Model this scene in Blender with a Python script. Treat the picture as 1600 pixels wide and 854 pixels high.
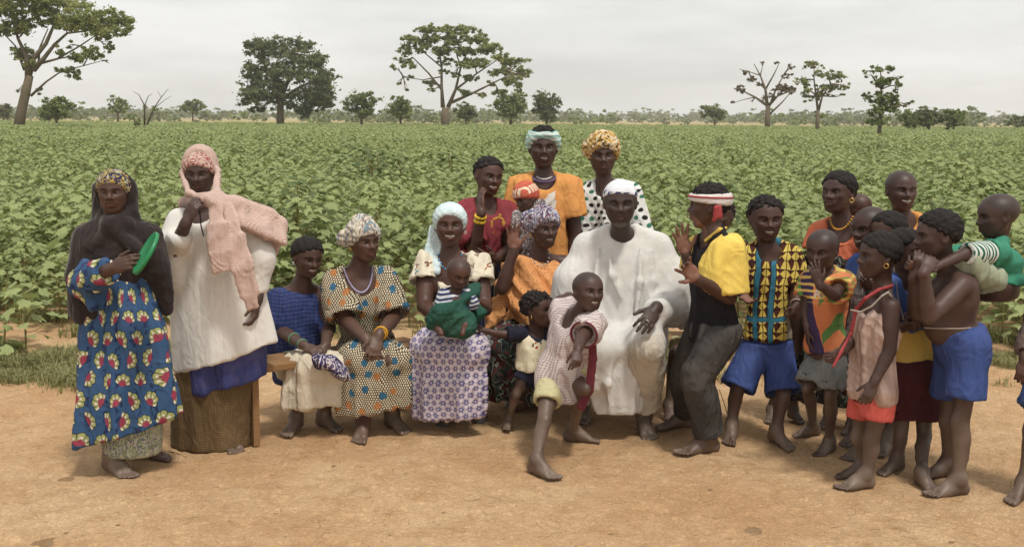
import bpy, bmesh, math, random, os
import numpy as np
from mathutils import Vector, Matrix

for o in list(bpy.data.objects):
    bpy.data.objects.remove(o)
SC = bpy.context.scene
COL = SC.collection
R = math.radians

# ------------------------------------------------------------------ camera
CAM_H, FPX, PITCH, ROLL = 1.70, 1716.0, R(7.995), R(0.36)
_fwd = np.array([0, math.cos(PITCH), -math.sin(PITCH)])
_up0 = np.array([0, math.sin(PITCH), math.cos(PITCH)])
_rt0 = np.array([1.0, 0, 0])
_rt = math.cos(ROLL) * _rt0 + math.sin(ROLL) * _up0
_up = -math.sin(ROLL) * _rt0 + math.cos(ROLL) * _up0
CAM_P = np.array([0, 0, CAM_H])
cam = bpy.data.cameras.new('camera')
cam.sensor_width = 36.0
cam.lens = 36.0 * FPX / 1600.0
cam.clip_start, cam.clip_end = 0.1, 12000.0
cam_o = bpy.data.objects.new('camera', cam)
COL.objects.link(cam_o)
cam_o.matrix_world = Matrix(((_rt[0], _up[0], -_fwd[0], 0), (_rt[1], _up[1], -_fwd[1], 0),
                             (_rt[2], _up[2], -_fwd[2], CAM_H), (0, 0, 0, 1)))
SC.camera = cam_o

# ------------------------------------------------------------------ world: high bright overcast over a Nishita sky
SUN_EL, SUN_AZ = R(66), R(150)          # azimuth measured from +Y towards +X
wd = bpy.data.worlds.new('World'); SC.world = wd; wd.use_nodes = True
nt = wd.node_tree; nt.nodes.clear()
w_out = nt.nodes.new('ShaderNodeOutputWorld')
w_bg = nt.nodes.new('ShaderNodeBackground')
w_sky = nt.nodes.new('ShaderNodeTexSky'); w_sky.sky_type = 'NISHITA'; w_sky.sun_disc = False
w_sky.sun_elevation = SUN_EL; w_sky.sun_rotation = SUN_AZ
w_sky.dust_density = 4.0; w_sky.air_density = 1.2
w_tc = nt.nodes.new('ShaderNodeTexCoord')
w_map = nt.nodes.new('ShaderNodeMapping'); w_map.inputs['Scale'].default_value = (1.3, 1.3, 7.0)
w_n = nt.nodes.new('ShaderNodeTexNoise'); w_n.inputs['Scale'].default_value = 1.6
w_n.inputs['Detail'].default_value = 7; w_n.inputs['Roughness'].default_value = 0.6
w_cr = nt.nodes.new('ShaderNodeValToRGB')
w_cr.color_ramp.elements[0].position = 0.38; w_cr.color_ramp.elements[0].color = (3.95, 3.97, 3.95, 1)
w_cr.color_ramp.elements[1].position = 0.60; w_cr.color_ramp.elements[1].color = (5.25, 5.23, 5.14, 1)
w_mix = nt.nodes.new('ShaderNodeMix'); w_mix.data_type = 'RGBA'; w_mix.inputs[0].default_value = 0.95
nt.links.new(w_tc.outputs['Generated'], w_map.inputs[0]); nt.links.new(w_map.outputs[0], w_n.inputs['Vector'])
nt.links.new(w_n.outputs['Fac'], w_cr.inputs[0])
nt.links.new(w_sky.outputs[0], w_mix.inputs[6]); nt.links.new(w_cr.outputs[0], w_mix.inputs[7])
nt.links.new(w_mix.outputs[2], w_bg.inputs[0]); nt.links.new(w_bg.outputs[0], w_out.inputs[0])
w_bg.inputs[1].default_value = 0.1

sun = bpy.data.lights.new('sun', 'SUN'); sun.energy = 1.5; sun.angle = R(8); sun.color = (1, 0.95, 0.87)
sun_o = bpy.data.objects.new('sun', sun); COL.objects.link(sun_o)
_sd = Vector((math.sin(SUN_AZ) * math.cos(SUN_EL), math.cos(SUN_AZ) * math.cos(SUN_EL), math.sin(SUN_EL)))
sun_o.rotation_euler = _sd.to_track_quat('Z', 'Y').to_euler()
sun_o.location = _sd * 50
SC.view_settings.view_transform = 'Standard'; SC.view_settings.look = 'None'
SC.view_settings.exposure = 0.84; SC.view_settings.gamma = 1.0; SC.view_settings.use_curve_mapping = False
SC.render.engine = 'CYCLES'
SC.cycles.use_denoising = True
SC.cycles.max_bounces = 6; SC.cycles.transparent_max_bounces = 6
SC.cycles.volume_bounces = 3

# ------------------------------------------------------------------ layout helpers
def ray(px, py):
    u, v = (px - 800.0) / FPX, (427.0 - py) / FPX
    return _rt * u + _up * v + _fwd
def at(px, py, Y):
    """the point seen at photo pixel (px, py) at world depth Y"""
    d = ray(px, py)
    return CAM_P + d * (Y / d[1])
def gnd(px, py, z=0.0):
    d = ray(px, py)
    return CAM_P + d * ((z - CAM_H) / d[2])
def mpp(Y):
    return Y / FPX
def nrm(v):
    v = np.asarray(v, float); return v / (np.linalg.norm(v) + 1e-12)
def lerp(a, b, t):
    return np.asarray(a) * (1 - t) + np.asarray(b) * t

# ------------------------------------------------------------------ object helpers
def tag(o, label=None, cat=None, group=None, kind=None):
    if label: o['label'] = label
    if cat: o['category'] = cat
    if group: o['group'] = group
    if kind: o['kind'] = kind
    return o
def mesh_np(name, V, F, mat=None, smooth=True, attrs=None):
    """fast mesh from arrays; F is (n,4) or (n,3)"""
    me = bpy.data.meshes.new(name)
    V = np.asarray(V, np.float32); F = np.asarray(F, np.int32)
    n, m, c = len(V), len(F), F.shape[1] if len(F) else 4
    me.vertices.add(n); me.vertices.foreach_set('co', V.ravel())
    me.loops.add(m * c); me.loops.foreach_set('vertex_index', F.ravel())
    me.polygons.add(m); me.polygons.foreach_set('loop_start', np.arange(0, m * c, c, dtype=np.int32))
    if smooth: me.polygons.foreach_set('use_smooth', np.ones(m, bool))
    me.update(calc_edges=True)
    for k, a in (attrs or {}).items():
        a = np.asarray(a, np.float32)
        if a.shape[1] == 3:
            at_ = me.attributes.new(k, 'FLOAT_VECTOR', 'POINT'); at_.data.foreach_set('vector', a.ravel())
        else:
            at_ = me.attributes.new(k, 'FLOAT_COLOR', 'POINT'); at_.data.foreach_set('color', a.ravel())
    if mat: me.materials.append(mat)
    return me
def link(name, me, parent=None, mat=None):
    o = bpy.data.objects.new(name, me); COL.objects.link(o)
    if mat is not None and not me.materials: me.materials.append(mat)
    if parent is not None: o.parent = parent
    return o
def put(name, V, F, mat, parent=None, origin=None, smooth=True, attrs=None):
    """mesh object whose vertices are given in world space; a parent is an unrotated Empty"""
    org = np.zeros(3)
    if parent is not None:
        p = parent
        while p is not None:
            org = org + np.array(p.location); p = p.parent
    if origin is not None: org2 = np.asarray(origin, float)
    else: org2 = org if parent is not None else np.zeros(3)
    o = link(name, mesh_np(name, np.asarray(V, float) - org2, F, mat, smooth, attrs), parent)
    o.location = org2 - org
    return o
def empty(name, loc):
    o = bpy.data.objects.new(name, None); COL.objects.link(o); o.location = Vector(loc)
    o.empty_display_size = 0.1
    return o
def frame_of(d):
    d = nrm(d); a = np.array([0, 0, 1.0]) if abs(d[2]) < 0.9 else np.array([1.0, 0, 0])
    u = nrm(np.cross(a, d)); return u, np.cross(d, u)
def tube(P, rad, n=6, cap=True):
    P = np.asarray(P, float); k = len(P)
    rad = np.broadcast_to(np.asarray(rad, float), (k,))
    V, F = [], []
    T = np.gradient(P, axis=0)
    u, v = frame_of(T[0])
    for i in range(k):
        t = nrm(T[i]); u = nrm(u - t * np.dot(u, t)); v = np.cross(t, u)
        for j in range(n):
            a = 2 * math.pi * j / n
            V.append(P[i] + rad[i] * (u * math.cos(a) + v * math.sin(a)))
    for i in range(k - 1):
        for j in range(n):
            j2 = (j + 1) % n
            F.append((i * n + j, i * n + j2, (i + 1) * n + j2, (i + 1) * n + j))
    if cap:
        for e, s in ((0, 1), (k - 1, -1)):
            c = len(V); V.append(P[e])
            for j in range(n):
                j2 = (j + 1) % n
                q = (c, e * n + j2, e * n + j, e * n + j) if s > 0 else (c, e * n + j, e * n + j2, e * n + j2)
                F.append(q)
    return np.array(V), F
def fix_faces(F):
    """degenerate quads (repeat index) to clean list of tuples for from_pydata"""
    out = []
    for f in F:
        g = []
        for i in f:
            if i not in g: g.append(int(i))
        if len(g) >= 3: out.append(tuple(g))
    return out
class MB:
    def __init__(s): s.V = []; s.F = []; s.n = 0
    def add(s, V, F):
        s.V.append(np.asarray(V, float)); s.F += [tuple(i + s.n for i in f) for f in F]; s.n += len(V)
        return s
    def tube(s, P, rad, n=6, cap=True):
        return s.add(*tube(P, rad, n, cap))
    def box(s, c, ax, hs):
        """c centre, ax 3 axes, hs half sizes"""
        ax = np.asarray(ax, float); V = []
        for i in (-1, 1):
            for j in (-1, 1):
                for k in (-1, 1):
                    V.append(np.asarray(c) + ax[0] * hs[0] * i + ax[1] * hs[1] * j + ax[2] * hs[2] * k)
        return s.add(V, [(0, 1, 3, 2), (4, 6, 7, 5), (0, 4, 5, 1), (2, 3, 7, 6), (0, 2, 6, 4), (1, 5, 7, 3)])
    def build(s, name, mat, parent=None, smooth=True, origin=None, bevel=0):
        V = np.concatenate(s.V)
        org = np.zeros(3); p = parent
        while p is not None:
            org = org + np.array(p.location); p = p.parent
        o2 = np.asarray(origin, float) if origin is not None else org
        me = bpy.data.meshes.new(name); me.from_pydata((V - o2).tolist(), [], fix_faces(s.F)); 
        if smooth: me.polygons.foreach_set('use_smooth', np.ones(len(me.polygons), bool))
        me.update(); me.materials.append(mat)
        o = link(name, me, parent); o.location = Vector(o2 - org)
        if bevel:
            b = o.modifiers.new('bevel', 'BEVEL'); b.width = bevel; b.segments = 2
        return o

# ------------------------------------------------------------------ node expression helper
class E:
    def __init__(s, t, sock): s.t = t; s.s = sock
    def _m(s, op, *a):
        n = s.t.nodes.new('ShaderNodeMath'); n.operation = op
        for i, x in enumerate((s,) + a):
            if isinstance(x, E): s.t.links.new(x.s, n.inputs[i])
            else: n.inputs[i].default_value = float(x)
        return E(s.t, n.outputs[0])
    def __add__(s, b): return s._m('ADD', b)
    __radd__ = __add__
    def __sub__(s, b): return s._m('SUBTRACT', b)
    def __rsub__(s, b): return s._m('MULTIPLY', -1.0)._m('ADD', b)
    def __mul__(s, b): return s._m('MULTIPLY', b)
    __rmul__ = __mul__
    def __truediv__(s, b): return s._m('DIVIDE', b)
    def lt(s, b): return s._m('LESS_THAN', b)
    def gt(s, b): return s._m('GREATER_THAN', b)
    def abs(s): return s._m('ABSOLUTE')
    def floor(s): return s._m('FLOOR')
    def fract(s): return s._m('FRACT')
    def sin(s): return s._m('SINE')
    def cos(s): return s._m('COSINE')
    def sqrt(s): return s._m('SQRT')
    def atan2(s, b): return s._m('ARCTAN2', b)
    def min(s, b): return s._m('MINIMUM', b)
    def max(s, b): return s._m('MAXIMUM', b)
    def step(s, e, w=0.15):
        """smooth 1 below e"""
        n = s.t.nodes.new('ShaderNodeMapRange'); n.interpolation_type = 'SMOOTHSTEP'
        s.t.links.new(s.s, n.inputs[0])
        n.inputs[1].default_value = e - w; n.inputs[2].default_value = e + w
        n.inputs[3].default_value = 1; n.inputs[4].default_value = 0
        return E(s.t, n.outputs[0])
class G:
    """one material node tree with small constructors"""
    def __init__(g, name):
        g.mat = bpy.data.materials.new(name); g.mat.use_nodes = True
        g.t = g.mat.node_tree; g.b = g.t.nodes['Principled BSDF']; g.out = g.t.nodes['Material Output']
        g._pat = None
    def pat(g, attr='pat'):
        n = g.t.nodes.new('ShaderNodeAttribute'); n.attribute_name = attr
        x = g.t.nodes.new('ShaderNodeSeparateXYZ'); g.t.links.new(n.outputs['Vector'], x.inputs[0])
        return E(g.t, x.outputs[0]), E(g.t, x.outputs[1]), E(g.t, x.outputs[2])
    def vec(g, x, y, z=0.0):
        n = g.t.nodes.new('ShaderNodeCombineXYZ')
        for i, q in enumerate((x, y, z)):
            if isinstance(q, E): g.t.links.new(q.s, n.inputs[i])
            else: n.inputs[i].default_value = q
        return n.outputs[0]
    def objco(g):
        n = g.t.nodes.new('ShaderNodeTexCoord'); return n.outputs['Object']
    def noise(g, v=None, scale=5.0, detail=3, rough=0.55, dist=0.0):
        n = g.t.nodes.new('ShaderNodeTexNoise'); n.inputs['Scale'].default_value = scale
        n.inputs['Detail'].default_value = detail; n.inputs['Roughness'].default_value = rough
        n.inputs['Distortion'].default_value = dist
        g.t.links.new(v if v is not None else g.objco(), n.inputs['Vector'])
        return E(g.t, n.outputs['Fac'])
    def voro(g, v, scale=1.0, rnd=1.0, dim='2D', feature='F1'):
        n = g.t.nodes.new('ShaderNodeTexVoronoi'); n.voronoi_dimensions = dim; n.feature = feature
        n.inputs['Scale'].default_value = scale; n.inputs['Randomness'].default_value = rnd
        g.t.links.new(v, n.inputs['Vector']); return n
    def white(g, x, y):
        n = g.t.nodes.new('ShaderNodeTexWhiteNoise'); n.noise_dimensions = '2D'
        g.t.links.new(g.vec(x, y), n.inputs['Vector']); return E(g.t, n.outputs['Value'])
    def sep(g, sock):
        x = g.t.nodes.new('ShaderNodeSeparateXYZ'); g.t.links.new(sock, x.inputs[0])
        return [E(g.t, x.outputs[i]) for i in range(3)]
    def mix(g, f, a, b, blend='MIX'):
        n = g.t.nodes.new('ShaderNodeMix'); n.data_type = 'RGBA'; n.blend_type = blend
        for i, q in ((0, f), (6, a), (7, b)):
            if isinstance(q, E): g.t.links.new(q.s, n.inputs[i])
            elif hasattr(q, 'is_output'): g.t.links.new(q, n.inputs[i])
            elif isinstance(q, (int, float)): n.inputs[i].default_value = q
            else: n.inputs[i].default_value = tuple(q) + (1,) if len(q) == 3 else q
        return n.outputs[2]
    def rgb(g, c):
        n = g.t.nodes.new('ShaderNodeRGB'); n.outputs[0].default_value = tuple(c) + (1,); return n.outputs[0]
    def scale_col(g, c, f):
        """colour times a scalar expression"""
        n = g.t.nodes.new('ShaderNodeVectorMath'); n.operation = 'SCALE'
        g.t.links.new(c, n.inputs[0]); g.t.links.new(f.s, n.inputs['Scale']); return n.outputs[0]
    def base(g, c, rough=0.85, spec=0.25):
        if isinstance(c, (tuple, list)): g.b.inputs['Base Color'].default_value = tuple(c) + (1,)
        else: g.t.links.new(c, g.b.inputs['Base Color'])
        g.b.inputs['Roughness'].default_value = rough; g.b.inputs['Specular IOR Level'].default_value = spec
        return g
    def bump(g, h, strength=0.3, dist=0.01):
        n = g.t.nodes.new('ShaderNodeBump'); n.inputs['Strength'].default_value = strength
        n.inputs['Distance'].default_value = dist; g.t.links.new(h.s, n.inputs['Height'])
        g.t.links.new(n.outputs[0], g.b.inputs['Normal']); return g
def srgb(r, g, b):
    f = lambda c: (c / 255 / 12.92) if c / 255 <= 0.04045 else ((c / 255 + 0.055) / 1.055) ** 2.4
    return (f(r), f(g), f(b))
# ================================================================== ground
rng = np.random.default_rng(7)
def waves(P, n, lo, hi, seed, warp=0.0):
    """sum of random sine waves, roughly in -1..1; P (...,k)"""
    r = np.random.default_rng(seed); k = P.shape[-1]; out = 0
    for i in range(n):
        d = r.normal(size=k); d /= np.linalg.norm(d)
        fr = math.exp(r.uniform(math.log(lo), math.log(hi)))
        ph = r.uniform(0, 6.28)
        w = (P * d).sum(-1) * fr + ph
        if warp: w = w + warp * np.sin((P * r.normal(size=k)).sum(-1) * fr * 0.6 + ph * 2)
        out = out + np.sin(w) * r.uniform(0.5, 1)
    return out / (0.55 * n ** 0.5 * 1.6)
def field_edge(x):
    return 8.9 - 0.16 * np.clip(x - 1.5, 0, 4) - 0.22 * np.clip(-2.0 - x, 0, 2) + 0.14 * np.sin(x * 1.1 + 0.5) + 0.08 * np.sin(x * 2.7)
def ground_z(x, y):
    P = np.stack([x, y], -1)
    near = np.clip(1 - np.abs(y - 6.3) / 6, 0, 1) * np.clip(1 - np.abs(x) / 8, 0, 1)
    z = 0.006 * waves(P, 14, 6, 30, 1, 0.8) + 0.0045 * waves(P, 16, 30, 95, 2, 0.8) + 0.006 * waves(P, 8, 1.5, 5, 3)
    lump = waves(P, 12, 14, 40, 4, 1.0)
    z = z + 0.012 * np.clip(lump - 0.9, 0, 1)
    z = z * np.clip(near * 3, 0, 1) - 0.006
    r_ = np.random.default_rng(12)
    for _ in range(190):                       # footprints
        cx, cy, an = r_.uniform(-3.4, 3.4), r_.uniform(3.8, 7.2), r_.uniform(0, 3.14); dp = r_.uniform(.004, .011); L_ = r_.uniform(.07, .12)
        m = (np.abs(x - cx) < .3) & (np.abs(y - cy) < .3)
        if not m.any(): continue
        dx, dy = x[m] - cx, y[m] - cy; a = (dx * math.cos(an) + dy * math.sin(an)) / L_; b = (-dx * math.sin(an) + dy * math.cos(an)) / (L_ * .42); q = a * a + b * b
        z[m] += dp * (.45 * np.exp(-((np.sqrt(q) - 1.15) / .22) ** 2) - np.exp(-q ** 2))
    bank = np.clip((y - 7.3) / 1.6, 0, 1)
    z = z + 0.05 * bank * bank * (3 - 2 * bank) * np.clip(1 - (y - 12) / 30, 0, 1) * (y < 42)
    return z
def axis(lo, a, b, hi, step, growth=1.22):
    c = list(np.arange(a, b, step)); L, s, x = [], step, a
    while x > lo: s *= growth; x -= s; L.append(x)
    Rr, s, x = [], step, c[-1]
    while x < hi: s *= growth; x += s; Rr.append(x)
    return np.array(L[::-1] + c + Rr)
gx, gy = axis(-4500, -3.3, 3.3, 4500, 0.024), axis(-300, 3.7, 7.6, 7000, 0.026)
GX, GY = np.meshgrid(gx, gy, indexing='ij')
V = np.stack([GX, GY, ground_z(GX, GY)], -1).reshape(-1, 3)
i, j = np.meshgrid(np.arange(len(gx) - 1), np.arange(len(gy) - 1), indexing='ij')
b = (i * len(gy) + j).ravel()
F = np.stack([b, b + len(gy), b + len(gy) + 1, b + 1], -1)
g = G('sandy_soil')
oc = g.objco()
n1 = g.noise(oc, 0.8, 5, 0.6); n2 = g.noise(oc, 6.0, 6, 0.65, 0.4); n3 = g.noise(oc, 60, 4, 0.6); n4 = g.noise(oc, 18, 6, 0.7, 0.6)
ox, oy, oz = g.sep(oc)
c = g.mix((n1 - 0.38) * 3.4, srgb(196, 158, 118), srgb(216, 184, 144))
c = g.mix((n2 - 0.44).max(0) * 2.6, c, srgb(180, 142, 102))
c = g.mix((n4 - 0.57).max(0) * 4.0, c, srgb(158, 120, 84))
spk = g.voro(oc, 26, 1.0, '3D'); sd = E(g.t, spk.outputs['Distance'])
spc = g.sep(spk.outputs['Color'])[0]
c = g.mix(sd.lt(0.10) * spc.gt(0.88), c, srgb(130, 98, 68))
c = g.mix(sd.lt(0.14) * spc.lt(0.12), c, srgb(208, 182, 142))
far = (oy - 9.0) * 0.15
c = g.mix((far.max(0).min(1)) * 0.75, c, srgb(150, 144, 92))
n5 = g.noise(oc, 150, 3, 0.7); n6 = ((g.noise(oc, 34, 4, 0.6, 1.2) - 0.5) * 2).abs()
c = g.mix((0.16 - n6).max(0) * 2.6 * (n4 + 0.2), c, srgb(118, 86, 58)); c = g.scale_col(c, n5 * 0.30 + 0.88)
g.base(c, 0.95, 0.1); g.bump(n2 * 0.8 + n3 * 0.6 + n4 * 0.8 + n5 * 0.35 + n6.min(0.3) * 0.9, 0.8, 0.022)
ground = tag(put('ground', V, F, g.mat), 'bare sandy ground in front of the crop field', None, kind='structure')

# ------------------------------------------------------------------ cotton crop
def leaf_mesh(rs, size=1.0):
    """lobed palmate leaf, stalk at origin, pointing +Y, facing +Z, cupped"""
    out = [(0, 0, 0)]
    pts = [(-0.16, -0.10), (-0.46, 0.02), (-0.40, 0.25), (-0.50, 0.52), (-0.20, 0.56), (0, 0.98), (0.20, 0.56), (0.50, 0.52), (0.40, 0.25), (0.46, 0.02), (0.16, -0.10)]
    droop = rs.uniform(0.05, 0.35)
    for x, y in pts:
        r2 = x * x + (y - 0.2) ** 2
        out.append((x, y, 0.10 * abs(x) - droop * r2 * 0.7 + rs.uniform(-0.04, 0.04)))
    out.append((0, 0.36, 0.03))
    c = len(out) - 1
    F = [(c, k, k + 1) for k in range(1, 11)] + [(c, 11, 1)]
    V = (np.array(out)[1:]) * size
    F = [tuple(i - 1 for i in f) for f in F]
    return V, F
def leaf_mat(name, ca, cb, back, trans=0.35):
    g = G(name)
    oi = g.t.nodes.new('ShaderNodeObjectInfo')
    at_ = g.t.nodes.new('ShaderNodeAttribute'); at_.attribute_name = 'tint'
    tr = g.sep(at_.outputs['Color'])[0]
    rn = E(g.t, oi.outputs['Random'])
    f = (tr * 0.75 + rn * 0.35)
    c = g.mix(f, ca, cb)
    yl = g.noise(g.objco(), 9, 2); c = g.mix((yl - 0.62).max(0) * 2.2, c, srgb(176, 176, 96))
    geo = g.t.nodes.new('ShaderNodeNewGeometry')
    c2 = g.mix(E(g.t, geo.outputs['Backfacing']) * 0.55, c, back)
    g.base(c2, 0.55, 0.3)
    tl = g.t.nodes.new('ShaderNodeBsdfTranslucent'); g.t.links.new(c, tl.inputs[0])
    mx = g.t.nodes.new('ShaderNodeMixShader'); mx.inputs[0].default_value = trans
    g.t.links.new(g.b.outputs[0], mx.inputs[1]); g.t.links.new(tl.outputs[0], mx.inputs[2])
    g.t.links.new(mx.outputs[0], g.out.inputs[0])
    return g.mat
M_LEAF = leaf_mat('cotton_leaf', srgb(98, 116, 60), srgb(172, 182, 118), srgb(158, 168, 116))
M_STEM = G('plant_stem').base(srgb(116, 108, 66), 0.8, 0.2).mat
def rot_to(nv, yaw):
    """3x3 with +Z -> nv and the leaf's +Y turned by yaw about it"""
    u, v = frame_of(nv); c, s = math.cos(yaw), math.sin(yaw)
    return np.stack([u * c + v * s, -u * s + v * c, nrm(nv)], 1)
def cotton_leaves(seed, H=0.85, n=64, spread=0.42, size=0.098):
    """list of (pos, rotation 3x3, size) and the stem lines"""
    r = random.Random(seed); L, S = [], []
    top = np.array([r.uniform(-.06, .06), r.uniform(-.06, .06), H * 0.9])
    S.append((np.array([[0, 0, -0.02], top * 0.5 + [r.uniform(-.02, .02), r.uniform(-.02, .02), 0], top]), np.array([0.011, 0.008, 0.004])))
    k = 0
    for i in range(n):
        t = (i + 0.5) / n; hgt = H * (0.10 + 0.90 * t ** 0.85)
        a = i * 2.399 + r.uniform(-.4, .4)
        prof = (1 - abs(t - 0.45) * 1.15) if t > 0.45 else (0.75 + 0.25 * t / 0.45)
        rad = spread * prof * math.sqrt(r.uniform(0.12, 1.0))
        o = np.array([math.cos(a), math.sin(a), 0])
        p = np.array([0, 0, hgt]) + top * np.array([1, 1, 0]) * t + o * rad
        if i % 4 == 0:
            st = np.array([0, 0, hgt * 0.8]); S.append((np.array([st, (st + p) / 2 + [0, 0, -.02], p]), np.array([0.004, 0.003, 0.002])))
        nv = nrm(o * r.uniform(0.15, 0.75) + np.array([r.uniform(-.35, .35), r.uniform(-.35, .35), 1.0]))
        uu = rot_to(nv, 0)
        # leaf axis points outward
        d = nrm(o - nv * np.dot(o, nv)); x = np.cross(d, nv); j = r.uniform(-.7, .7)
        d2 = d * math.cos(j) + x * math.sin(j); x2 = np.cross(d2, nv)
        L.append((p, np.stack([x2, d2, nv], 1), size * r.uniform(0.65, 1.2) * (0.75 if t > 0.92 else 1.0)))
    return L, S
def cotton_mesh(name, seed, **kw):
    r = random.Random(seed + 99); L, S = cotton_leaves(seed, **kw)
    V, F, T, mi, n = [], [], [], [], 0
    for p, M, s in L:
        lv, lf = leaf_mesh(r, s); V.append(lv @ M.T + p); F += [tuple(i + n for i in f) for f in lf]
        T += [r.random()] * len(lv); mi += [0] * len(lf); n += len(lv)
    for P, rd in S:
        tv, tf = tube(P, rd, 4, False); V.append(tv); F += [tuple(i + n for i in f) for f in tf]
        T += [0.5] * len(tv); mi += [1] * len(tf); n += len(tv)
    me = bpy.data.meshes.new(name); me.from_pydata(np.concatenate(V).tolist(), [], F)
    me.materials.append(M_LEAF); me.materials.append(M_STEM)
    me.polygons.foreach_set('material_index', mi)
    a = me.attributes.new('tint', 'FLOAT_COLOR', 'POINT')
    T = np.array(T); a.data.foreach_set('color', np.stack([T, T, T, np.ones_like(T)], -1).astype(np.float32).ravel())
    me.update(); return me
def scatter(name, pts, rotz, scl, idx, meshes, tilt=None):
    """ONE stuff object: points carrying instances of a few meshes (geometry nodes)"""
    src = bpy.data.collections.new(name + '_kinds')
    for k, me in enumerate(meshes):
        o = bpy.data.objects.new('%s_kind_%02d' % (name, k), me); src.objects.link(o)
    me = bpy.data.meshes.new(name); me.vertices.add(len(pts)); me.vertices.foreach_set('co', np.asarray(pts, np.float32).ravel())
    a = me.attributes.new('rot', 'FLOAT_VECTOR', 'POINT')
    rv = np.zeros((len(pts), 3), np.float32); rv[:, 2] = rotz
    if tilt is not None: rv[:, :2] = tilt
    a.data.foreach_set('vector', rv.ravel())
    a = me.attributes.new('scl', 'FLOAT', 'POINT'); a.data.foreach_set('value', np.asarray(scl, np.float32))
    a = me.attributes.new('idx', 'INT', 'POINT'); a.data.foreach_set('value', np.asarray(idx, np.int32))
    o = link(name, me)
    ng = bpy.data.node_groups.new(name, 'GeometryNodeTree')
    ng.interface.new_socket('Geometry', in_out='INPUT', socket_type='NodeSocketGeometry')
    ng.interface.new_socket('Geometry', in_out='OUTPUT', socket_type='NodeSocketGeometry')
    N = ng.nodes; gi, go = N.new('NodeGroupInput'), N.new('NodeGroupOutput')
    iop = N.new('GeometryNodeInstanceOnPoints'); ci = N.new('GeometryNodeCollectionInfo')
    ci.inputs[0].default_value = src; ci.inputs['Separate Children'].default_value = True; ci.inputs['Reset Children'].default_value = True
    def na(nm, ty):
        n = N.new('GeometryNodeInputNamedAttribute'); n.data_type = ty; n.inputs[0].default_value = nm; return n.outputs[0]
    L = ng.links
    L.new(gi.outputs[0], iop.inputs['Points']); L.new(ci.outputs[0], iop.inputs['Instance'])
    iop.inputs['Pick Instance'].default_value = True
    L.new(na('idx', 'INT'), iop.inputs['Instance Index'])
    e2r = N.new('FunctionNodeEulerToRotation'); L.new(na('rot', 'FLOAT_VECTOR'), e2r.inputs[0]); L.new(e2r.outputs[0], iop.inputs['Rotation'])
    L.new(na('scl', 'FLOAT'), iop.inputs['Scale'])
    L.new(iop.outputs[0], go.inputs[0])
    m = o.modifiers.new('scatter', 'NODES'); m.node_group = ng
    return o
near_kinds = [cotton_mesh('cotton_plant_%d' % k, 10 + k, H=0.72 + 0.07 * (k % 4), n=112 + 8 * k) for k in range(7)]
M_LEAF_D = leaf_mat('weed_leaf', srgb(66, 84, 46), srgb(106, 122, 70), srgb(110, 124, 82))
for k in range(2):
    me = cotton_mesh('weed_%d' % k, 70 + k, H=0.95, n=120, spread=.36, size=.07); me.materials[0] = M_LEAF_D; near_kinds.append(me)
far_kinds = [cotton_mesh('cotton_clump_%d' % k, 40 + k, H=0.85, n=120, spread=0.75, size=0.155) for k in range(4)]
pts = []
def in_view(x, y, m=1.5):
    return np.abs(x) < 0.50 * y + m
for row in range(0, 62):                     # near rows, seen side-on
    y0 = 0.35 + row * (0.62 if row > 0 else 0.5)
    xs = np.arange(-24, 24, 0.40 + 0.0025 * row)
    x = xs + rng.uniform(-.14, .14, len(xs)); y = field_edge(x) + y0 + rng.normal(0, 0.10, len(xs))
    k = in_view(x, y) & (rng.random(len(xs)) > 0.03)
    pts.append(np.stack([x[k], y[k]], -1))
NP = np.concatenate(pts)
fp = []
y = 46.0
while y < 200:
    st = 0.9 + (y - 46) * 0.006
    xs = np.arange(-0.5 * y - 4, 0.5 * y + 4, st); x = xs + rng.uniform(-.4, .4, len(xs)) * st
    fp.append(np.stack([x, y + rng.uniform(-.4, .4, len(xs)) * st], -1)); y += st * 0.95
FP = np.concatenate(fp)
ok = NP[:, 1] < 46.5; NP = NP[ok]
lumpy = lambda P: 1.0 + 0.10 * waves(P, 6, 0.3, 1.2, 21)
def field_z(P): return ground_z(P[:, 0], P[:, 1])
scl = lumpy(NP) * rng.uniform(0.78, 1.2, len(NP))
front = NP[:, 1] < field_edge(NP[:, 0]) + 0.8
scl[front] *= rng.uniform(0.6, 0.95, front.sum())
kidx = rng.integers(0, 7, len(NP)); wk = (waves(NP, 8, 0.8, 3.0, 33) > 1.15) & (rng.random(len(NP)) < .7); kidx[wk] = 7 + rng.integers(0, 2, wk.sum())
field = scatter('cotton_field', np.c_[NP, field_z(NP)], rng.uniform(0, 6.28, len(NP)), scl, kidx, near_kinds)
tag(field, 'broad green leafy cotton crop filling the field behind the group', 'crop', kind='stuff')
field2 = scatter('cotton_field', np.c_[FP, np.zeros(len(FP))], rng.uniform(0, 6.28, len(FP)), lumpy(FP) * rng.uniform(0.8, 1.15, len(FP)), rng.integers(0, 4, len(FP)), far_kinds)
tag(field2, 'far part of the cotton crop reaching to the trees', 'crop', kind='stuff')
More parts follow.
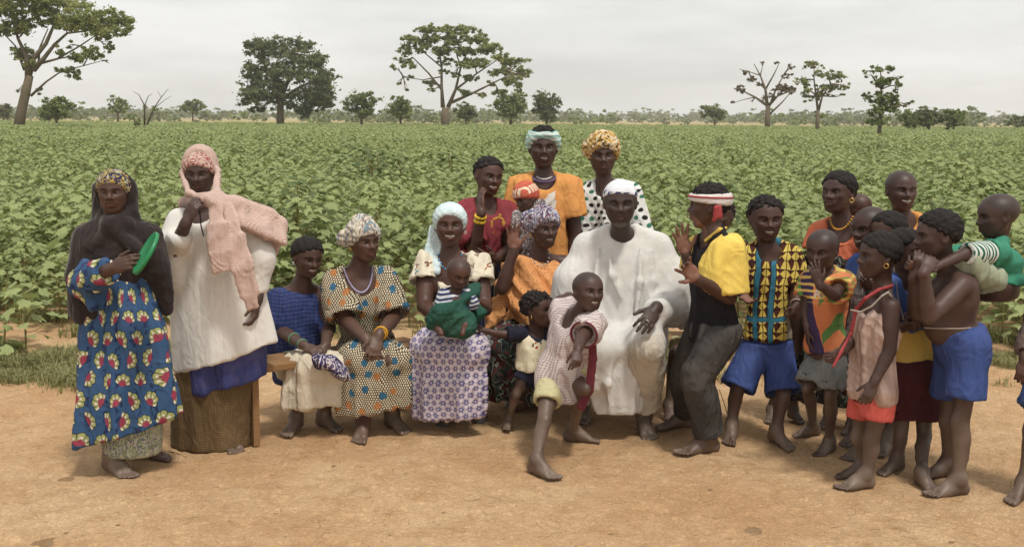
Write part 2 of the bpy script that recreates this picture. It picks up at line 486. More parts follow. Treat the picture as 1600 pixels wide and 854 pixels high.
# ================================================================== trees
M_BARK = None
def bark_mat(name, a, b):
    g = G(name); n = g.noise(g.objco(), 3.0, 5, 0.6); n2 = g.noise(g.objco(), 14, 4)
    return g.base(g.mix(n, a, b), 0.95, 0.1).bump(n2, 0.5, 0.06).mat
M_BARK = bark_mat('bark', srgb(88, 74, 60), srgb(122, 106, 90)); M_BARK2 = bark_mat('pale_bark', srgb(96, 84, 68), srgb(124, 112, 94))
M_TREE = leaf_mat('tree_leaf', srgb(116, 126, 74), srgb(172, 176, 114), srgb(156, 162, 112), 0.45)
M_TREE_D = leaf_mat('dark_tree_leaf', srgb(96, 106, 70), srgb(146, 152, 106), srgb(132, 140, 104), 0.4)
M_TREE_B = leaf_mat('bush_leaf', srgb(108, 124, 72), srgb(154, 164, 106), srgb(142, 152, 104), 0.35)
M_TREE_R = leaf_mat('russet_leaf', srgb(112, 98, 72), srgb(140, 120, 92), srgb(128, 110, 90), 0.3)
def leaf_cloud(cl, n, size, rs, flat=1.1):
    """cl: list of (centre, radii). n leaves spread through small sub-clumps; returns V, F, tint"""
    cen, rad = np.array([c[0] for c in cl]), np.array([c[1] for c in cl]); w = rad.prod(1) ** 0.67; w /= w.sum()
    k = max(6, n // 40); pick = rs.choice(len(cl), k, p=w)
    u = rs.normal(size=(k, 3)); u /= np.linalg.norm(u, axis=1, keepdims=True); u *= (rs.random(k) ** 0.4)[:, None]
    sub = cen[pick] + u * rad[pick]; sr = (rad[pick].min(1) * rs.uniform(0.28, 0.62, k))[:, None] * np.array([1.25, 1.25, 0.7])
    j = rs.integers(0, k, n); v = rs.normal(size=(n, 3)); v /= np.linalg.norm(v, axis=1, keepdims=True); v *= (np.abs(rs.normal(0, .62, n)))[:, None]
    p = sub[j] + v * sr[j]
    nz = rs.normal(size=(n, 3)) * flat + np.array([0, 0, 1.0]); nz /= np.linalg.norm(nz, axis=1, keepdims=True)
    a = np.cross(nz, rs.normal(size=(n, 3))); a /= np.linalg.norm(a, axis=1, keepdims=True); b = np.cross(nz, a)
    s = size * rs.uniform(0.55, 1.25, n)[:, None]
    V = np.stack([p - a * s, p - b * s * 0.55 - nz * s * .15, p + a * s, p + b * s * 0.55 - nz * s * .15], 1).reshape(-1, 3)
    F = np.arange(4 * n).reshape(n, 4); t = np.repeat(np.clip(rs.normal(0.5, 0.25, k)[j] + rs.normal(0, .12, n), 0, 1), 4)
    return V, F, t
def branch(m, a, b, r0, r1, rs, sag=0.08, n=5):
    a, b = np.asarray(a, float), np.asarray(b, float); L = np.linalg.norm(b - a); P = []
    o = rs.normal(size=3) * L * sag
    for i in range(n):
        t = i / (n - 1); P.append(lerp(a, b, t) + o * math.sin(math.pi * t) + np.array([0, 0, L * 0.10 * math.sin(math.pi * t)]) * (0.5 if sag else 0) + rs.normal(size=3) * L * 0.012 * (0 < i < n - 1))
    m.tube(P, np.linspace(r0, r1, n), 6, False); return P
def tree(label, base, Y, clumps, limbs, trunk, n, size, mat, bark=None, seed=0, depth=0.8, name='tree', cat='tree', twig=True, group='trees beyond the field'):
    """base px (x,y); clumps px (x,y,rx,ry[,dz]); limbs: px polylines with radius (x,y,r); trunk: polyline of (x,y,r px)"""
    rs = np.random.default_rng(seed); m = mpp(Y); B = at(base[0], base[1], Y); B[2] = 0.0
    root = tag(empty(name, B), label, cat, group)
    def wp(x, y, dy=0.0): return at(x, y, Y + dy)
    cl = []
    for c in clumps:
        dy = (c[4] if len(c) > 4 else rs.uniform(-.6, .6) * depth * max(abs(c[0] - base[0]), 20)) * m
        cl.append((wp(c[0], c[1], dy), np.array([c[2], (c[2] + c[3]) * 0.5 * depth + 2, c[3]]) * m))
    for c, r in list(cl):
        for _ in range(2):
            cl.append((c + np.clip(rs.normal(size=3), -1.3, 1.3) * r * np.array([.55, .55, .55]), r * rs.uniform(.45, .75)))
    mb = MB(); tp = [wp(x, y) for x, y, r in trunk]; tp[0] = np.array([tp[0][0], Y, -0.3]); mb.tube(tp, [r * m for x, y, r in trunk], 9)
    ends = []
    for L in limbs:
        P = [wp(x, y, (i / max(1, len(L) - 1)) * rs.uniform(-.5, .5) * 30 * m) for i, (x, y, r) in enumerate(L)]
        mb.tube(P, [r * m for x, y, r in L], 6); ends += P[1:]
    src = ends + [tp[-1]]
    if twig:
        for c, r in cl[:len(clumps)]:
            d = [np.linalg.norm(c - e) - 0.35 * (e[2] < c[2]) for e in src]; e = src[int(np.argmin(d))]
            P = branch(mb, e, c, 1.3 * m, 0.5 * m, rs); 
            for k in range(4):
                u = rs.normal(size=3); branch(mb, P[2 + k % 3], c + nrm(u) * r * 0.8, 0.6 * m, 0.25 * m, rs, n=4)
    mb.build('trunk', bark or M_BARK, root)
    if n:
        V, F, t = leaf_cloud(cl, int(n * 2.3), size * m * 0.88, rs)
        put('crown', V, F, mat, root, smooth=False, attrs={'tint': np.c_[t, t, t, np.ones(len(t))]})
    return root
RT = random.Random(5)
tree('large spreading tree at the left edge with leaning pale forked trunk', (26, 203), 98,
     [(20, 10, 34, 16), (55, -5, 40, 18), (95, 8, 40, 18), (70, 25, 40, 14), (130, 22, 40, 16), (165, 30, 36, 14), (190, 32, 20, 12), (150, 48, 36, 12), (185, 48, 20, 10), (40, 38, 30, 14), (5, 35, 22, 16), (100, 40, 26, 10),
      (160, 56, 12, 9), (168, 72, 9, 10), (140, 82, 18, 12), (120, 90, 16, 9), (95, 80, 12, 8), (110, 70, 8, 7), (112, 118, 13, 11), (95, 110, 12, 7), (163, 95, 8, 4), (36, 88, 14, 12), (46, 100, 10, 8), (25, 78, 8, 6), (60, 143, 7, 5), (28, 143, 6, 4), (0, 8, 20, 16), (-30, 20, 30, 18), (-50, 40, 26, 16), (200, 40, 8, 8)],
     [[(44, 122, 5), (52, 92, 4), (72, 68, 3), (84, 40, 2), (90, 10, 1.2)], [(44, 122, 5), (42, 90, 3.5), (28, 60, 2.2), (20, 30, 1.4)], [(52, 110, 4.5), (68, 92, 3.4), (85, 70, 2.4), (105, 52, 1.8), (140, 48, 1.2), (170, 40, .8)],
      [(60, 100, 2.4), (90, 92, 1.8), (125, 72, 1.2), (150, 55, .8)], [(48, 150, 2.2), (72, 128, 1.5), (95, 112, 1.1), (130, 103, .8), (160, 95, .5)], [(60, 100, 2), (62, 75, 1.3), (75, 45, .8)], [(20, 30, 1.4), (5, 20, 1), (-20, 25, .8)], [(38, 110, 2), (24, 72, 1.2), (5, 52, .8)]],
     [(26, 203, 9), (33, 175, 7.5), (40, 145, 7), (46, 118, 6)], 14500, 3.2, M_TREE, M_BARK2, 3)
tree('big dark dense round-crowned tree standing left of centre in the field', (438, 195), 150,
     [(425, 70, 34, 16), (460, 72, 28, 14), (410, 85, 26, 16), (450, 90, 44, 18), (490, 95, 22, 16), (420, 110, 44, 18), (470, 115, 48, 18), (505, 125, 20, 18), (395, 128, 22, 18), (430, 140, 46, 18), (490, 145, 36, 18), (515, 145, 14, 14), (400, 152, 22, 16), (390, 148, 16, 14), (470, 160, 30, 12), (505, 160, 16, 10), (412, 168, 12, 8), (398, 170, 8, 6), (515, 162, 8, 10), (480, 172, 18, 12), (445, 165, 14, 12), (395, 108, 12, 8)],
     [[(438, 150, 4), (425, 120, 2.6), (410, 95, 1.6)], [(440, 150, 4), (455, 115, 2.6), (465, 85, 1.4)], [(440, 155, 3.5), (470, 135, 2), (500, 125, 1)]],
     [(438, 196, 7), (438, 180, 5.5), (439, 150, 5)], 13000, 3.0, M_TREE_D, None, 7)
tree('wide flat-topped acacia tree with pale forked trunk in the middle distance', (696, 198), 150,
     [(690, 48, 40, 8), (730, 46, 26, 8), (660, 62, 30, 9), (705, 62, 34, 9), (745, 62, 22, 8), (640, 78, 24, 8), (680, 78, 26, 8), (720, 80, 30, 8), (765, 75, 24, 9), (630, 92, 16, 6), (615, 106, 8, 4), (640, 102, 16, 5), (695, 95, 14, 6), (740, 98, 30, 9), (785, 90, 18, 9), (800, 100, 20, 10), (815, 112, 14, 8), (825, 118, 6, 5), (780, 112, 22, 8), (800, 126, 18, 9), (810, 138, 9, 7), (690, 112, 12, 5), (640, 122, 8, 4), (625, 130, 7, 4), (634, 140, 4, 4), (735, 122, 14, 5), (765, 130, 10, 5), (778, 145, 10, 5), (675, 130, 12, 6), (672, 142, 7, 5), (755, 150, 8, 7), (725, 145, 10, 5), (712, 118, 8, 4), (660, 48, 14, 5), (755, 50, 8, 4)],
     [[(692, 168, 4), (690, 135, 2.4), (690, 105, 1.8), (685, 75, 1.2)], [(690, 140, 2), (670, 115, 1.4), (645, 90, .9)], [(700, 168, 4), (712, 140, 2.4), (720, 105, 1.6), (735, 70, 1)], [(706, 160, 3), (740, 145, 2), (770, 130, 1.4), (800, 115, .9)], [(712, 140, 2), (745, 115, 1.3), (775, 95, .8)], [(690, 120, 1.3), (660, 125, .8), (630, 120, .6)], [(690, 105, 1.4), (660, 80, .8), (640, 75, .5)], [(720, 105, 1.4), (710, 75, .8), (700, 55, .5)]],
     [(697, 199, 6.5), (695, 185, 6.5), (696, 168, 5)], 12500, 2.9, M_TREE, M_BARK2, 11)
tree('nearly bare tree with russet leaf tufts right of centre on the horizon', (1199, 199), 150,
     [(1155, 138, 8, 4), (1160, 143, 8, 4), (1145, 160, 4, 4), (1175, 125, 8, 5), (1165, 112, 6, 3), (1185, 132, 9, 5), (1195, 152, 10, 5), (1215, 140, 12, 7), (1225, 135, 10, 6), (1240, 142, 7, 6), (1208, 150, 8, 5), (1228, 118, 7, 5), (1237, 105, 6, 5), (1190, 97, 5, 3), (1215, 98, 5, 3), (1175, 160, 5, 4)],
     [[(1199, 165, 3), (1196, 140, 2), (1188, 118, 1.2), (1178, 100, .6)], [(1196, 140, 1.6), (1210, 115, 1), (1218, 98, .5)], [(1199, 165, 2.6), (1180, 152, 1.6), (1160, 142, .9), (1146, 138, .5)], [(1201, 165, 2.6), (1215, 150, 1.5), (1240, 140, .8)], [(1201, 180, 1.8), (1222, 160, 1.1), (1235, 145, .7)], [(1205, 160, 2), (1212, 140, 1.3), (1226, 115, .8), (1236, 98, .4)], [(1188, 118, 1), (1170, 112, .6), (1155, 108, .4)], [(1188, 118, .9), (1192, 102, .5)], [(1180, 152, 1), (1165, 155, .6), (1148, 160, .4)]],
     [(1199, 200, 5), (1199, 185, 4), (1200, 165, 3.6)], 1500, 2.3, M_TREE_R, M_BARK2, 13)
tree('tall thin tree with layered leaf clumps beside the nearly bare tree', (1278, 206), 125,
     [(1268, 103, 18, 6), (1275, 98, 10, 4), (1258, 125, 14, 8), (1290, 116, 24, 7), (1310, 122, 14, 6), (1322, 135, 10, 5), (1300, 135, 18, 6), (1285, 140, 14, 7), (1256, 150, 7, 8), (1270, 152, 14, 6), (1282, 133, 10, 6), (1295, 145, 10, 6), (1312, 150, 8, 5), (1280, 180, 10, 6), (1262, 140, 8, 5)],
     [[(1278, 172, 2.2), (1275, 150, 1.6), (1272, 125, 1), (1272, 105, .6)], [(1279, 172, 2.2), (1285, 150, 1.3), (1298, 132, .8), (1315, 128, .5)]], [(1278, 208, 4), (1277, 190, 3), (1278, 172, 2.6)], 2600, 2.5, M_TREE, M_BARK2, 15)
tree('slender upright tree with two tiers of foliage nearer on the right', (1374, 222), 75,
     [(1375, 108, 18, 7), (1362, 118, 14, 5), (1380, 128, 26, 7), (1400, 122, 12, 5), (1405, 132, 10, 5), (1372, 130, 18, 6), (1378, 150, 26, 8), (1365, 155, 16, 7), (1395, 158, 16, 8), (1368, 172, 18, 9), (1385, 170, 20, 9), (1398, 165, 12, 7), (1375, 190, 16, 8), (1360, 178, 8, 6), (1412, 165, 10, 4), (1424, 160, 6, 3), (1353, 112, 6, 3), (1355, 148, 6, 3)],
     [[(1375, 190, 2.4), (1377, 165, 2), (1377, 140, 1.4), (1376, 112, .7)]], [(1373, 224, 5), (1374, 205, 3.4), (1375, 188, 2.8)], 3600, 2.7, M_TREE_B, M_BARK2, 17)
tree('leafless forked shrub with grey twigs left of the dense tree', (222, 206), 95, [(228, 165, 3, 2), (240, 168, 4, 3), (203, 180, 10, 8), (215, 190, 8, 8), (236, 172, 5, 4), (198, 172, 6, 5)],
     [[(226, 195, 1.6), (226, 165, 1.1), (217, 148, .6), (208, 143, .3)], [(226, 165, .8), (232, 150, .5), (238, 147, .3)], [(230, 195, 1.6), (240, 170, 1), (252, 152, .6), (263, 139, .3)], [(240, 170, .7), (258, 156, .4), (268, 150, .3)], [(252, 152, .4), (246, 142, .3)], [(213, 200, 1.3), (208, 180, .8), (202, 168, .5)]], [(222, 207, 3), (225, 195, 2.2)], 500, 2.2, M_TREE_B, M_BARK2, 19, twig=False)
def bush(label, x, y, Y, w, h, n, mat, seed, size=2.6, trunk=True, name='tree'):
    rs = random.Random(seed); cl = []
    k = 7
    for i in range(k):
        a = i / k * 6.28; cl.append((x + math.cos(a) * w * .30 * rs.uniform(.6, 1.1), y - h * (.58 + .26 * math.sin(a) * rs.uniform(.7, 1.1)), w * .24 * rs.uniform(.8, 1.15), h * .20 * rs.uniform(.8, 1.15)))
    cl.append((x, y - h * .60, w * .28, h * .26)); cl.append((x, y - h * .34, w * .26, h * .16))
    return tree(label, (x, y), Y, cl, [], [(x, y, max(1.2, h * .05)), (x, y - h * .3, max(.9, h * .035)), (x, y - h * .55, .7)], n, size, mat, M_BARK, seed, name=name)
bush('pair of low bushy green trees right behind the leaning left tree trunk', 88, 195, 125, 60, 48, 2600, M_TREE_B, 23)
bush('small round-topped tree left of the leafless shrub', 184, 186, 220, 32, 38, 900, M_TREE_B, 24)
bush('rounded pale bush midway between leafless shrub and dense tree', 301, 184, 260, 42, 30, 1200, M_TREE_B, 25)
bush('light green small tree just right of the big dark tree', 565, 193, 150, 58, 54, 2200, M_TREE_B, 26)
bush('bright low-crowned little tree left of the flat-topped acacia', 626, 193, 160, 46, 44, 1700, M_TREE_B, 27)
bush('dark low bush at the foot of the flat-topped acacia', 728, 194, 165, 46, 34, 1500, M_TREE_D, 28)
bush('broad dense green tree to the right of the acacia trunk', 798, 195, 160, 58, 56, 2600, M_TREE_B, 29)
bush('dark tree with open crown above the aqua headband', 854, 196, 170, 48, 54, 2000, M_TREE_D, 30)
bush('small dome-crowned tree on a thin stem right of the seated man', 1117, 194, 190, 52, 32, 1500, M_TREE_D, 31)
bush('green bush beside the slender two-tier tree on the right', 1428, 206, 130, 60, 34, 1700, M_TREE_B, 32)
bush('dark green rounded tree in the right distance', 1452, 207, 120, 46, 40, 1900, M_TREE_D, 33)
bush('light feathery tree right of the dark rounded tree', 1490, 208, 120, 40, 42, 1500, M_TREE_B, 34)
bush('solitary tree on the horizon at the right edge', 1594, 207, 170, 40, 28, 900, M_TREE_D, 35)
bush('dark bush at the left edge behind the leaning tree', 6, 188, 200, 34, 28, 900, M_TREE_D, 36)
# far treeline: many trees reading as one dark band
rs = np.random.default_rng(77)
def tuft_mesh(name, seed, mat):
    r = np.random.default_rng(seed); cl = [(np.array([r.normal(0, .35), r.normal(0, .35), r.uniform(.35, .75)]), np.array([.5, .5, .28]) * r.uniform(.6, 1.1)) for _ in range(6)] + [(np.array([0, 0, .25]), np.array([.5, .5, .25]))]
    V, F, t = leaf_cloud(cl, 520, .085, r, 1.2)
    me = mesh_np(name, V, F, mat, False, {'tint': np.c_[t, t, t, np.ones(len(t))]}); return me
tufts = [tuft_mesh('far_tuft_%d' % k, 60 + k, (M_TREE_D, M_TREE_B, M_TREE_D, M_TREE_D)[k]) for k in range(4)]
tp, ts = [], []
for Y0, n, h0, h1 in ((235, 50, 1.2, 3.6), (330, 90, 2.2, 6.5), (480, 220, 3, 8), (700, 420, 4, 10), (1050, 520, 6, 13)):
    x = rs.uniform(-.62 * Y0, .62 * Y0, n); y = Y0 * rs.uniform(.9, 1.15, n)
    dens = 0.5 + 0.5 * np.sin(x / Y0 * 17 + Y0); k = rs.random(n) < 0.35 + .65 * dens
    tp.append(np.c_[x, y, np.zeros(n) - .2][k]); ts.append(rs.uniform(h0, h1, n)[k])
tp = np.concatenate(tp); ts = np.concatenate(ts)
far_wood = scatter('far_treeline', tp, rs.uniform(0, 6.28, len(tp)), ts, rs.integers(0, 4, len(tp)), tufts)
tag(far_wood, 'hazy band of far bushes and trees along the horizon', 'woodland', kind='stuff')
# ================================================================== signed-distance modelling of figures and cloth
def smin(a, b, k):
    if k <= 0: return np.minimum(a, b)
    h = np.maximum(k - np.abs(a - b), 0) / k
    return np.minimum(a, b) - h * h * (k * 0.25)
class Prim:
    __slots__ = ('f', 'lo', 'hi', 'k', 'op')
    def __init__(s, f, lo, hi, k=0.02, op='add'):
        s.f, s.lo, s.hi, s.k, s.op = f, np.asarray(lo, float), np.asarray(hi, float), k, op
def cone(a, b, r1, r2=None, k=0.02, op='add', cut=None):
    """tapered capsule; cut=(point, outward normal) trims it flat; several cuts in a list"""
    a, b = np.asarray(a, float), np.asarray(b, float); r2 = r1 if r2 is None else r2
    ba = b - a; L2 = float(ba @ ba) + 1e-9; r = max(r1, r2)
    cuts = [] if cut is None else (cut if isinstance(cut, list) else [cut])
    def f(X, Y, Z):
        x, y, z = X - a[0], Y - a[1], Z - a[2]
        t = np.clip((x * ba[0] + y * ba[1] + z * ba[2]) / L2, 0, 1)
        d = np.sqrt((x - t * ba[0]) ** 2 + (y - t * ba[1]) ** 2 + (z - t * ba[2]) ** 2) - (r1 + (r2 - r1) * t)
        for c, n in cuts:
            d = np.maximum(d, (X - c[0]) * n[0] + (Y - c[1]) * n[1] + (Z - c[2]) * n[2])
        return d
    return Prim(f, np.minimum(a, b) - r, np.maximum(a, b) + r, k, op)
def ell(c, rad, ax=None, k=0.02, op='add', cut=None):
    c = np.asarray(c, float); rad = np.asarray(rad, float); ax = np.eye(3) if ax is None else np.asarray(ax, float)
    ext = np.sqrt(((ax * rad[:, None]) ** 2).sum(0))
    cuts = [] if cut is None else (cut if isinstance(cut, list) else [cut])
    def f(X, Y, Z):
        x, y, z = X - c[0], Y - c[1], Z - c[2]; k0 = 0; k1 = 0
        for i in range(3):
            q = (x * ax[i][0] + y * ax[i][1] + z * ax[i][2]) / rad[i]
            k0 = k0 + q * q; k1 = k1 + (q / rad[i]) ** 2
        k0 = np.sqrt(k0); d = k0 * (k0 - 1) / np.maximum(np.sqrt(k1), 1e-6)
        d = np.where(k0 < 0.05, -rad.min(), d)
        for p, n in cuts:
            d = np.maximum(d, (X - p[0]) * n[0] + (Y - p[1]) * n[1] + (Z - p[2]) * n[2])
        return d
    return Prim(f, c - ext, c + ext, k, op)
def loft(st, k=0.03, op='add', fold=None, rnd=0.02, power=2.0):
    """st: list of (centre, right vector, half width, half depth) along a mostly straight axis; flat ends.
    fold=(n list, amp list per station, seed): angular pleats"""
    C = np.array([s[0] for s in st], float); W = np.array([s[2] for s in st], float); D = np.array([s[3] for s in st], float)
    a = nrm(C[-1] - C[0]); S = (C - C[0]) @ a
    Rv = np.array([nrm(np.asarray(s[1], float) - a * (np.asarray(s[1], float) @ a)) for s in st])
    m = max(W.max(), D.max()) * (1.25 if fold else 1.02)
    lo, hi = C.min(0) - m, C.max(0) + m
    ext = np.sqrt(np.maximum(1 - a * a, 0)) * m
    lo, hi = C.min(0) - ext - 0.02, C.max(0) + ext + 0.02
    def f(X, Y, Z):
        s = (X - C[0][0]) * a[0] + (Y - C[0][1]) * a[1] + (Z - C[0][2]) * a[2]
        sf = s.ravel(); ip = lambda v: np.interp(sf, S, v).reshape(s.shape)
        q = [X - ip(C[:, 0]), Y - ip(C[:, 1]), Z - ip(C[:, 2])]
        r = [ip(Rv[:, 0]), ip(Rv[:, 1]), ip(Rv[:, 2])]
        fx = [a[1] * r[2] - a[2] * r[1], a[2] * r[0] - a[0] * r[2], a[0] * r[1] - a[1] * r[0]]
        x = q[0] * r[0] + q[1] * r[1] + q[2] * r[2]
        y = q[0] * fx[0] + q[1] * fx[1] + q[2] * fx[2]
        w, dd = ip(W), ip(D)
        if fold:
            th = np.arctan2(y / dd, x / w); am = ip(np.array(fold[1], float)); rr = np.random.default_rng(fold[2]); g = 0
            for n_ in fold[0]:
                g = g + np.sin(n_ * th + rr.uniform(0, 6.28) + 0.6 * np.sin(th * 2 + s * 5 + rr.uniform(0, 6.28))) * rr.uniform(0.6, 1)
            g = g / len(fold[0]) ** 0.5
            sc = 1 + am * g; w = w * sc; dd = dd * sc
        if power == 2.0:
            k0 = np.sqrt((x / w) ** 2 + (y / dd) ** 2)
        else:
            k0 = (np.abs(x / w) ** power + np.abs(y / dd) ** power) ** (1 / power)
        k1 = np.sqrt((x / w ** 2) ** 2 + (y / dd ** 2) ** 2)
        d = np.where(k0 < 0.2, (k0 - 1) * np.minimum(w, dd), k0 * (k0 - 1) / np.maximum(k1, 1e-6))
        cap = np.maximum(s - S[-1], -s)
        return -smin(-d, -cap, rnd)
    return Prim(f, lo, hi, k, op)
def box_prim(c, ax, hs, rnd=0.01, k=0.02, op='add'):
    c = np.asarray(c, float); ax = np.asarray(ax, float); hs = np.asarray(hs, float)
    ext = (np.abs(ax) * hs[:, None]).sum(0)
    def f(X, Y, Z):
        x, y, z = X - c[0], Y - c[1], Z - c[2]; q = []
        for i in range(3): q.append(np.abs(x * ax[i][0] + y * ax[i][1] + z * ax[i][2]) - hs[i] + rnd)
        o = np.sqrt(np.maximum(q[0], 0) ** 2 + np.maximum(q[1], 0) ** 2 + np.maximum(q[2], 0) ** 2)
        return o + np.minimum(np.maximum(np.maximum(q[0], q[1]), q[2]), 0) - rnd
    return Prim(f, c - ext, c + ext, k, op)
def plane_cut(p, n, k=0.0):
    """remove everything on the side n points to"""
    p, n = np.asarray(p, float), nrm(n)
    return Prim(lambda X, Y, Z: -((X - p[0]) * n[0] + (Y - p[1]) * n[1] + (Z - p[2]) * n[2]), [-9e9] * 3, [9e9] * 3, k, 'sub')
def sheet(pts, width_dirs, halfw, thick=0.012, k=0.02, op='add'):
    """a hanging strip of cloth: chain of flat rounded boxes"""
    out = []
    for i in range(len(pts) - 1):
        a, b = np.asarray(pts[i], float), np.asarray(pts[i + 1], float); d = b - a; L = np.linalg.norm(d); d = d / L
        w = nrm(np.asarray(width_dirs[i], float) - d * (d @ np.asarray(width_dirs[i], float)))
        hw = (halfw[i] + halfw[i + 1]) / 2
        out.append(box_prim((a + b) / 2, [d, w, np.cross(d, w)], [L / 2 + thick * 0.8, hw, thick], thick * 0.9, k, op))
    return out
def eval_grid(prims, lo, hi, h):
    n = np.maximum(np.ceil((hi - lo) / h).astype(int) + 1, 2)
    D = np.full(n, 0.5, np.float32)
    ax = [(lo[i] + h * np.arange(n[i])).astype(np.float32) for i in range(3)]
    for p in prims:
        m = p.k + 2.5 * h
        i0 = np.clip(np.floor((np.maximum(p.lo - m, -1e6) - lo) / h).astype(int), 0, n)
        i1 = np.clip(np.ceil((np.minimum(p.hi + m, 1e6) - lo) / h).astype(int) + 1, 0, n)
        if (i1 <= i0).any(): continue
        s = tuple(slice(i0[i], i1[i]) for i in range(3))
        X, Y, Z = ax[0][s[0]][:, None, None], ax[1][s[1]][None, :, None], ax[2][s[2]][None, None, :]
        d = p.f(X, Y, Z)
        if p.op == 'add': D[s] = smin(D[s], d, p.k)
        elif p.op == 'sub': D[s] = -smin(-D[s], d, p.k)
    return D
_E = [(0, 1), (2, 3), (4, 5), (6, 7), (0, 2), (1, 3), (4, 6), (5, 7), (0, 4), (1, 5), (2, 6), (3, 7)]
_C = np.array([[i >> 2 & 1, i >> 1 & 1, i & 1] for i in range(8)])
def nets(D, lo, h):
    ins = D < 0; n = np.array(D.shape)
    c = np.zeros(n - 1, np.int8)
    for o in _C: c += ins[o[0]:n[0] - 1 + o[0], o[1]:n[1] - 1 + o[1], o[2]:n[2] - 1 + o[2]]
    act = (c > 0) & (c < 8); I = np.argwhere(act)
    if len(I) == 0: return np.zeros((0, 3)), np.zeros((0, 4), int)
    idx = np.full(n - 1, -1, np.int64); idx[act] = np.arange(len(I))
    vals = np.stack([D[I[:, 0] + o[0], I[:, 1] + o[1], I[:, 2] + o[2]] for o in _C], 1)
    P = np.zeros((len(I), 3)); cnt = np.zeros(len(I))
    for a, b in _E:
        va, vb = vals[:, a], vals[:, b]; x = (va < 0) != (vb < 0)
        t = np.where(x, va / np.where(x, va - vb, 1), 0)
        P += np.where(x[:, None], _C[a] + t[:, None] * (_C[b] - _C[a]), 0); cnt += x
    V = lo + h * (I + P / cnt[:, None])
    Fs = []
    for axx in range(3):
        o1, o2 = (axx + 1) % 3, (axx + 2) % 3
        sl = [slice(None)] * 3; sl[axx] = slice(0, -1); sl2 = list(sl); sl2[axx] = slice(1, None)
        a, b = ins[tuple(sl)], ins[tuple(sl2)]
        E_ = np.argwhere(a != b)
        ok = (E_[:, o1] > 0) & (E_[:, o2] > 0) & (E_[:, o1] < n[o1] - 1) & (E_[:, o2] < n[o2] - 1); E_ = E_[ok]
        fl = a[E_[:, 0], E_[:, 1], E_[:, 2]]
        q = []
        for d1, d2 in ((-1, -1), (0, -1), (0, 0), (-1, 0)):
            e = E_.copy(); e[:, o1] += d1; e[:, o2] += d2; q.append(idx[e[:, 0], e[:, 1], e[:, 2]])
        q = np.stack(q, 1); q[~fl] = q[~fl][:, ::-1]; Fs.append(q)
    F = np.concatenate(Fs); F = F[(F >= 0).all(1)]
    return V, F
def mesh_prims(prims, h, fine=(), pad=0.03, lo=None, hi=None):
    """mesh a prim list; fine: boxes (lo, hi, h) re-meshed at a finer step and stitched by overlap"""
    adds = [p for p in prims if p.op == 'add']
    L = np.min([p.lo for p in adds], 0) - pad; H = np.max([p.hi for p in adds], 0) + pad
    if lo is not None: L = np.maximum(L, lo)
    if hi is not None: H = np.minimum(H, hi)
    V, F = nets(eval_grid(prims, L, H, h), L, h)
    if len(fine) == 0: return V, F
    Vs, Fs, n, done = [V], [], len(V), []
    cen = V[F].mean(1); keep = np.ones(len(F), bool)
    for a, b, fh in fine:
        a, b = np.asarray(a), np.asarray(b)
        inside = ((cen > a + h * 1.1) & (cen < b - h * 1.1)).all(1); keep &= ~inside
        v, f = nets(eval_grid(prims, a, b, fh), a, fh)
        if len(f):
            cf = v[f].mean(1); kf = np.ones(len(f), bool)
            for a2, b2 in done: kf &= ~((cf > a2 + 0.004) & (cf < b2 - 0.004)).all(1)
            f = f[kf]
        done.append((a, b)); Vs.append(v); Fs.append(f + n); n += len(v)
    V = np.concatenate(Vs); F = np.concatenate([F[keep]] + Fs)
    used = np.zeros(len(V), bool); used[F.ravel()] = True
    re = np.cumsum(used) - 1
    return V[used], re[F]
def vnormals(V, F):
    a, b, c, d = V[F[:, 0]], V[F[:, 1]], V[F[:, 2]], V[F[:, 3]]
    fn = np.cross(c - a, d - b); N = np.zeros_like(V)
    for i in range(4): np.add.at(N, F[:, i], fn)
    return N / (np.linalg.norm(N, axis=1, keepdims=True) + 1e-12)
def wrinkle(V, F, amp=0.006, scale=70, seed=0, dirn=(0, 0, 1), stretch=0.10):
    """long drape folds that run roughly along dirn, fading in and out, plus finer creases across"""
    d = nrm(dirn); r0 = np.random.default_rng(seed + 3)
    Q = V + 0.030 * waves(V, 4, 5, 11, seed + 1)[:, None] * nrm(r0.normal(size=3)) + 0.006 * waves(V, 4, 12, 30, seed + 2)[:, None] * nrm(r0.normal(size=3))
    P = Q - np.outer(Q @ d, d) * (1 - stretch); h = 0
    for k, (f, a) in enumerate(((0.55, 0.55), (1.0, 0.6), (1.6, 0.35))):
        v = r0.normal(size=3); v = nrm(v - d * (v @ d) + d * 0.12); s_ = np.sin((P @ v) * scale * f + r0.uniform(0, 6.28))
        h = h + a * ((0.5 + 0.5 * s_) ** 1.6 - 0.40) * 1.25
    m = np.clip(0.45 + 0.75 * waves(V, 5, 4, 11, seed + 9), 0.05, 1)
    e = r0.normal(size=3); e = nrm(nrm(e - d * (e @ d)) + d * r0.uniform(0.5, 1.1)); c = np.sin((Q @ e) * scale * 1.1 + 2.5 * waves(Q, 3, 8, 20, seed + 4)); m2 = np.clip(waves(V, 5, 6, 14, seed + 12), 0, 1)
    h = h * m * 1.7 + 0.5 * m2 * ((1 - np.abs(c)) ** 2.0 - 0.25)
    return V + vnormals(V, F) * np.clip(amp * (1.35 * h + 0.15), -0.011, 0.03)[:, None]
def relax(V, F, it=1):
    for _ in range(it):
        S = np.zeros_like(V); C = np.zeros(len(V))
        for i in range(4):
            np.add.at(S, F[:, i], V[F[:, (i + 1) % 4]]); np.add.at(S, F[:, i], V[F[:, (i - 1) % 4]]); np.add.at(C, F[:, i], 2)
        V = 0.5 * V + 0.5 * S / np.maximum(C, 1)[:, None]
    return V

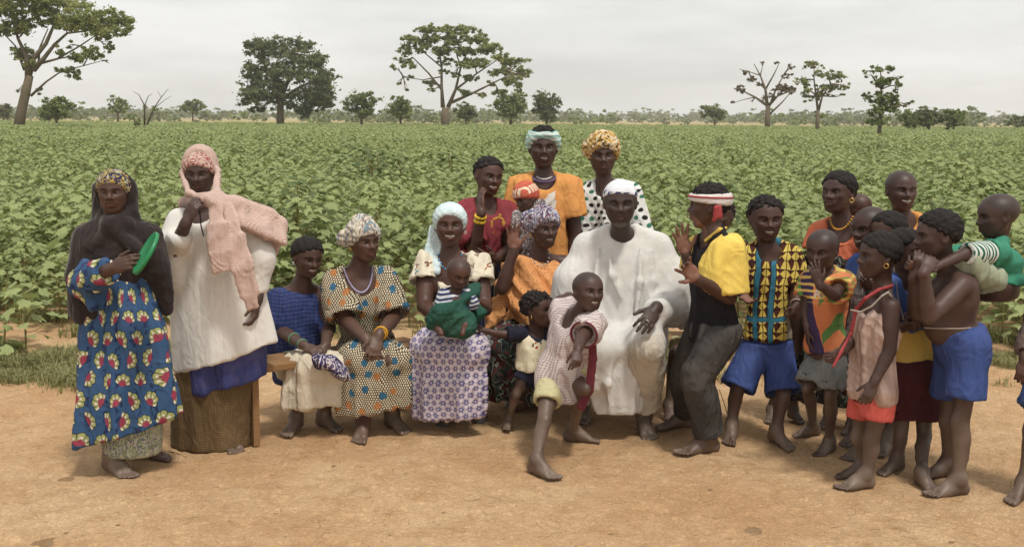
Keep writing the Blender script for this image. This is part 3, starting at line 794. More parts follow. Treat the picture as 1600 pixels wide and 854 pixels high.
# ================================================================== materials of people
def skin_mat():
    g = G('skin')
    a = g.t.nodes.new('ShaderNodeAttribute'); a.attribute_name = 'tint'
    n = g.noise(g.objco(), 55, 3); n2 = g.noise(g.objco(), 9, 3)
    c = g.scale_col(a.outputs['Color'], n2 * 0.45 + 0.80)
    g.base(c, 0.46, 0.42); g.bump(n, 0.12, 0.003)
    g.t.links.new((n2 * 0.25 + 0.38).s, g.b.inputs['Roughness']); g.b.inputs['Specular IOR Level'].default_value = 0.40
    return g.mat
M_SKIN = skin_mat()
def plain(name, col, rough=0.6, spec=0.3, metal=0.0):
    g = G(name).base(col, rough, spec); g.b.inputs['Metallic'].default_value = metal; return g.mat
M_EYE = None
def eye_mat():
    g = G('eye'); a = g.t.nodes.new('ShaderNodeAttribute'); a.attribute_name = 'tint'
    return g.base(a.outputs['Color'], 0.12, 0.5).mat
M_EYE = eye_mat()
M_TEETH = plain('teeth', srgb(196, 186, 170), 0.3, 0.4)
def hair_mat():
    g = G('hair'); n = g.noise(g.objco(), 160, 2); n2 = g.noise(g.objco(), 30, 3)
    c = g.mix(n2, (0.008, 0.007, 0.0065), (0.024, 0.019, 0.017)); g.base(c, 0.75, 0.25); return g.bump(n, 0.8, 0.006).mat
M_HAIR = hair_mat()
def stubble_mat():
    g = G('shaved_hair'); n = g.noise(g.objco(), 120, 3); n2 = g.noise(g.objco(), 14, 3)
    c = g.mix(n2, (0.030, 0.021, 0.018), (0.046, 0.032, 0.027)); g.base(c, 0.5, 0.4); return g.bump(n, 0.25, 0.003).mat
M_STUB = stubble_mat()
def cloth(name, colfn, rough=0.9, bump=0.35, weave=260, dirt=0.25, sheen=0.0, spec=0.15, dirtcol=None, val=0.95, sat=0.88):
    """colfn(g, u, v, w) -> colour socket or rgb tuple"""
    g = G(name); u, v, w = g.pat()
    wu = g.noise(g.vec(u, v, w), 6.5, 2, 0.5); wv_ = g.noise(g.vec(u + 7.7, v, w + 3.1), 6.5, 2, 0.5)     # the print bends with the cloth
    c = colfn(g, u + (wu - 0.5) * 0.045, v + (wv_ - 0.5) * 0.045, w)
    if isinstance(c, (tuple, list)): c = g.rgb(c)
    oc = g.objco(); n1 = g.noise(oc, 4.5, 4, 0.6); n2 = g.noise(oc, 34, 4, 0.65, 0.5); n3 = g.noise(oc, weave, 2)
    c = g.scale_col(c, n1 * 0.46 + n2 * 0.22 + 0.66)
    hs = g.t.nodes.new('ShaderNodeHueSaturation'); hs.inputs['Saturation'].default_value = sat; hs.inputs['Value'].default_value = val; g.t.links.new(c, hs.inputs['Color']); c = hs.outputs[0]
    if dirt: c = g.mix(((n1 * 0.6 + n2 * 0.5) - 0.52).max(0) * (dirt * 4), c, dirtcol or srgb(150, 122, 92))
    g.base(c, rough, spec)
    pv = g.vec(u + v * 0.06, v * 0.16, w * 0.8)                    # long folds stretched along the drape
    r1 = g.noise(pv, 15, 1.0, 0.4, 0.5); q2 = ((g.noise(g.vec(u + v * 0.35, v * 0.55 - u * 0.2, w), 13, 1.5, 0.45, 0.7) - 0.5) * 2).abs(); r3 = g.noise(g.vec(u, v * 0.3, w), 42, 1.5, 0.5, 0.4)
    crease = (1.0 - q2 * 3.2).max(0)                                # thin raised creases
    g.bump(r1 * 2.6 + crease * 0.35 + r3 * 0.55 + n2 * 0.15 + n3 * 0.06, bump * 1.15, 0.022)
    if sheen:
        g.b.inputs['Sheen Weight'].default_value = sheen
    return g.mat
def hexcell(g, u, v, s):
    """hexagonal lattice: offset from nearest cell centre (units of s), and a random value per cell"""
    h = s * 1.7320508
    def cell(du, dv):
        a = (u + du) / s; b = (v + dv) / h
        ia, ib = a.floor(), b.floor()
        return a - ia - 0.5, (b - ib - 0.5) * 1.7320508, ia, ib
    a, b = cell(0, 0), cell(s * 0.5, h * 0.5)
    da = a[0] * a[0] + a[1] * a[1]; db = b[0] * b[0] + b[1] * b[1]
    f = db.lt(da); mixf = lambda p, q: p + (q - p) * f
    x, y = mixf(a[0], b[0]), mixf(a[1], b[1])
    rnd = g.white(mixf(a[2], b[2] + 57.3), mixf(a[3], b[3] + 31.7))
    return x, y, rnd
# ================================================================== figure builder
def orient(yaw, pitch=0, roll=0):
    """rows: right (image right when facing the camera), forward, up. yaw>0 turns the face to image right"""
    y, p, r = R(yaw), R(pitch), R(roll)
    f = np.array([math.sin(y) * math.cos(p), -math.cos(y) * math.cos(p), math.sin(p)])
    x = np.array([math.cos(y), math.sin(y), 0]); u = np.cross(f, x)
    return np.array([x * math.cos(r) - u * math.sin(r), f, u * math.cos(r) + x * math.sin(r)])
class Head:
    def __init__(s, c, h, yaw=0, pitch=0, roll=0, child=0.0, smile=0.0, ears=True, old=0.0):
        s.c, s.h, s.A, s.child, s.smile, s.ears, s.old = np.asarray(c, float), h, orient(yaw, pitch, roll), child, smile, ears, old
    def w(s, x, y, z): return s.c + s.h * (s.A[0] * x + s.A[1] * y + s.A[2] * z)
    def local(s, V): return ((V - s.c) @ s.A.T) / s.h
    def crani(s): 
        c = s.child
        return (0, -0.075, 0.135 - 0.01 * c), (0.362 + 0.022 * c, 0.425 + 0.015 * c, 0.365)
    def prims(s):
        h, A, w, c = s.h, s.A, s.w, s.child; P = []
        def el(p, r, k=0.05, op='add', ax=None): P.append(ell(w(*p), np.array(r) * h, A if ax is None else ax, k * h, op))
        def co(p, q, a, b, k=0.05, op='add'): P.append(cone(w(*p), w(*q), a * h, b * h, k * h, op))
        cc, cr = s.crani()
        el(cc, cr)
        el((0, 0.09, -0.11), (0.285 + .02 * c, 0.265, 0.34), 0.10)
        co((0, 0.10, -0.28), (0, 0.225, -0.405 + 0.03 * c), 0.15, 0.085 - .01 * c, 0.08)
        for q in (-1, 1):
            co((q * 0.22, -0.03, -0.16), (q * 0.11, 0.19, -0.365 + .025 * c), 0.09, 0.08, 0.08)
            el((q * 0.165, 0.20, -0.06 - .02 * s.smile), (0.095 + .02 * c, 0.095, 0.085 + .015 * s.smile), 0.08)
            co((q * 0.04, 0.318, 0.088), (q * 0.20, 0.245, 0.095), 0.04, 0.04, 0.06)          # brow
            el((q * 0.142, 0.335, 0.018), (0.082, 0.075, 0.052), 0.06, 'sub')                  # socket
            el((q * 0.142, 0.232, 0.018), (0.080, 0.080, 0.064), 0.02)                         # lids round the eyeball
            el((q * 0.142, 0.318, 0.012), (0.068, 0.05, 0.0165), 0.010, 'sub')                # eye slit
            el((q * 0.062, 0.338, -0.118), (0.052, 0.052, 0.042), 0.03)                         # nostril wing
        co((0, 0.305, 0.07), (0, 0.395, -0.09), 0.030, 0.048, 0.04)
        el((0, 0.392, -0.10), (0.058, 0.055, 0.046), 0.03)
        for q in (-1, 1): el((q * 0.028, 0.395, -0.148), (0.017, 0.02, 0.012), 0.015, 'sub')
        el((0, 0.24, -0.235), (0.15, 0.13, 0.11), 0.06)
        mw = 0.115 + 0.045 * s.smile; up = 0.03 * s.smile; op = 0.014 * s.smile if s.smile > 0.3 else 0
        for q in (-1, 1):
            co((0, 0.366, -0.206 + op), (q * mw, 0.285, -0.222 + up), 0.036, 0.016, 0.016)
            co((0, 0.354, -0.268 - op), (q * mw, 0.285, -0.232 + up), 0.042, 0.016, 0.016)
        if s.smile > 0.3:
            for q in (-1, 1): co((0, 0.385, -0.240), (q * mw * 0.85, 0.318, -0.234 + up * 0.8), 0.026 + .010 * s.smile, 0.012, 0.004, 'sub')
        else:
            for q in (-1, 1): co((0, 0.402, -0.234), (q * mw * 0.9, 0.315, -0.228 + up), 0.008, 0.006, 0.01, 'sub')
        if s.ears:
            for q in (-1, 1):
                ax = orient(0, 0, 0); d = nrm(A[0] * q + A[1] * 0.25); e = np.array([d, nrm(np.cross(A[2], d)), A[2]])
                P.append(ell(w(q * 0.338, -0.05, -0.005), np.array([0.042, 0.088, 0.135]) * h, e, 0.02 * h))
                P.append(ell(w(q * 0.38, -0.03, 0.01), np.array([0.03, 0.05, 0.085]) * h, e, 0.02 * h, 'sub'))
        return P
    def tint(s, V, col):
        """lips, brows, mouth interior"""
        L = s.local(V); x, y, z = L[:, 0], L[:, 1], L[:, 2]
        mw = 0.115 + 0.045 * s.smile
        front = y > 0.24
        zz = z - 0.03 * s.smile * np.clip(np.abs(x) / mw, 0, 1) ** 2
        lip = front & (np.abs(x) < mw) & (zz > -0.315) & (zz < -0.165)
        m = np.clip(1 - (np.abs(x) / mw) ** 2, 0, 1) * np.clip(1 - (np.abs(zz + 0.238) / 0.078) ** 4, 0, 1) * lip
        pink = np.where((zz < -0.237)[:, None], np.array([[1.75, 1.35, 1.40]]), np.array([[1.15, 0.95, 1.0]]))
        col *= 1 + (pink - 1) * m[:, None] * 0.9
        inn = lip & (np.abs(zz + 0.236) < (0.010 if s.smile < 0.3 else 0.034)) & (y < (9 if s.smile < 0.3 else 0.372))
        col[inn] *= 0.35
        br = (y > 0.18) & (np.abs(np.abs(x) - 0.145) < 0.085) & (np.abs(z - 0.105 + 0.35 * (np.abs(np.abs(x) - 0.14)) ** 2 * 4) < 0.020)
        col[br] *= 0.35
        lid = (np.abs(np.abs(x) - 0.142) < 0.075) & (np.abs(z - 0.014) < 0.022) & (y > 0.2)
        col[lid] *= 0.55
        if s.old:
            beard = (z < -0.385) & (y > 0.12) & (z > -0.47) & (np.abs(x) < 0.13)
            col[beard] = col[beard] * 0.8 + np.array([0.07, 0.066, 0.062])
        return col
def sphere_vf(c, ax, rad, nu=14, nv=9):
    V, F = [], []
    for i in range(nv + 1):
        a = math.pi * i / nv
        for j in range(nu):
            b = 2 * math.pi * j / nu
            V.append((math.sin(a) * math.cos(b), math.cos(a), math.sin(a) * math.sin(b)))   # pole on +Y (forward)
    for i in range(nv):
        for j in range(nu):
            F.append((i * nu + j, i * nu + (j + 1) % nu, (i + 1) * nu + (j + 1) % nu, (i + 1) * nu + j))
    U = np.array(V); return U, np.asarray(c) + (U * np.asarray(rad)) @ np.asarray(ax), np.array(F)
def hand_prims(wrist, d, pn, side, L, curl=(0.25,) * 5, spread=0.25, fat=1.0, wr=0.026):
    """d: direction of the hand, pn: palm normal, side +1 left hand -1 right hand, L hand length"""
    d = nrm(d); pn = nrm(np.asarray(pn, float) - d * (np.asarray(pn, float) @ d)); th = np.cross(d, pn) * (1 if side < 0 else -1)
    w = np.asarray(wrist, float); P = []
    A = np.array([th, d, pn]); k = 0.035 * L
    P.append(cone(w - d * 0.10 * L, w + d * 0.12 * L, wr, 0.125 * L, 0.06 * L))
    P.append(ell(w + d * 0.30 * L, np.array([0.215, 0.27, 0.085 * fat]) * L, A, 0.06 * L))
    P.append(ell(w + d * 0.22 * L + th * 0.11 * L + pn * 0.03 * L, np.array([0.10, 0.17, 0.085]) * L, A, 0.05 * L))
    lens = (0.40, 0.45, 0.42, 0.33); offs = (0.150, 0.052, -0.048, -0.140); tips = []
    for i in range(4):
        c = curl[i + 1]; b = w + d * (0.50 - 0.02 * abs(i - 1)) * L + th * offs[i] * L
        fd = nrm(d + th * spread * (1.5 - i) * 0.42)
        ang = 0; p = b; seg = np.array([0.46, 0.30, 0.24]) * lens[i] * L; r0 = 0.047 * L * fat
        for j in range(3):
            ang += c * (1.35, 1.5, 1.0)[j] * 1.0
            dirv = fd * math.cos(ang) + pn * math.sin(ang)
            q = p + dirv * seg[j]
            P.append(cone(p, q, r0 * (1 - .08 * j), r0 * (0.93 - .08 * j), k if j else 0.05 * L)); p = q
        tips.append(p)
    c = curl[0]; b = w + d * 0.14 * L + th * 0.13 * L + pn * 0.02 * L
    t1 = nrm(d * 0.72 + th * (0.75 - 0.5 * c) + pn * (0.12 + 0.9 * c)); q = b + t1 * 0.25 * L
    P.append(cone(b, q, 0.062 * L, 0.052 * L, k))
    t2 = nrm(t1 + d * 0.35 + pn * 0.5 * c - th * 0.6 * c); P.append(cone(q, q + t2 * 0.19 * L, 0.052 * L, 0.042 * L, k))
    return P, (w, d, pn, th, L)
def foot_prims(ankle, toe, L, side, lift=0.0):
    """toe: horizontal pointing vector. side +1 if big toe is on image right of pointing direction"""
    a = np.asarray(ankle, float); d = nrm([toe[0], toe[1], 0]); s = np.array([d[1], -d[0], 0]) * side   # s: towards the big toe
    u = np.array([0, 0, 1.0]); q = L / 0.24; g = a[2] - 0.078 * q; P = []
    def pt(f, l, z): return np.array([a[0], a[1], g]) + d * f * q + s * l * q + u * z * q
    P.append(cone(a, pt(-0.035, 0, 0.034), 0.034 * q, 0.033 * q, 0.03))
    P.append(cone(a + u * 0.01, pt(0.07, 0.006, 0.048), 0.036 * q, 0.030 * q, 0.03))
    P.append(cone(pt(-0.03, 0, 0.026), pt(0.10, -0.014, 0.018), 0.028 * q, 0.022 * q, 0.02))
    P.append(cone(pt(0.05, 0.008, 0.045), pt(0.125, 0.018, 0.020), 0.029 * q, 0.021 * q, 0.02))
    P.append(cone(pt(0.05, -0.008, 0.034), pt(0.115, -0.024, 0.017), 0.026 * q, 0.018 * q, 0.02))
    for i, (l, f, r) in enumerate(((0.030, 0.186, 0.0145), (0.007, 0.188, 0.0095), (-0.011, 0.178, 0.009), (-0.027, 0.165, 0.0085), (-0.042, 0.149, 0.0085))):
        P.append(cone(pt(0.12, l * 0.9, 0.017), pt(f, l, 0.011), r * 0.92 * q, r * 0.95 * q, 0.0))
    return P, g
class Fig:
    """joints in world space: neck, pelvis (ch/pel), s e w per arm, h k a per leg ('L','R' = image left/right)"""
    N = 0
    def __init__(s, Y, S=1.0, girth=1.0, skin=(0.072, 0.036, 0.025)):
        s.Y, s.S, s.g, s.skin = Y, S, girth, np.array(skin); s.J = {}; s.head = None; s.hands = {}; s.feet = {}; s.parts = []
        s.extra = []; s.hol = []; s.low = ''; Fig.N += 1; s.seed = Fig.N * 17
    def p(s, x, y, dy=0.0): return at(x, y, s.Y + dy)
    def set(s, **kw):
        for k, v in kw.items(): s.J[k] = s.p(*v) if len(v) in (2, 3) and not isinstance(v, np.ndarray) else v
        return s
    def hd(s, x, y, hpx, dy=0.0, **kw):
        s.head = Head(s.p(x, y, dy), hpx * mpp(s.Y + dy), **kw); return s
    def limb(s, a, b, c, r, bulge=0.0):
        pass
    def torso(s, off=0.0, top=1.0, hip=1.0, waist=1.0, chest=1.0, k=0.05, depth=1.0, extend=0.0):
        J, S, g = s.J, s.S, s.g
        pel = (J['hL'] + J['hR']) / 2; nk = J['neck']; sh = (J['sL'] + J['sR']) / 2
        hw = np.linalg.norm(J['hR'] - J['hL']) / 2; sw = np.linalg.norm(J['sR'] - J['sL']) / 2
        rh, rs = nrm(J['hR'] - J['hL']), nrm(J['sR'] - J['sL'])
        ax = nrm(sh - pel); L = np.linalg.norm(sh - pel)
        up = nrm(J['hL'] * 0 + ax)
        hwid = (hw + 0.075 * S * g) * hip; d0 = 0.105 * S * g * depth
        st = [(pel - ax * (0.09 * S + extend), rh, hwid * 0.92 + off, d0 * 0.95 + off),
              (pel + ax * 0.02 * S, rh, hwid + off, d0 * 1.08 + off),
              (lerp(pel, sh, 0.38), nrm(rh + rs), (sw * 0.72 + 0.01 * S) * waist * g ** 0.5 + off, d0 * 0.92 * waist + off),
              (lerp(pel, sh, 0.72), rs, (sw * 0.86 + 0.02 * S) * chest + off, d0 * 1.06 * chest + off),
              (lerp(pel, sh, 0.93), rs, (sw * 0.92) + off, d0 * 0.86 + off),
              (sh + ax * 0.035 * S, rs, sw * 0.62 + off, d0 * 0.55 + off)]
        return [loft(st, k * S, rnd=0.03 * S)]
    def trap(s, off=0.0):
        J, S = s.J, s.S; P = []
        for q in 'LR':
            P.append(cone(lerp(J['neck'], J['s' + q], 0.14) + [0, 0, 0.012 * S], lerp(J['neck'], J['s' + q], 0.92), 0.040 * S + off * .7, 0.046 * S + off * .8, 0.05 * S))
        return P
    def arm(s, q, off=0.0, a=0.0, b=2.0, flat=True, flare=0.0, k=0.025, droop=0.0, cutoff=None):
        """arm between parameters a..b (0 shoulder, 1 elbow, 2 wrist)"""
        J, S, g = s.J, s.S, s.g; pts = [J['s' + q], J['e' + q], J['w' + q]]
        rad = [0.056 * S * g ** .5, 0.041 * S * g ** .5, 0.027 * S]
        P = []
        def pos(t): i = min(int(t), 1); return lerp(pts[i], pts[i + 1], t - i)
        def ra(t): i = min(int(t), 1); return rad[i] * (1 - (t - i)) + rad[i + 1] * (t - i)
        ks = [a] + [t for t in (0.45, 1.0, 1.3) if a < t < b] + [b]
        for i in range(len(ks) - 1):
            t0, t1 = ks[i], ks[i + 1]
            b0 = 0.004 * S if t0 in (0.45, 1.3) else 0; b1 = 0.004 * S if t1 in (0.45, 1.3) else 0
            f0 = flare * ((t0 - a) / (b - a)) ** 1.5; f1 = flare * ((t1 - a) / (b - a)) ** 1.5
            cut = None
            if flat and b < 2.01 and t1 > b - 0.7:
                d = nrm(pos(b) - pos(max(a, b - 0.3) if not (b > 1 > b - 0.3) else 1.0)); cut = (pos(b), d)
            P.append(cone(pos(t0) - [0, 0, droop * f0], pos(t1) - [0, 0, droop * f1], ra(t0) + off + b0 + f0, ra(t1) + off + b1 + f1, k * S if i == 0 else 0.006, cut=cut))
        if flat and b < 2.01:
            d = cut[1]; r = ra(b) + off + flare - 0.0185; s.hol.append(cone(pos(b) - d * 0.035, pos(b) + d * 0.06, r, r, 0.003, 'sub', cut=(pos(b) - d * 0.035, -d)))
        return P
    def leg(s, q, off=0.0, a=0.0, b=2.0, flat=False, flare=0.0, k=0.03):
        J, S, g = s.J, s.S, s.g; pts = [J['h' + q], J['k' + q], J['a' + q]]
        gg = g ** .5
        prof = [(0, 0.080 * gg), (0.5, 0.068 * gg), (0.92, 0.052 * gg), (1.06, 0.049 * gg), (1.32, 0.051 * gg), (1.62, 0.040), (1.9, 0.033), (2.0, 0.034)]
        P = []
        def pos(t):
            i = min(int(t), 1); v = lerp(pts[i], pts[i + 1], t - i)
            if 1.05 < t < 1.9:     # calf sits behind the shin line
                ax = nrm(pts[2] - pts[1]); bk = nrm(pts[1] - pts[0]); bk = bk - ax * (bk @ ax)
                bd = s.J.get('back' + q, np.array([0, 1.0, 0])); bd = nrm(bd - ax * (bd @ ax))
                v = v + bd * 0.014 * S * math.sin((t - 1.05) / 0.85 * math.pi)
            return v
        def ra(t): return np.interp(t, [p[0] for p in prof], [p[1] for p in prof]) * S * (0.92 if S < 0.9 and S > 0.6 else 1.0)
        ks = [a] + [p[0] for p in prof if a < p[0] < b] + [b]
        for i in range(len(ks) - 1):
            t0, t1 = ks[i], ks[i + 1]
            f0 = flare * ((t0 - a) / (b - a)) ** 1.3; f1 = flare * ((t1 - a) / (b - a)) ** 1.3
            cut = (pos(b), nrm(pos(b) - pos(max(b - 0.3, a) if not (b > 1 > b - 0.3) else 1.0))) if flat and t1 > b - 0.7 else None
            P.append(cone(pos(t0), pos(t1), ra(t0) + off + f0, ra(t1) + off + f1, k * S if i == 0 else 0.006, cut=cut))
        if not flat and a == 0 and off == 0 and b == 2.0:          # kneecap and shin edge
            bd = s.J.get('back' + q, np.array([0, 1.0, 0])); P.append(ell(pts[1] - nrm(bd) * 0.030 * S - np.array([0, 0, 0.004]) * S, np.array([0.032, 0.032, 0.042]) * S, None, 0.03 * S))
            P.append(cone(lerp(pts[1], pts[2], .15) - nrm(bd) * 0.030 * S, lerp(pts[1], pts[2], .8) - nrm(bd) * 0.016 * S, 0.014 * S, 0.010 * S, 0.04 * S))
        if flat:
            d = cut[1]; r = ra(b) + off + flare - 0.0185; s.hol.append(cone(pos(b) - d * 0.04, pos(b) + d * 0.06, r, r, 0.003, 'sub', cut=(pos(b) - d * 0.04, -d)))
        return P
    def hand(s, q, tip, pn, side, L=None, curl=0.25, spread=0.2, **kw):
        w = s.J['w' + q]; d = (s.p(*tip) if not isinstance(tip, np.ndarray) else tip) - w
        L = L or 0.175 * s.S; c = (curl,) * 5 if np.isscalar(curl) else curl
        s.hands[q] = hand_prims(w, d, pn, side, L, c, spread, wr=0.027 * s.S, **kw); return s
    def foot(s, q, toe, side=None, L=None):
        """toe: (x, y) horizontal vector"""
        s.feet[q] = foot_prims(s.J['a' + q], toe, L or 0.235 * s.S, side if side is not None else (-1 if q == 'L' else 1))
        return s
    def root(s, label, cat='person', name='person', group='people posing in front of the field'):
        b = (s.J['hL'] + s.J['hR']) / 2
        z = min([f[1] for f in s.feet.values()], default=0.0)
        s.o = tag(empty(name, (b[0], b[1], max(z, 0.0))), label, cat, group); return s
    def body(s, h=0.0150, bust=0.0, arms='LR', legs='LR', torso=True, hface=None, trunk_kw=None):
        P = []; J, S = s.J, s.S; fine = []
        if torso: P += s.torso(-0.004, **(trunk_kw or {})) + s.trap(-0.006)
        if s.head is not None:
            hc = s.head; P.append(cone(J['neck'] - [0, 0, 0.02 * S], hc.w(0, -0.10, -0.22), 0.050 * S * s.g ** .3, 0.205 * hc.h, 0.04 * S))
        for q in arms: P += s.arm(q, 0, flat=False)
        for q in legs: P += s.leg(q)
        P += s.extra
        if s.head is not None:
            hp = s.head.prims(); P += hp; r = s.head.h * 0.60
            fine.append((hc.c - r, hc.c + r, hface or max(0.0042, min(0.0052, s.head.h * 0.021))))
        for q, (hp, fr) in s.hands.items():
            P += hp; ad = [p for p in hp if p.op == 'add']
            fine.append((np.min([p.lo for p in ad], 0) - 0.012, np.max([p.hi for p in ad], 0) + 0.012, (0.0062 if 'h' in s.low else 0.0039 if S > 0.75 else 0.0033)))
        for q, (fp, gz) in s.feet.items():
            P += fp; ad = fp
            fine.append((np.min([p.lo for p in ad], 0) - 0.012, np.max([p.hi for p in ad], 0) + 0.012, 0.009 if 'f' in s.low else 0.0043))
        for q, (fp, gz) in s.feet.items():
            lo, hi = fine[-1][0], fine[-1][1]
        P.append(plane_cut((0, 0, -0.012), (0, 0, -1)))
        V, F = mesh_prims(P, h * (0.8 if S < 0.7 else 1), fine)
        col = np.tile(s.skin, (len(V), 1))
        if s.head is not None:
            near = np.linalg.norm(V - s.head.c, axis=1) < s.head.h * 0.7
            col[near] = s.head.tint(V[near], col[near])
        for q, (hp, (w, d, pn, th, L)) in s.hands.items():
            rel = V - w; m = (np.linalg.norm(rel - d * L * 0.5, axis=1) < L * 0.75) & (rel @ d > 0.02)
            N = vnormals(V, F)
            pal = np.clip((N @ pn) * 1.8, 0, 1) * m
            col = col * (1 - pal[:, None]) + pal[:, None] * (s.skin * np.array([2.9, 2.7, 2.5]) + 0.01)
        dust = np.clip(1.15 - (V[:, 2] - 0.03) / (0.52 * S + 0.05), 0, 1) * s.J.get('dust', 0.72)
        dust = dust * np.clip(0.75 + 0.4 * waves(V, 8, 15, 60, s.seed), 0, 1)
        if len(s.feet): col = col * (1 - dust[:, None]) + dust[:, None] * np.array([0.205, 0.155, 0.115])
        s.ob = put('body', V, F, M_SKIN, s.o, attrs={'tint': np.c_[col, np.ones(len(col))]})
        if s.head is not None: s.eyes()
        return s
    def eyes(s, look=None):
        hd_ = s.head
        for q in (-1, 1):
            U, V, F = sphere_vf(hd_.w(q * 0.142, 0.240, 0.014), hd_.A, np.array([0.066, 0.066, 0.060]) * hd_.h)
            lx = s.J.get('look', (0.0, 0.0)); c = nrm([lx[0], 1.0, lx[1]])
            ang = np.arccos(np.clip(U @ c, -1, 1)); t = np.clip((ang - 0.60) / 0.12, 0, 1)[:, None]
            col = np.array([0.012, 0.008, 0.006]) * (1 - t) + np.array([0.24, 0.20, 0.18]) * t
            put('eye', V, F, M_EYE, s.ob, attrs={'tint': np.c_[col, np.ones(len(col))]})
        if hd_.smile > 0.3:
            mw = (0.115 + 0.045 * hd_.smile) * 0.84; n = 13; V, F = [], []
            for i in range(n):
                x = -mw + 2 * mw * i / (n - 1); y = 0.362 - 0.055 * (x / mw) ** 2; zc = -0.232 + 0.024 * hd_.smile * (x / mw) ** 2
                hz = (0.018 + 0.010 * hd_.smile) * (1 - 0.55 * (x / mw) ** 2)
                for z, yy in ((zc + hz, y), (zc - hz, y - 0.004), (zc - hz, y - 0.03), (zc + hz, y - 0.03)): V.append(hd_.w(x, yy, z))
            for i in range(n - 1):
                for k in range(4): F.append((i * 4 + k, i * 4 + (k + 1) % 4, i * 4 + 4 + (k + 1) % 4, i * 4 + 4 + k))
            put('teeth', V, F, M_TEETH, s.ob)
    def cloth(s, name, prims, mat, h=0.0105, amp=0.005, scale=68, dirn=(0, 0, 1), proj='front', label=None, cutz=True, relaxn=1, stretch=0.10, R0=0.22, ctr=None, parent=None):
        if cutz: prims = list(prims) + [plane_cut((0, 0, 0.004), (0, 0, -1))]
        prims = list(prims) + s.hol; s.hol = []
        V, F = mesh_prims(prims, h * 1.06)
        if relaxn: V = relax(V, F, relaxn)
        if amp: V = wrinkle(V, F, amp * 1.25, scale, s.seed + len(s.parts), dirn, stretch)
        J = s.J
        c = ctr if ctr is not None else (J['hL'] + J['hR']) / 2
        if proj == 'cyl':
            th = np.arctan2(V[:, 0] - c[0], -(V[:, 1] - c[1])); pat = np.c_[th * R0, V[:, 2], np.zeros(len(V))]
        elif proj == 'head':
            L = s.head.local(V) * s.head.h; pat = np.c_[L[:, 0] + L[:, 1] * 0.7, L[:, 2], L[:, 1]]
        else:
            rs = nrm(J['sR'] - J['sL']); fw = nrm(np.cross([0, 0, 1.0], rs)) * -1
            pat = np.c_[(V - c) @ rs + 0.45 * ((V - c) @ fw), V[:, 2] - c[2], (V - c) @ fw]
        o = put(name, V, F, mat, parent or s.o, attrs={'pat': pat})
        if label: o['label'] = label
        s.parts.append(o); return o
    def neckhole(s, r=0.062, drop=0.03, fwd=0.03, k=0.012):
        J, S = s.J, s.S
        fw = nrm(np.cross(nrm(J['sR'] - J['sL']), [0, 0, 1.0]))
        c = J['neck'] + fw * fwd * S
        return cone(c + np.array([0, 0, -drop * S]) + fw * 0.03 * S, c + np.array([0, 0, 0.16 * S]), r * S, r * 1.1 * S, k, 'sub')
    def fw(s): return nrm(np.cross(nrm(s.J['sR'] - s.J['sL']), [0, 0, 1.0]))
    def shirt(s, name, mat, off=0.014, sleeve=0.8, hem=None, hemn=(0, 0, -1), flare=0.02, body_ext=0.02, nk=0.06, drop=0.02, amp=0.006, kw=None, extra=(), tkw=None, arms='LR', h=0.0105, scale=68, fwdn=0.03):
        """T-shirt like top. sleeve: arm parameter of the cuff (per side dict or number); hem: pixel (x,y) of the hem cut"""
        P = s.torso(off, extend=body_ext, **(tkw or {})) + s.trap(off)
        for q in arms:
            sl = sleeve[q] if isinstance(sleeve, dict) else sleeve
            if sl: P += s.arm(q, off + 0.004, 0, sl, flare=flare)
        P += list(extra)
        if nk: P.append(s.neckhole(nk, drop, fwdn))
        if hem is not None: P.append(plane_cut(s.p(*hem), hemn))
        return s.cloth(name, P, mat, h=h, amp=amp * s.S ** .5, scale=scale, **(kw or {}))
    def shorts(s, name, mat, off=0.016, b=0.8, flare=0.03, hip=1.0, top=None, amp=0.006, kw=None, h=0.0105, tkw=None):
        J, S = s.J, s.S; P = s.torso(off, hip=hip, **(tkw or {}))
        pel = (J['hL'] + J['hR']) / 2; sh = (J['sL'] + J['sR']) / 2; ax = nrm(sh - pel)
        P.append(plane_cut(pel + ax * (0.13 * S if top is None else top), ax))
        for q in 'LR':
            bb = b[q] if isinstance(b, dict) else b
            P += s.leg(q, off, 0, bb, flat=True, flare=flare)
        return s.cloth(name, P, mat, h=h, amp=amp * S ** .5, **(kw or {}))
    def bald(s, line=0.23, back=-0.18):
        """shaved head: only a darker, slightly grey cast of the scalp above the hairline"""
        me = s.ob.data; n_ = len(me.vertices); co = np.zeros(n_ * 3, np.float32); me.vertices.foreach_get('co', co); L = s.head.local(co.reshape(-1, 3) + np.array(s.o.location))
        d1 = (L[:, 1] - 0.25) * 0.92 - (L[:, 2] - line) * 0.42; d2 = -(L[:, 2] - 0.06) * 0.82 + (L[:, 1] + 0.02) * 0.57
        m = np.clip(-np.maximum(d1, d2) / 0.06, 0, 1) * (np.linalg.norm(L, axis=1) < 0.75)
        at_ = me.attributes['tint']; c = np.zeros(n_ * 4, np.float32); at_.data.foreach_get('color', c); c = c.reshape(-1, 4)
        c[:, :3] = c[:, :3] * (1 - m[:, None]) + m[:, None] * (c[:, :3] * 0.55 + 0.008); at_.data.foreach_set('color', c.ravel())
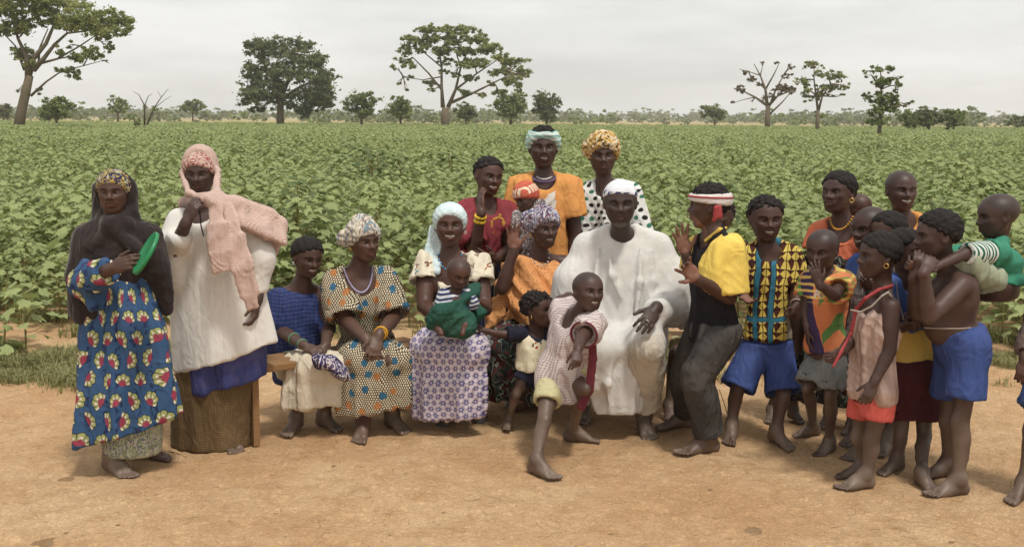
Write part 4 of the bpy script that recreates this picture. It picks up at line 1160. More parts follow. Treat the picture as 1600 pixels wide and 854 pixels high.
    def hair(s, thick=0.03, line=0.16, back=-0.25, rough=0.004, rows=0, top=0.0, mat=None, fr=(0.30, 0.25), fluff=0.0):
        """close-cropped hair following the skull; rows>0 gives braided ridges"""
        hd_ = s.head; cc, cr = hd_.crani(); h = hd_.h; A = hd_.A
        P = [ell(hd_.w(*cc) + A[2] * top * h, (np.array(cr) + thick) * h, A, 0.0)]
        # keep above a hairline that is high in front and low behind
        P.append(plane_cut(hd_.w(0, fr[0], line), nrm(A[1] * 0.92 - A[2] * 0.42), 0.01))
        P.append(plane_cut(hd_.w(0, -0.02, 0.06 + (back + 0.22)), nrm(-A[2] * 0.82 + A[1] * 0.57), 0.02))
        V, F = mesh_prims(P, max(0.0055, h * 0.024))
        L = hd_.local(V)
        if rows:
            ang = np.arctan2(L[:, 0], L[:, 2] - 0.0 + 0.12); d = 0.030 * np.abs(np.sin(ang * rows + 1.2 * np.sin(L[:, 1] * 5))) ** 0.7 * h + 0.008 * h * np.sin(L[:, 1] * 60 + ang * 9) + fluff * waves(L, 12, 9, 25, s.seed + 1, 0.6)
        else:
            d = rough * 1.5 * waves(L, 16, 35, 90, s.seed, 0.5) + fluff * waves(L, 12, 9, 25, s.seed + 1, 0.6)
        V = V + vnormals(V, F) * d[:, None]
        return put('hair', V, F, mat or M_HAIR, s.o)
    def wrap(s, name, mat, thick=0.06, front=0.20, back=-0.22, tall=0.0, amp=0.008, tilt=0.35, extra=(), scale=22, dirn=None, label=None, shift=(0, 0, 0)):
        """cloth wound round the head"""
        hd_ = s.head; cc, cr = hd_.crani(); h = hd_.h; A = hd_.A
        P = [ell(hd_.w(cc[0] + shift[0], cc[1] + shift[1], cc[2] + tall * 0.5 + shift[2]), (np.array(cr) + thick + np.array([0, 0, tall * 0.5])) * h, A, 0.0)]
        P += list(extra)
        P.append(plane_cut(hd_.w(0, 0.30, front), nrm(A[1] * tilt * 2.4 - A[2] * 0.8), 0.008))
        P.append(plane_cut(hd_.w(0, -0.2, back), nrm(-A[2] + A[1] * 0.25), 0.012))
        o = s.cloth(name, P, mat, h=0.0065, amp=0.0, proj='head', label=label)
        if amp:                                             # wound bands of cloth
            me = o.data; n_ = len(me.vertices); co = np.zeros(n_ * 3, np.float32); me.vertices.foreach_get('co', co); co = co.reshape(-1, 3)
            nn = np.zeros(n_ * 3, np.float32); me.vertex_normals.foreach_get('vector', nn); nn = nn.reshape(-1, 3)
            Lc = hd_.local(co + np.array(s.o.location)); ph = s.seed
            z1 = Lc[:, 2] + 0.38 * Lc[:, 0] * math.copysign(1, math.sin(ph)) + 0.30 * Lc[:, 1] + 0.03 * waves(Lc, 4, 4, 10, ph); z2 = Lc[:, 2] - 0.55 * Lc[:, 0] + 0.1 * Lc[:, 1]
            bnd = (z1 * 7.5) % 1.0; b2 = (z2 * 11) % 1.0
            d = amp * 1.1 * (np.minimum(bnd * 1.25, (1 - bnd) * 5).clip(0, 1) ** 0.7) + amp * 0.35 * np.sin(b2 * 6.283) * (waves(Lc, 4, 3, 7, ph + 2) > 0)
            me.vertices.foreach_set('co', (co + nn * d[:, None]).astype(np.float32).ravel()); me.update()
        return o
    def ring(s, name, c, axis, r, t, mat, parent=None, n=18, squash=1.0):
        u, v = frame_of(axis); P = [np.asarray(c) + r * (u * math.cos(a) + squash * v * math.sin(a)) for a in np.linspace(0, 2 * math.pi, n + 1)]
        V, F = tube(P, t, 6, False); return put(name, V, F, mat, parent or s.o)
    def beads(s, name, pts, r, mat, n=30):
        """string of beads along a polyline"""
        pts = np.array(pts); t = np.linspace(0, len(pts) - 1, n); C = np.stack([np.interp(t, range(len(pts)), pts[:, k]) for k in range(3)], 1)
        m = MB()
        for c in C:
            U, V, F = sphere_vf(c, np.eye(3), np.array([r, r, r]), 8, 5); m.add(V, F)
        return m.build(name, mat, s.o)
    def necklace(s, mat, r=0.005, drop=0.05, wid=0.065, n=26, name='necklace', fwd=0.07):
        J, S = s.J, s.S; rs = nrm(J['sR'] - J['sL']); f = s.fw(); c = J['neck']; pts = []
        for a in np.linspace(-1.25, 1.25, 13):
            x = math.sin(a) * wid * S; dz = (math.cos(a) - math.cos(1.25)) / (1 - math.cos(1.25))
            pts.append(c + rs * x + f * (fwd * S * (0.25 + 0.75 * dz)) + np.array([0, 0, (0.045 - drop * dz - 0.02) * S]))
        return s.beads(name, pts, r, mat, n)
    def earring(s, side, mat, r=0.012, drop=0.0):
        hd_ = s.head; c = hd_.w(side * 0.36, -0.03, -0.16 - drop)
        return s.ring('earring', c, hd_.A[0] * 0.6 + hd_.A[1] * 0.8, r, r * 0.25, mat, n=12)
    def lf(s, st, yaw=0, fold=None, k=0.03, rnd=0.02, power=2.0):
        """loft through photo positions: (x, y, dy, half width px, half depth px)"""
        m = mpp(s.Y); rv = orient(yaw)[0]
        return loft([(s.p(x, y, dy), rv, w * m, d * m) for x, y, dy, w, d in st], k, fold=fold, rnd=rnd, power=power)
    def cn(s, a, b, r1, r2=None, k=0.03, **kw):
        """tapered capsule between photo positions, radii in px"""
        m = mpp(s.Y); return cone(s.p(*a), s.p(*b), r1 * m, (r1 if r2 is None else r2) * m, k, **kw)
    def chain(s, pts, k=0.03):
        """list of (x,y,dy,r px)"""
        return [s.cn(p[:3], q[:3], p[3], q[3], k) for p, q in zip(pts[:-1], pts[1:])]
    def el(s, c, r, yaw=0, roll=0, k=0.03, **kw):
        m = mpp(s.Y); return ell(s.p(*c), np.array(r) * m, orient(yaw, 0, roll), k, **kw)
    def strip(s, pts, k=0.015, thick=0.008, face=(0, -1, 0)):
        """hanging cloth strip: (x, y, dy, half width px)"""
        m = mpp(s.Y); P = [s.p(*p[:3]) for p in pts]
        dirs = [np.cross(nrm(P[i + 1] - P[i]), face) for i in range(len(P) - 1)]
        return sheet(P, dirs, [p[3] * m for p in pts], thick, k)
    def hidden(s, box=None):
        pass
    def flat_print(s, ob, shapes, mat, name='print', off=0.003, origin=None):
        """thin printed marks laid on a garment: polygons in photo pixels are draped on its surface from the front"""
        from mathutils.bvhtree import BVHTree
        me = ob.data; dg = [v.co for v in me.vertices]
        loc = np.array(ob.location) + np.array(ob.parent.location)
        bv = BVHTree.FromPolygons([v for v in dg], [list(p.vertices) for p in me.polygons])
        m = MB()
        for poly in shapes:
            poly = np.array(poly, float)
            # densify into a grid of small quads inside the polygon's strip (poly = list of quads corners)
            n1 = max(2, int(max(np.linalg.norm(poly[0] - poly[1]), np.linalg.norm(poly[3] - poly[2])) / 2.2) + 1); n2 = max(2, int(max(np.linalg.norm(poly[0] - poly[3]), np.linalg.norm(poly[1] - poly[2])) / 2.2) + 1)
            V, ok = [], True
            for i in range(n1):
                for j in range(n2):
                    u, v = i / (n1 - 1), j / (n2 - 1)
                    q = (poly[0] * (1 - u) + poly[1] * u) * (1 - v) + (poly[3] * (1 - u) + poly[2] * u) * v
                    d = nrm(ray(q[0], q[1])); hit = bv.ray_cast(Vector(CAM_P - loc), Vector(d), 30)
                    if hit[0] is None: ok = False; break
                    V.append(np.array(hit[0]) + loc - d * off)
                if not ok: break
            if ok: m.add(V, [(i * n2 + j, i * n2 + j + 1, (i + 1) * n2 + j + 1, (i + 1) * n2 + j) for i in range(n1 - 1) for j in range(n2 - 1)])
        if m.n:
            o = m.build(name, mat, ob); o.location = Vector((0, 0, 0))
            for v in o.data.vertices: v.co = v.co + Vector(np.zeros(3))
            return o
# ================================================================== printed fabrics
def f_plain(c): return lambda g, u, v, w: g.rgb(c)
def f_mottle(a, b, sc=20):
    return lambda g, u, v, w: g.mix(g.noise(None, sc, 4), a, b)
def f_floral(g, u, v, w):
    x, y, rn = hexcell(g, u, v, 0.112); a0 = (rn - 0.5) * 3.6 + 1.2; wv = g.noise(g.vec(u, v), 14, 2)
    xr = x * a0.cos() + y * a0.sin() + 0.27; yr = y * a0.cos() - x * a0.sin()
    r = (xr * xr + yr * yr).sqrt(); a = yr.atan2(xr); aa = a.abs(); pet = (a * 5.5).cos()
    Rr = pet.abs() * 0.06 + 0.49 - aa * aa * 0.09
    base = g.mix((((u * 60).sin() + (v * 52 + wv * 26).sin()) * 0.5).gt(0.60), srgb(38, 80, 124), srgb(26, 52, 92))
    yel = g.mix(pet.abs().step(0.22, 0.12), srgb(158, 164, 98), srgb(92, 100, 54))
    yel = g.mix((r.gt(0.16) * r.lt(0.40) * pet.abs().gt(0.75)) * 0.9, yel, srgb(222, 212, 196))
    yel = g.mix(r.lt(0.24 - aa * 0.05 + pet.abs() * 0.08), yel, srgb(150, 34, 70))
    out = g.mix(r.lt(Rr + 0.03) * aa.lt(1.32), base, srgb(26, 34, 44))
    return g.mix(r.lt(Rr) * aa.lt(1.25), out, yel)
def f_check(a, b, s=0.008, f=0.5):
    def fn(g, u, v, w):
        x = (u / s).fract(); y = (v / s).fract()
        m = (x.lt(f) + y.lt(f)) * 0.5
        return g.mix(m, a, b)
    return fn
def f_ikat(g, u, v, w):
    n = g.noise(g.vec(u, v), 60, 2); x = ((u + n * 0.006) / 0.022).fract() - 0.5; y = ((v + n * 0.008) / 0.022).fract() - 0.5
    c = g.mix(n, srgb(24, 42, 96), srgb(34, 62, 124))
    c = g.mix((x.abs() + y.abs()).lt(0.17), c, srgb(96, 78, 88))
    return g.mix((y.abs().gt(0.43)), c, srgb(16, 26, 62))
def f_cells(g, u, v, w):
    x, y, r = hexcell(g, u, v, 0.0135)
    d = (x * x * 1.15 + y * y).sqrt()
    c = g.mix(d.step(0.36, 0.05), srgb(24, 18, 18), srgb(214, 198, 164))
    vo = g.voro(g.vec(u / 0.085, v / 0.085), 1.0, 0.45); q = E(g.t, vo.outputs['Distance']); rn = g.sep(vo.outputs['Color'])[0]
    ex = g.noise(g.vec(u, v), 70, 1)
    spot = (q + ex * 0.22).lt(0.33)
    sc = g.mix(rn.gt(0.5), srgb(190, 118, 34), srgb(26, 104, 138)); sc = g.mix(d.gt(0.40) * 0.6, sc, srgb(30, 30, 40))
    return g.mix(spot, c, sc)
def f_hexflower(g, u, v, w):
    x, y, r = hexcell(g, u, v, 0.042); d = (x * x + y * y).sqrt(); a = y.atan2(x)
    c = g.mix(r, srgb(166, 158, 186), srgb(196, 180, 190))
    c = g.mix((d - (a * 6).cos() * 0.05).gt(0.455), c, srgb(206, 196, 200))
    c = g.mix((d - (a * 6).cos() * 0.075).step(0.29, 0.025), c, srgb(74, 70, 122))
    return g.mix(d.step(0.13, 0.03), c, srgb(186, 176, 198))
def f_sprig(bg, cols, s=0.06, dens=0.5):
    def fn(g, u, v, w):
        vo = g.voro(g.vec(u / s, v / s), 1.0, 0.9); px, py, _ = g.sep(vo.outputs['Position']); rn, r2, r3 = g.sep(vo.outputs['Color'])
        x, y = u / s - px, v / s - py; r = (x * x + y * y).sqrt(); a = y.atan2(x)
        m = r.lt(0.17 + (a * 3 + rn * 9).cos() * 0.13) * r3.lt(dens)
        c = g.mix(m * r2.lt(0.5), g.rgb(bg), cols[0]); c = g.mix(m * r2.gt(0.5), c, cols[1])
        return g.mix(m * r2.gt(0.8), c, cols[2])
    return fn
def f_stripes(cols, s=0.02, ax='v'):
    def fn(g, u, v, w):
        t = ((v if ax == 'v' else u) / s).fract() * len(cols); c = g.rgb(cols[0])
        for i in range(1, len(cols)): c = g.mix(t.gt(float(i)), c, cols[i])
        return c
    return fn
def f_dots(bg, cols, s=0.05, r0=0.28, jit=0.0):
    def fn(g, u, v, w):
        x, y, r = hexcell(g, u, v, s); d = (x * x + y * y).sqrt()
        dc = g.mix(r.gt(0.5), cols[0], cols[1])
        return g.mix(d.step(r0, 0.03), bg, dc)
    return fn
def f_swirl(cols, sc=26, st=1.0):
    """bold wax-print like bands following a distorted field"""
    def fn(g, u, v, w):
        n = g.noise(g.vec(u, v, w), sc, 2, 0.5, 1.6); n2 = g.noise(g.vec(u + 3.3, v, w), sc * 1.7, 2)
        t = (n * 3.2 * st).fract(); c = g.rgb(cols[0])
        k = len(cols)
        for i in range(1, k): c = g.mix(t.gt(i / k), c, cols[i])
        return g.mix((n2 - 0.60).gt(0.0) * 0.8, c, cols[-1])
    return fn
def f_tribal(g, u, v, w):
    """yellow and maroon triangle columns between teal bands"""
    p = 0.052
    x = (u / p).fract(); y = (v / 0.042).fract()
    tri = (x - 0.5).abs().lt(y * 0.34)
    c = g.mix(tri, srgb(216, 188, 58), srgb(78, 34, 28))
    row = (v / 0.042).floor(); alt = (row * 0.5).fract().gt(0.25)
    c2 = g.mix((y - 0.5).abs().lt((0.5 - x).abs() * 1.25), srgb(78, 34, 28), srgb(216, 188, 58)); c = g.mix(alt, c, c2)
    c = g.mix(x.lt(0.07), c, srgb(40, 24, 22)); c = g.mix(y.lt(0.09), c, srgb(40, 24, 22))
    ua = u.abs()
    band = (ua - 0.045).abs().lt(0.014); c = g.mix((ua - 0.045).abs().lt(0.018), c, srgb(30, 26, 28)); c = g.mix(band, c, srgb(30, 112, 138))
    hb = (v - 0.155).abs().lt(0.013) * u.lt(0.12); c = g.mix(hb, c, srgb(30, 112, 138))
    side = ua.gt(0.118); return g.mix(side * v.lt(0.30) * u.gt(0), c, g.mix(g.noise(g.vec(u, v), 220, 1), srgb(96, 90, 74), srgb(168, 158, 132)))
def f_jersey(g, u, v, w):
    n = g.noise(g.vec(u, v), 5, 1)
    t = (u + v * 0.35 + n * 0.05) / 0.12
    c = g.rgb(srgb(202, 108, 38))
    c = g.mix((u + v * 0.15).gt(0.005) * (u + v * 0.15).lt(0.085), c, srgb(62, 46, 86))
    c = g.mix(((u * 1.2 + v * 0.8 + 0.05) / 0.13).fract().lt(0.20) * u.lt(0.0), c, srgb(76, 140, 62))
    c = g.mix(((u * 1.0 - v * 0.6) / 0.11).fract().lt(0.28) * u.gt(0.075), c, srgb(84, 132, 60))
    c = g.mix(v.gt(0.28) * ((v / 0.03).fract().lt(0.4)), c, srgb(212, 176, 70))
    return c
def f_knit_hat(g, u, v, w):
    c = g.mix(((v / 0.03).fract()).gt(0.55), srgb(196, 74, 28), srgb(186, 60, 26))
    return g.mix((v - 0.055).abs().lt(0.022) * ((u / 0.016).fract().lt(0.6)), c, srgb(222, 206, 176))
def f_cap(g, u, v, w):
    a = w.atan2(u) * 7.0
    m = ((a).sin().abs().gt(0.35)) * ((v - 0.060).abs().lt(0.012)) * ((v / 0.009 + a).sin().gt(-0.3))
    return g.mix(m, srgb(206, 208, 214), srgb(58, 68, 112))
K = {}
K['shawl'] = cloth('black_gauze', f_mottle(srgb(38, 31, 32), srgb(50, 41, 41), 12), 0.85, 0.45, dirt=0.05, sheen=0.15)
K['floral'] = cloth('blue_shell_print', f_floral, 0.85, 0.4, dirt=0.08)
K['petti'] = cloth('pale_green_print', f_swirl([srgb(176, 180, 150), srgb(140, 152, 96), srgb(92, 104, 128), srgb(190, 186, 166)], 30), 0.9)
K['band'] = cloth('navy_yellow_print', f_swirl([srgb(26, 30, 66), srgb(34, 38, 76), srgb(186, 160, 62), srgb(30, 32, 60), srgb(176, 172, 150)], 22, 0.9), 0.9, 0.15)
K['white'] = cloth('dusty_white_cotton', f_mottle(srgb(212, 208, 200), srgb(226, 223, 216), 3), 0.9, 0.22, dirt=0.16, dirtcol=srgb(176, 152, 122), val=0.97)
K['tunic'] = cloth('embroidered_white_cotton', f_sprig(srgb(214, 210, 202), [srgb(120, 84, 74), srgb(196, 188, 176), srgb(140, 96, 84)], 0.075, 0.22), 0.9, 0.24, dirt=0.18, dirtcol=srgb(176, 152, 122), val=0.98)
K['robe'] = cloth('white_damask', f_mottle(srgb(202, 199, 193), srgb(216, 214, 209), 24), 0.82, 0.20, dirt=0.10, dirtcol=srgb(178, 162, 138), val=0.97)
K['trous'] = cloth('grey_white_cotton', f_mottle(srgb(176, 168, 152), srgb(192, 185, 172), 12), 0.9, 0.45, dirt=0.25, val=1.08)
K['pinkcheck'] = cloth('pink_check_cotton', f_check(srgb(174, 132, 118), srgb(206, 182, 170), 0.0062, 0.6), 0.9, 0.4, dirt=0.12)
K['pinkband'] = cloth('red_cream_print', f_swirl([srgb(196, 168, 156), srgb(150, 70, 66), srgb(200, 176, 160)], 26), 0.9, 0.15)
K['ublue'] = cloth('royal_blue_cotton', f_mottle(srgb(44, 52, 112), srgb(54, 64, 128), 14), 0.85)
K['brown'] = cloth('brown_dotted_wrapper', f_check(srgb(70, 54, 34), srgb(128, 104, 64), 0.009, 0.45), 0.9, 0.3)
K['ikat'] = cloth('blue_diamond_print', f_ikat, 0.85, 0.4, dirt=0.05)
K['cream'] = cloth('cream_cotton', f_mottle(srgb(186, 174, 150), srgb(204, 194, 172), 8), 0.9, 0.5, dirt=0.25, val=1.08)
K['navyprint'] = cloth('navy_white_print', f_swirl([srgb(36, 40, 84), srgb(66, 62, 112), srgb(196, 186, 190), srgb(44, 36, 70)], 16), 0.85)
K['cells'] = cloth('dotted_wax_print', f_cells, 0.85, 0.35, dirt=0.04)
K['wrapcream'] = cloth('cream_grey_print', f_swirl([srgb(196, 186, 166), srgb(186, 176, 158), srgb(112, 106, 104), srgb(200, 192, 172), srgb(84, 116, 134)], 14, 0.8), 0.9, 0.15, val=1.08)
K['hexflower'] = cloth('lilac_flower_print', f_hexflower, 0.88, 0.35, dirt=0.05)
K['sprig'] = cloth('cream_sprig_print', f_sprig(srgb(206, 196, 172), [srgb(120, 84, 62), srgb(96, 124, 140), srgb(150, 90, 60)], 0.055, 0.75), 0.9, 0.4, dirt=0.08, val=1.08)
K['paleblue'] = cloth('pale_blue_gauze', f_dots(srgb(186, 204, 206), [srgb(160, 190, 196), srgb(204, 214, 212)], 0.016), 0.9, 0.15, dirt=0.05, val=1.08)
K['bstripe'] = cloth('navy_white_stripes', f_stripes([srgb(44, 54, 92), srgb(190, 192, 198)], 0.022), 0.9, 0.3, dirt=0.03)
K['green'] = cloth('dark_green_cotton', f_mottle(srgb(26, 72, 60), srgb(36, 88, 72), 14), 0.85, 0.5, dirt=0.05)
K['red'] = cloth('crimson_jersey', f_mottle(srgb(126, 30, 42), srgb(142, 38, 50), 10), 0.85, 0.4, dirt=0.06)
K['navyskirt'] = cloth('navy_striped_wrapper', f_stripes([srgb(28, 30, 50), srgb(40, 54, 110), srgb(28, 28, 40), srgb(120, 110, 96), srgb(26, 26, 36)], 0.09, 'u'), 0.85)
K['orange'] = cloth('orange_jersey', f_mottle(srgb(206, 130, 28), srgb(218, 144, 36), 9), 0.85, 0.4, dirt=0.05)
K['aqua'] = cloth('aqua_white_cotton', f_stripes([srgb(170, 204, 194), srgb(120, 172, 164), srgb(206, 212, 204)], 0.03), 0.9, 0.15)
K['gprint'] = cloth('dark_white_print', f_swirl([srgb(48, 38, 42), srgb(190, 182, 180), srgb(60, 44, 48), srgb(170, 160, 164)], 30), 0.9)
K['hat'] = cloth('orange_knit', f_knit_hat, 0.9, 0.4)
K['wrapblue'] = cloth('blue_white_red_print', f_swirl([srgb(186, 184, 192), srgb(66, 72, 122), srgb(196, 194, 200), srgb(116, 60, 70), srgb(52, 56, 96)], 17), 0.9, 0.15)
K['peach'] = cloth('orange_dotted_cotton', f_dots(srgb(214, 142, 62), [srgb(176, 102, 34), srgb(188, 112, 42)], 0.017, 0.2), 0.85, 0.4, dirt=0.05)
K['darkprint'] = cloth('dark_green_black_print', f_swirl([srgb(24, 30, 32), srgb(30, 42, 40), srgb(132, 142, 132), srgb(26, 26, 30), srgb(92, 30, 36), srgb(40, 58, 52)], 9), 0.85)
K['yellowwrap'] = cloth('yellow_white_print', f_swirl([srgb(206, 160, 34), srgb(190, 140, 28), srgb(214, 204, 180), srgb(202, 156, 36), srgb(70, 52, 24)], 15), 0.9, 0.15)
K['polka'] = cloth('white_polka_cotton', f_dots(srgb(206, 206, 202), [srgb(34, 36, 36), srgb(42, 108, 84)], 0.05, 0.27), 0.88, 0.35, dirt=0.03, val=1.08)
K['cap'] = cloth('white_embroidered_cap', f_cap, 0.85, 0.3, dirt=0.02, val=1.08)
K['ivory'] = cloth('ivory_cotton', f_mottle(srgb(212, 202, 168), srgb(220, 212, 184), 9), 0.9, 0.4, dirt=0.10, val=1.08)
K['navy'] = cloth('navy_cotton', f_mottle(srgb(28, 30, 46), srgb(36, 38, 56), 12), 0.88, dirt=0.06)
K['boycheck'] = cloth('mauve_white_check', f_check(srgb(150, 122, 122), srgb(206, 196, 192), 0.0115, 0.6), 0.88, 0.35, dirt=0.06)
K['maroon'] = cloth('maroon_cotton', f_mottle(srgb(96, 26, 42), srgb(112, 32, 48), 12), 0.85, dirt=0.05)
K['khaki'] = cloth('pale_khaki_cotton', f_mottle(srgb(186, 178, 130), srgb(198, 190, 146), 8), 0.9, 0.4, dirt=0.1)
K['yellow'] = cloth('yellow_jersey', f_mottle(srgb(222, 186, 44), srgb(230, 198, 62), 8), 0.8, 0.35, dirt=0.03)
K['black'] = cloth('black_jersey', f_mottle(srgb(26, 25, 30), srgb(36, 34, 40), 10), 0.85, 0.4, dirt=0.05)
K['jeans'] = cloth('faded_black_denim', f_mottle(srgb(52, 50, 50), srgb(84, 80, 77), 5), 0.9, 0.6, dirt=0.18, dirtcol=srgb(110, 98, 84))
K['whiteband'] = cloth('white_red_band', lambda g, u, v, w: g.rgb(srgb(206, 200, 196)), 0.9, val=1.08)
K['redcloth'] = cloth('red_cotton', f_mottle(srgb(150, 34, 40), srgb(168, 44, 48), 10), 0.85, dirt=0.04)
K['tribal'] = cloth('yellow_teal_wax_print', f_tribal, 0.85, 0.35, dirt=0.03)
K['blueshorts'] = cloth('royal_blue_shorts', f_mottle(srgb(38, 62, 124), srgb(48, 78, 146), 8), 0.8, 0.45, dirt=0.06)
K['jersey'] = cloth('orange_purple_jersey', f_jersey, 0.75, 0.35, dirt=0.05)
K['greyshorts'] = cloth('grey_blue_shorts', f_mottle(srgb(96, 102, 104), srgb(122, 126, 124), 8), 0.9, 0.4)
K['blackprint'] = cloth('black_grey_print', f_swirl([srgb(24, 22, 24), srgb(30, 28, 30), srgb(96, 92, 92)], 26), 0.9)
K['tangerine'] = cloth('bright_orange_cotton', f_mottle(srgb(200, 86, 30), srgb(212, 98, 36), 10), 0.85, dirt=0.04)
K['polo'] = cloth('blue_polo_cotton', f_mottle(srgb(48, 82, 150), srgb(58, 94, 166), 10), 0.85, dirt=0.05)
K['greenprint'] = cloth('green_white_print', f_swirl([srgb(80, 106, 96), srgb(176, 168, 170), srgb(60, 78, 80), srgb(150, 110, 116)], 26), 0.9)
K['silk'] = cloth('dusty_pink_satin', f_mottle(srgb(164, 132, 118), srgb(184, 154, 138), 5), 0.45, 0.45, dirt=0.10, spec=0.5)
K['redshorts'] = cloth('orange_red_shorts', f_mottle(srgb(190, 52, 36), srgb(204, 64, 44), 10), 0.85, dirt=0.05)
K['sunyellow'] = cloth('sun_yellow_cotton', f_mottle(srgb(208, 170, 52), srgb(218, 184, 72), 8), 0.85, dirt=0.06)
K['wine'] = cloth('wine_cotton', f_mottle(srgb(70, 26, 32), srgb(84, 34, 40), 8), 0.88, dirt=0.05)
K['teal'] = cloth('green_teal_jersey', f_mottle(srgb(36, 128, 100), srgb(48, 142, 112), 8), 0.85, 0.4, dirt=0.03)
K['tstripe'] = cloth('green_white_stripes', f_stripes([srgb(34, 96, 76), srgb(206, 210, 202)], 0.022, 'u'), 0.85, 0.3, dirt=0.02)
K['sage'] = cloth('pale_sage_cotton', f_mottle(srgb(146, 156, 130), srgb(162, 172, 146), 9), 0.88, 0.4, dirt=0.05)
K['marl'] = cloth('grey_brown_knit', f_mottle(srgb(92, 78, 76), srgb(112, 96, 92), 20), 0.9)
M_GOLD = plain('gold', (0.62, 0.40, 0.12), 0.3, 0.5, 1.0)
M_SILVER = plain('silver', (0.55, 0.54, 0.52), 0.3, 0.5, 1.0)
M_WBEAD = plain('white_bead', srgb(206, 204, 206), 0.35, 0.4)
M_LBEAD = plain('lilac_bead', srgb(168, 164, 196), 0.35, 0.4)
M_BBEAD = plain('turquoise_bead', srgb(70, 140, 186), 0.3, 0.4)
M_YBEAD = plain('amber_bead', srgb(204, 150, 40), 0.35, 0.4)
M_YBAND = plain('yellow_rubber', srgb(212, 176, 50), 0.45, 0.4)
M_GBAND = plain('green_rubber', srgb(90, 140, 110), 0.5, 0.4)
M_RUBBER = plain('blue_rubber', srgb(70, 92, 140), 0.6, 0.3)
M_SOLE = plain('grey_rubber', srgb(96, 96, 100), 0.8, 0.2)
M_CORD = plain('dark_cord', srgb(40, 34, 40), 0.8, 0.2)
M_STRING = plain('pale_string', srgb(170, 160, 150), 0.9, 0.1)
M_INK_W = plain('white_ink', srgb(206, 200, 190), 0.8, 0.2)
M_INK_G = plain('gold_ink', srgb(176, 128, 52), 0.7, 0.3)
M_INK_R = plain('red_ink', srgb(168, 52, 34), 0.8, 0.2)
M_INK_K = plain('dark_ink', srgb(90, 70, 60), 0.8, 0.2)
M_PURPLE = cloth('purple_ribbing', f_plain(srgb(92, 70, 110)), 0.9)
# ================================================================== the people, left to right
PEOPLE = []
def who(f): PEOPLE.append(f); return f

@who
def woman_black_shawl():
    f = Fig(5.12, 1.0)
    f.hd(177, 300, 67, yaw=6, pitch=-2, smile=0.15)
    f.set(neck=(179, 346), sL=(137, 366, 0.02), sR=(226, 364, 0.04), eL=(126, 440, -0.05), wL=(174, 420, -0.24), eR=(226, 436, 0.05), wR=(222, 492, 0.05),
          hL=(165, 500, 0.05), hR=(215, 500, 0.05), kL=(172, 612, 0.0), kR=(222, 610, 0.08))
    f.J['aL'] = gnd(172, 738) + [0, 0.03, 0.075]; f.J['aR'] = gnd(214, 716) + [0, 0.02, 0.075]
    f.hand('L', (212, 404, -0.30), (0.35, 0.8, -0.25), -1, curl=(0.25, 0.28, 0.30, 0.34, 0.4), spread=0.1)
    f.hand('R', (220, 525, 0.05), (-1, 0, 0), 1, curl=0.3)
    f.foot('L', (0.85, -0.75)); f.foot('R', (1.0, -0.25))
    f.root('woman in blue shell-print dress and black shawl holding a green disc')
    f.body()
    f.cloth('dress', [f.lf([(181, 372, .04, 34, 28), (184, 430, .04, 48, 36), (192, 520, .04, 70, 52), (200, 610, .04, 80, 60), (203, 702, .04, 86, 64)], fold=((6, 10, 15), (0, .02, .06, .09, .12), 3)),
        f.cn((140, 385, 0), (140, 440, -0.08), 12, 20), f.cn((135, 442, -0.08), (166, 424, -.20), 24, 22, cut=(f.p(166, 422, -.20), nrm(f.p(178, 414, -.24) - f.p(140, 440, -.08)))),
        f.cn((136, 445, -.08), (146, 478, -.12), 22, 10), plane_cut(f.p(203, 672), nrm([0.30, 0, -1]))], K['floral'], proj='cyl', R0=0.25, ctr=f.p(198, 560, .04), h=0.0095, amp=0.006)
    f.cloth('underskirt', [f.lf([(203, 640, .04, 52, 40), (206, 690, .04, 47, 36), (207, 709, .04, 45, 34)], fold=((6, 11), (.03, .06, .06), 8))], K['petti'], proj='cyl', ctr=f.p(203, 660, .04))
    hd = f.head
    f.wrap('headband', K['band'], 0.035, 0.225, -0.1, amp=0.003, label='navy and yellow printed headband')
    hood = [ell(hd.w(0, -0.14, 0.05), np.array([0.45, 0.44, 0.49]) * hd.h, hd.A, 0.02, cut=(hd.w(0, 0.06, 0), nrm(hd.A[1]))),
            f.cn((158, 330, .03), (172, 350, -.06), 7, 10, .03), f.cn((172, 350, -.06), (203, 330, .02), 10, 7, .03), f.cn((203, 290, .07), (209, 335, .04), 5, 9, .03), f.cn((149, 290, .07), (152, 335, .04), 5, 9, .03)]
    f.cloth('shawl', hood + [f.lf([(160, 505, .04, 52, 40), (166, 440, .04, 60, 40), (176, 400, .03, 62, 38), (181, 376, .03, 56, 34), (181, 358, .03, 42, 28), (181, 338, .03, 24, 20)], k=.02, fold=((5, 8), (.06, .04, .02, .01, 0, 0), 4)),
        f.cn((181, 354, .04), (138, 372, .03), 18, 24, .04), f.cn((181, 354, .04), (230, 372, .04), 18, 25, .04), f.cn((170, 352, -.04), (226, 396, -.08), 9, 9, .03), f.cn((200, 350, -.03), (140, 384, -.06), 9, 9, .03), f.cn((138, 380, .0), (126, 430, -.02), 22, 22, .04), f.cn((126, 430, -.02), (119, 478, .0), 19, 10, 0.03),
        f.lf([(262, 492, .06, 7, 5), (256, 460, .05, 15, 9), (246, 425, .03, 22, 18), (236, 385, .03, 24, 24)], fold=((3, 5), (.1, .1, .05, 0), 7)),
        f.el((205, 488, -.14), (62, 60, 46), k=.015, op='sub')],
        K['shawl'], amp=0.005, scale=60, dirn=(0.4, 0, 0.9), h=0.0085)

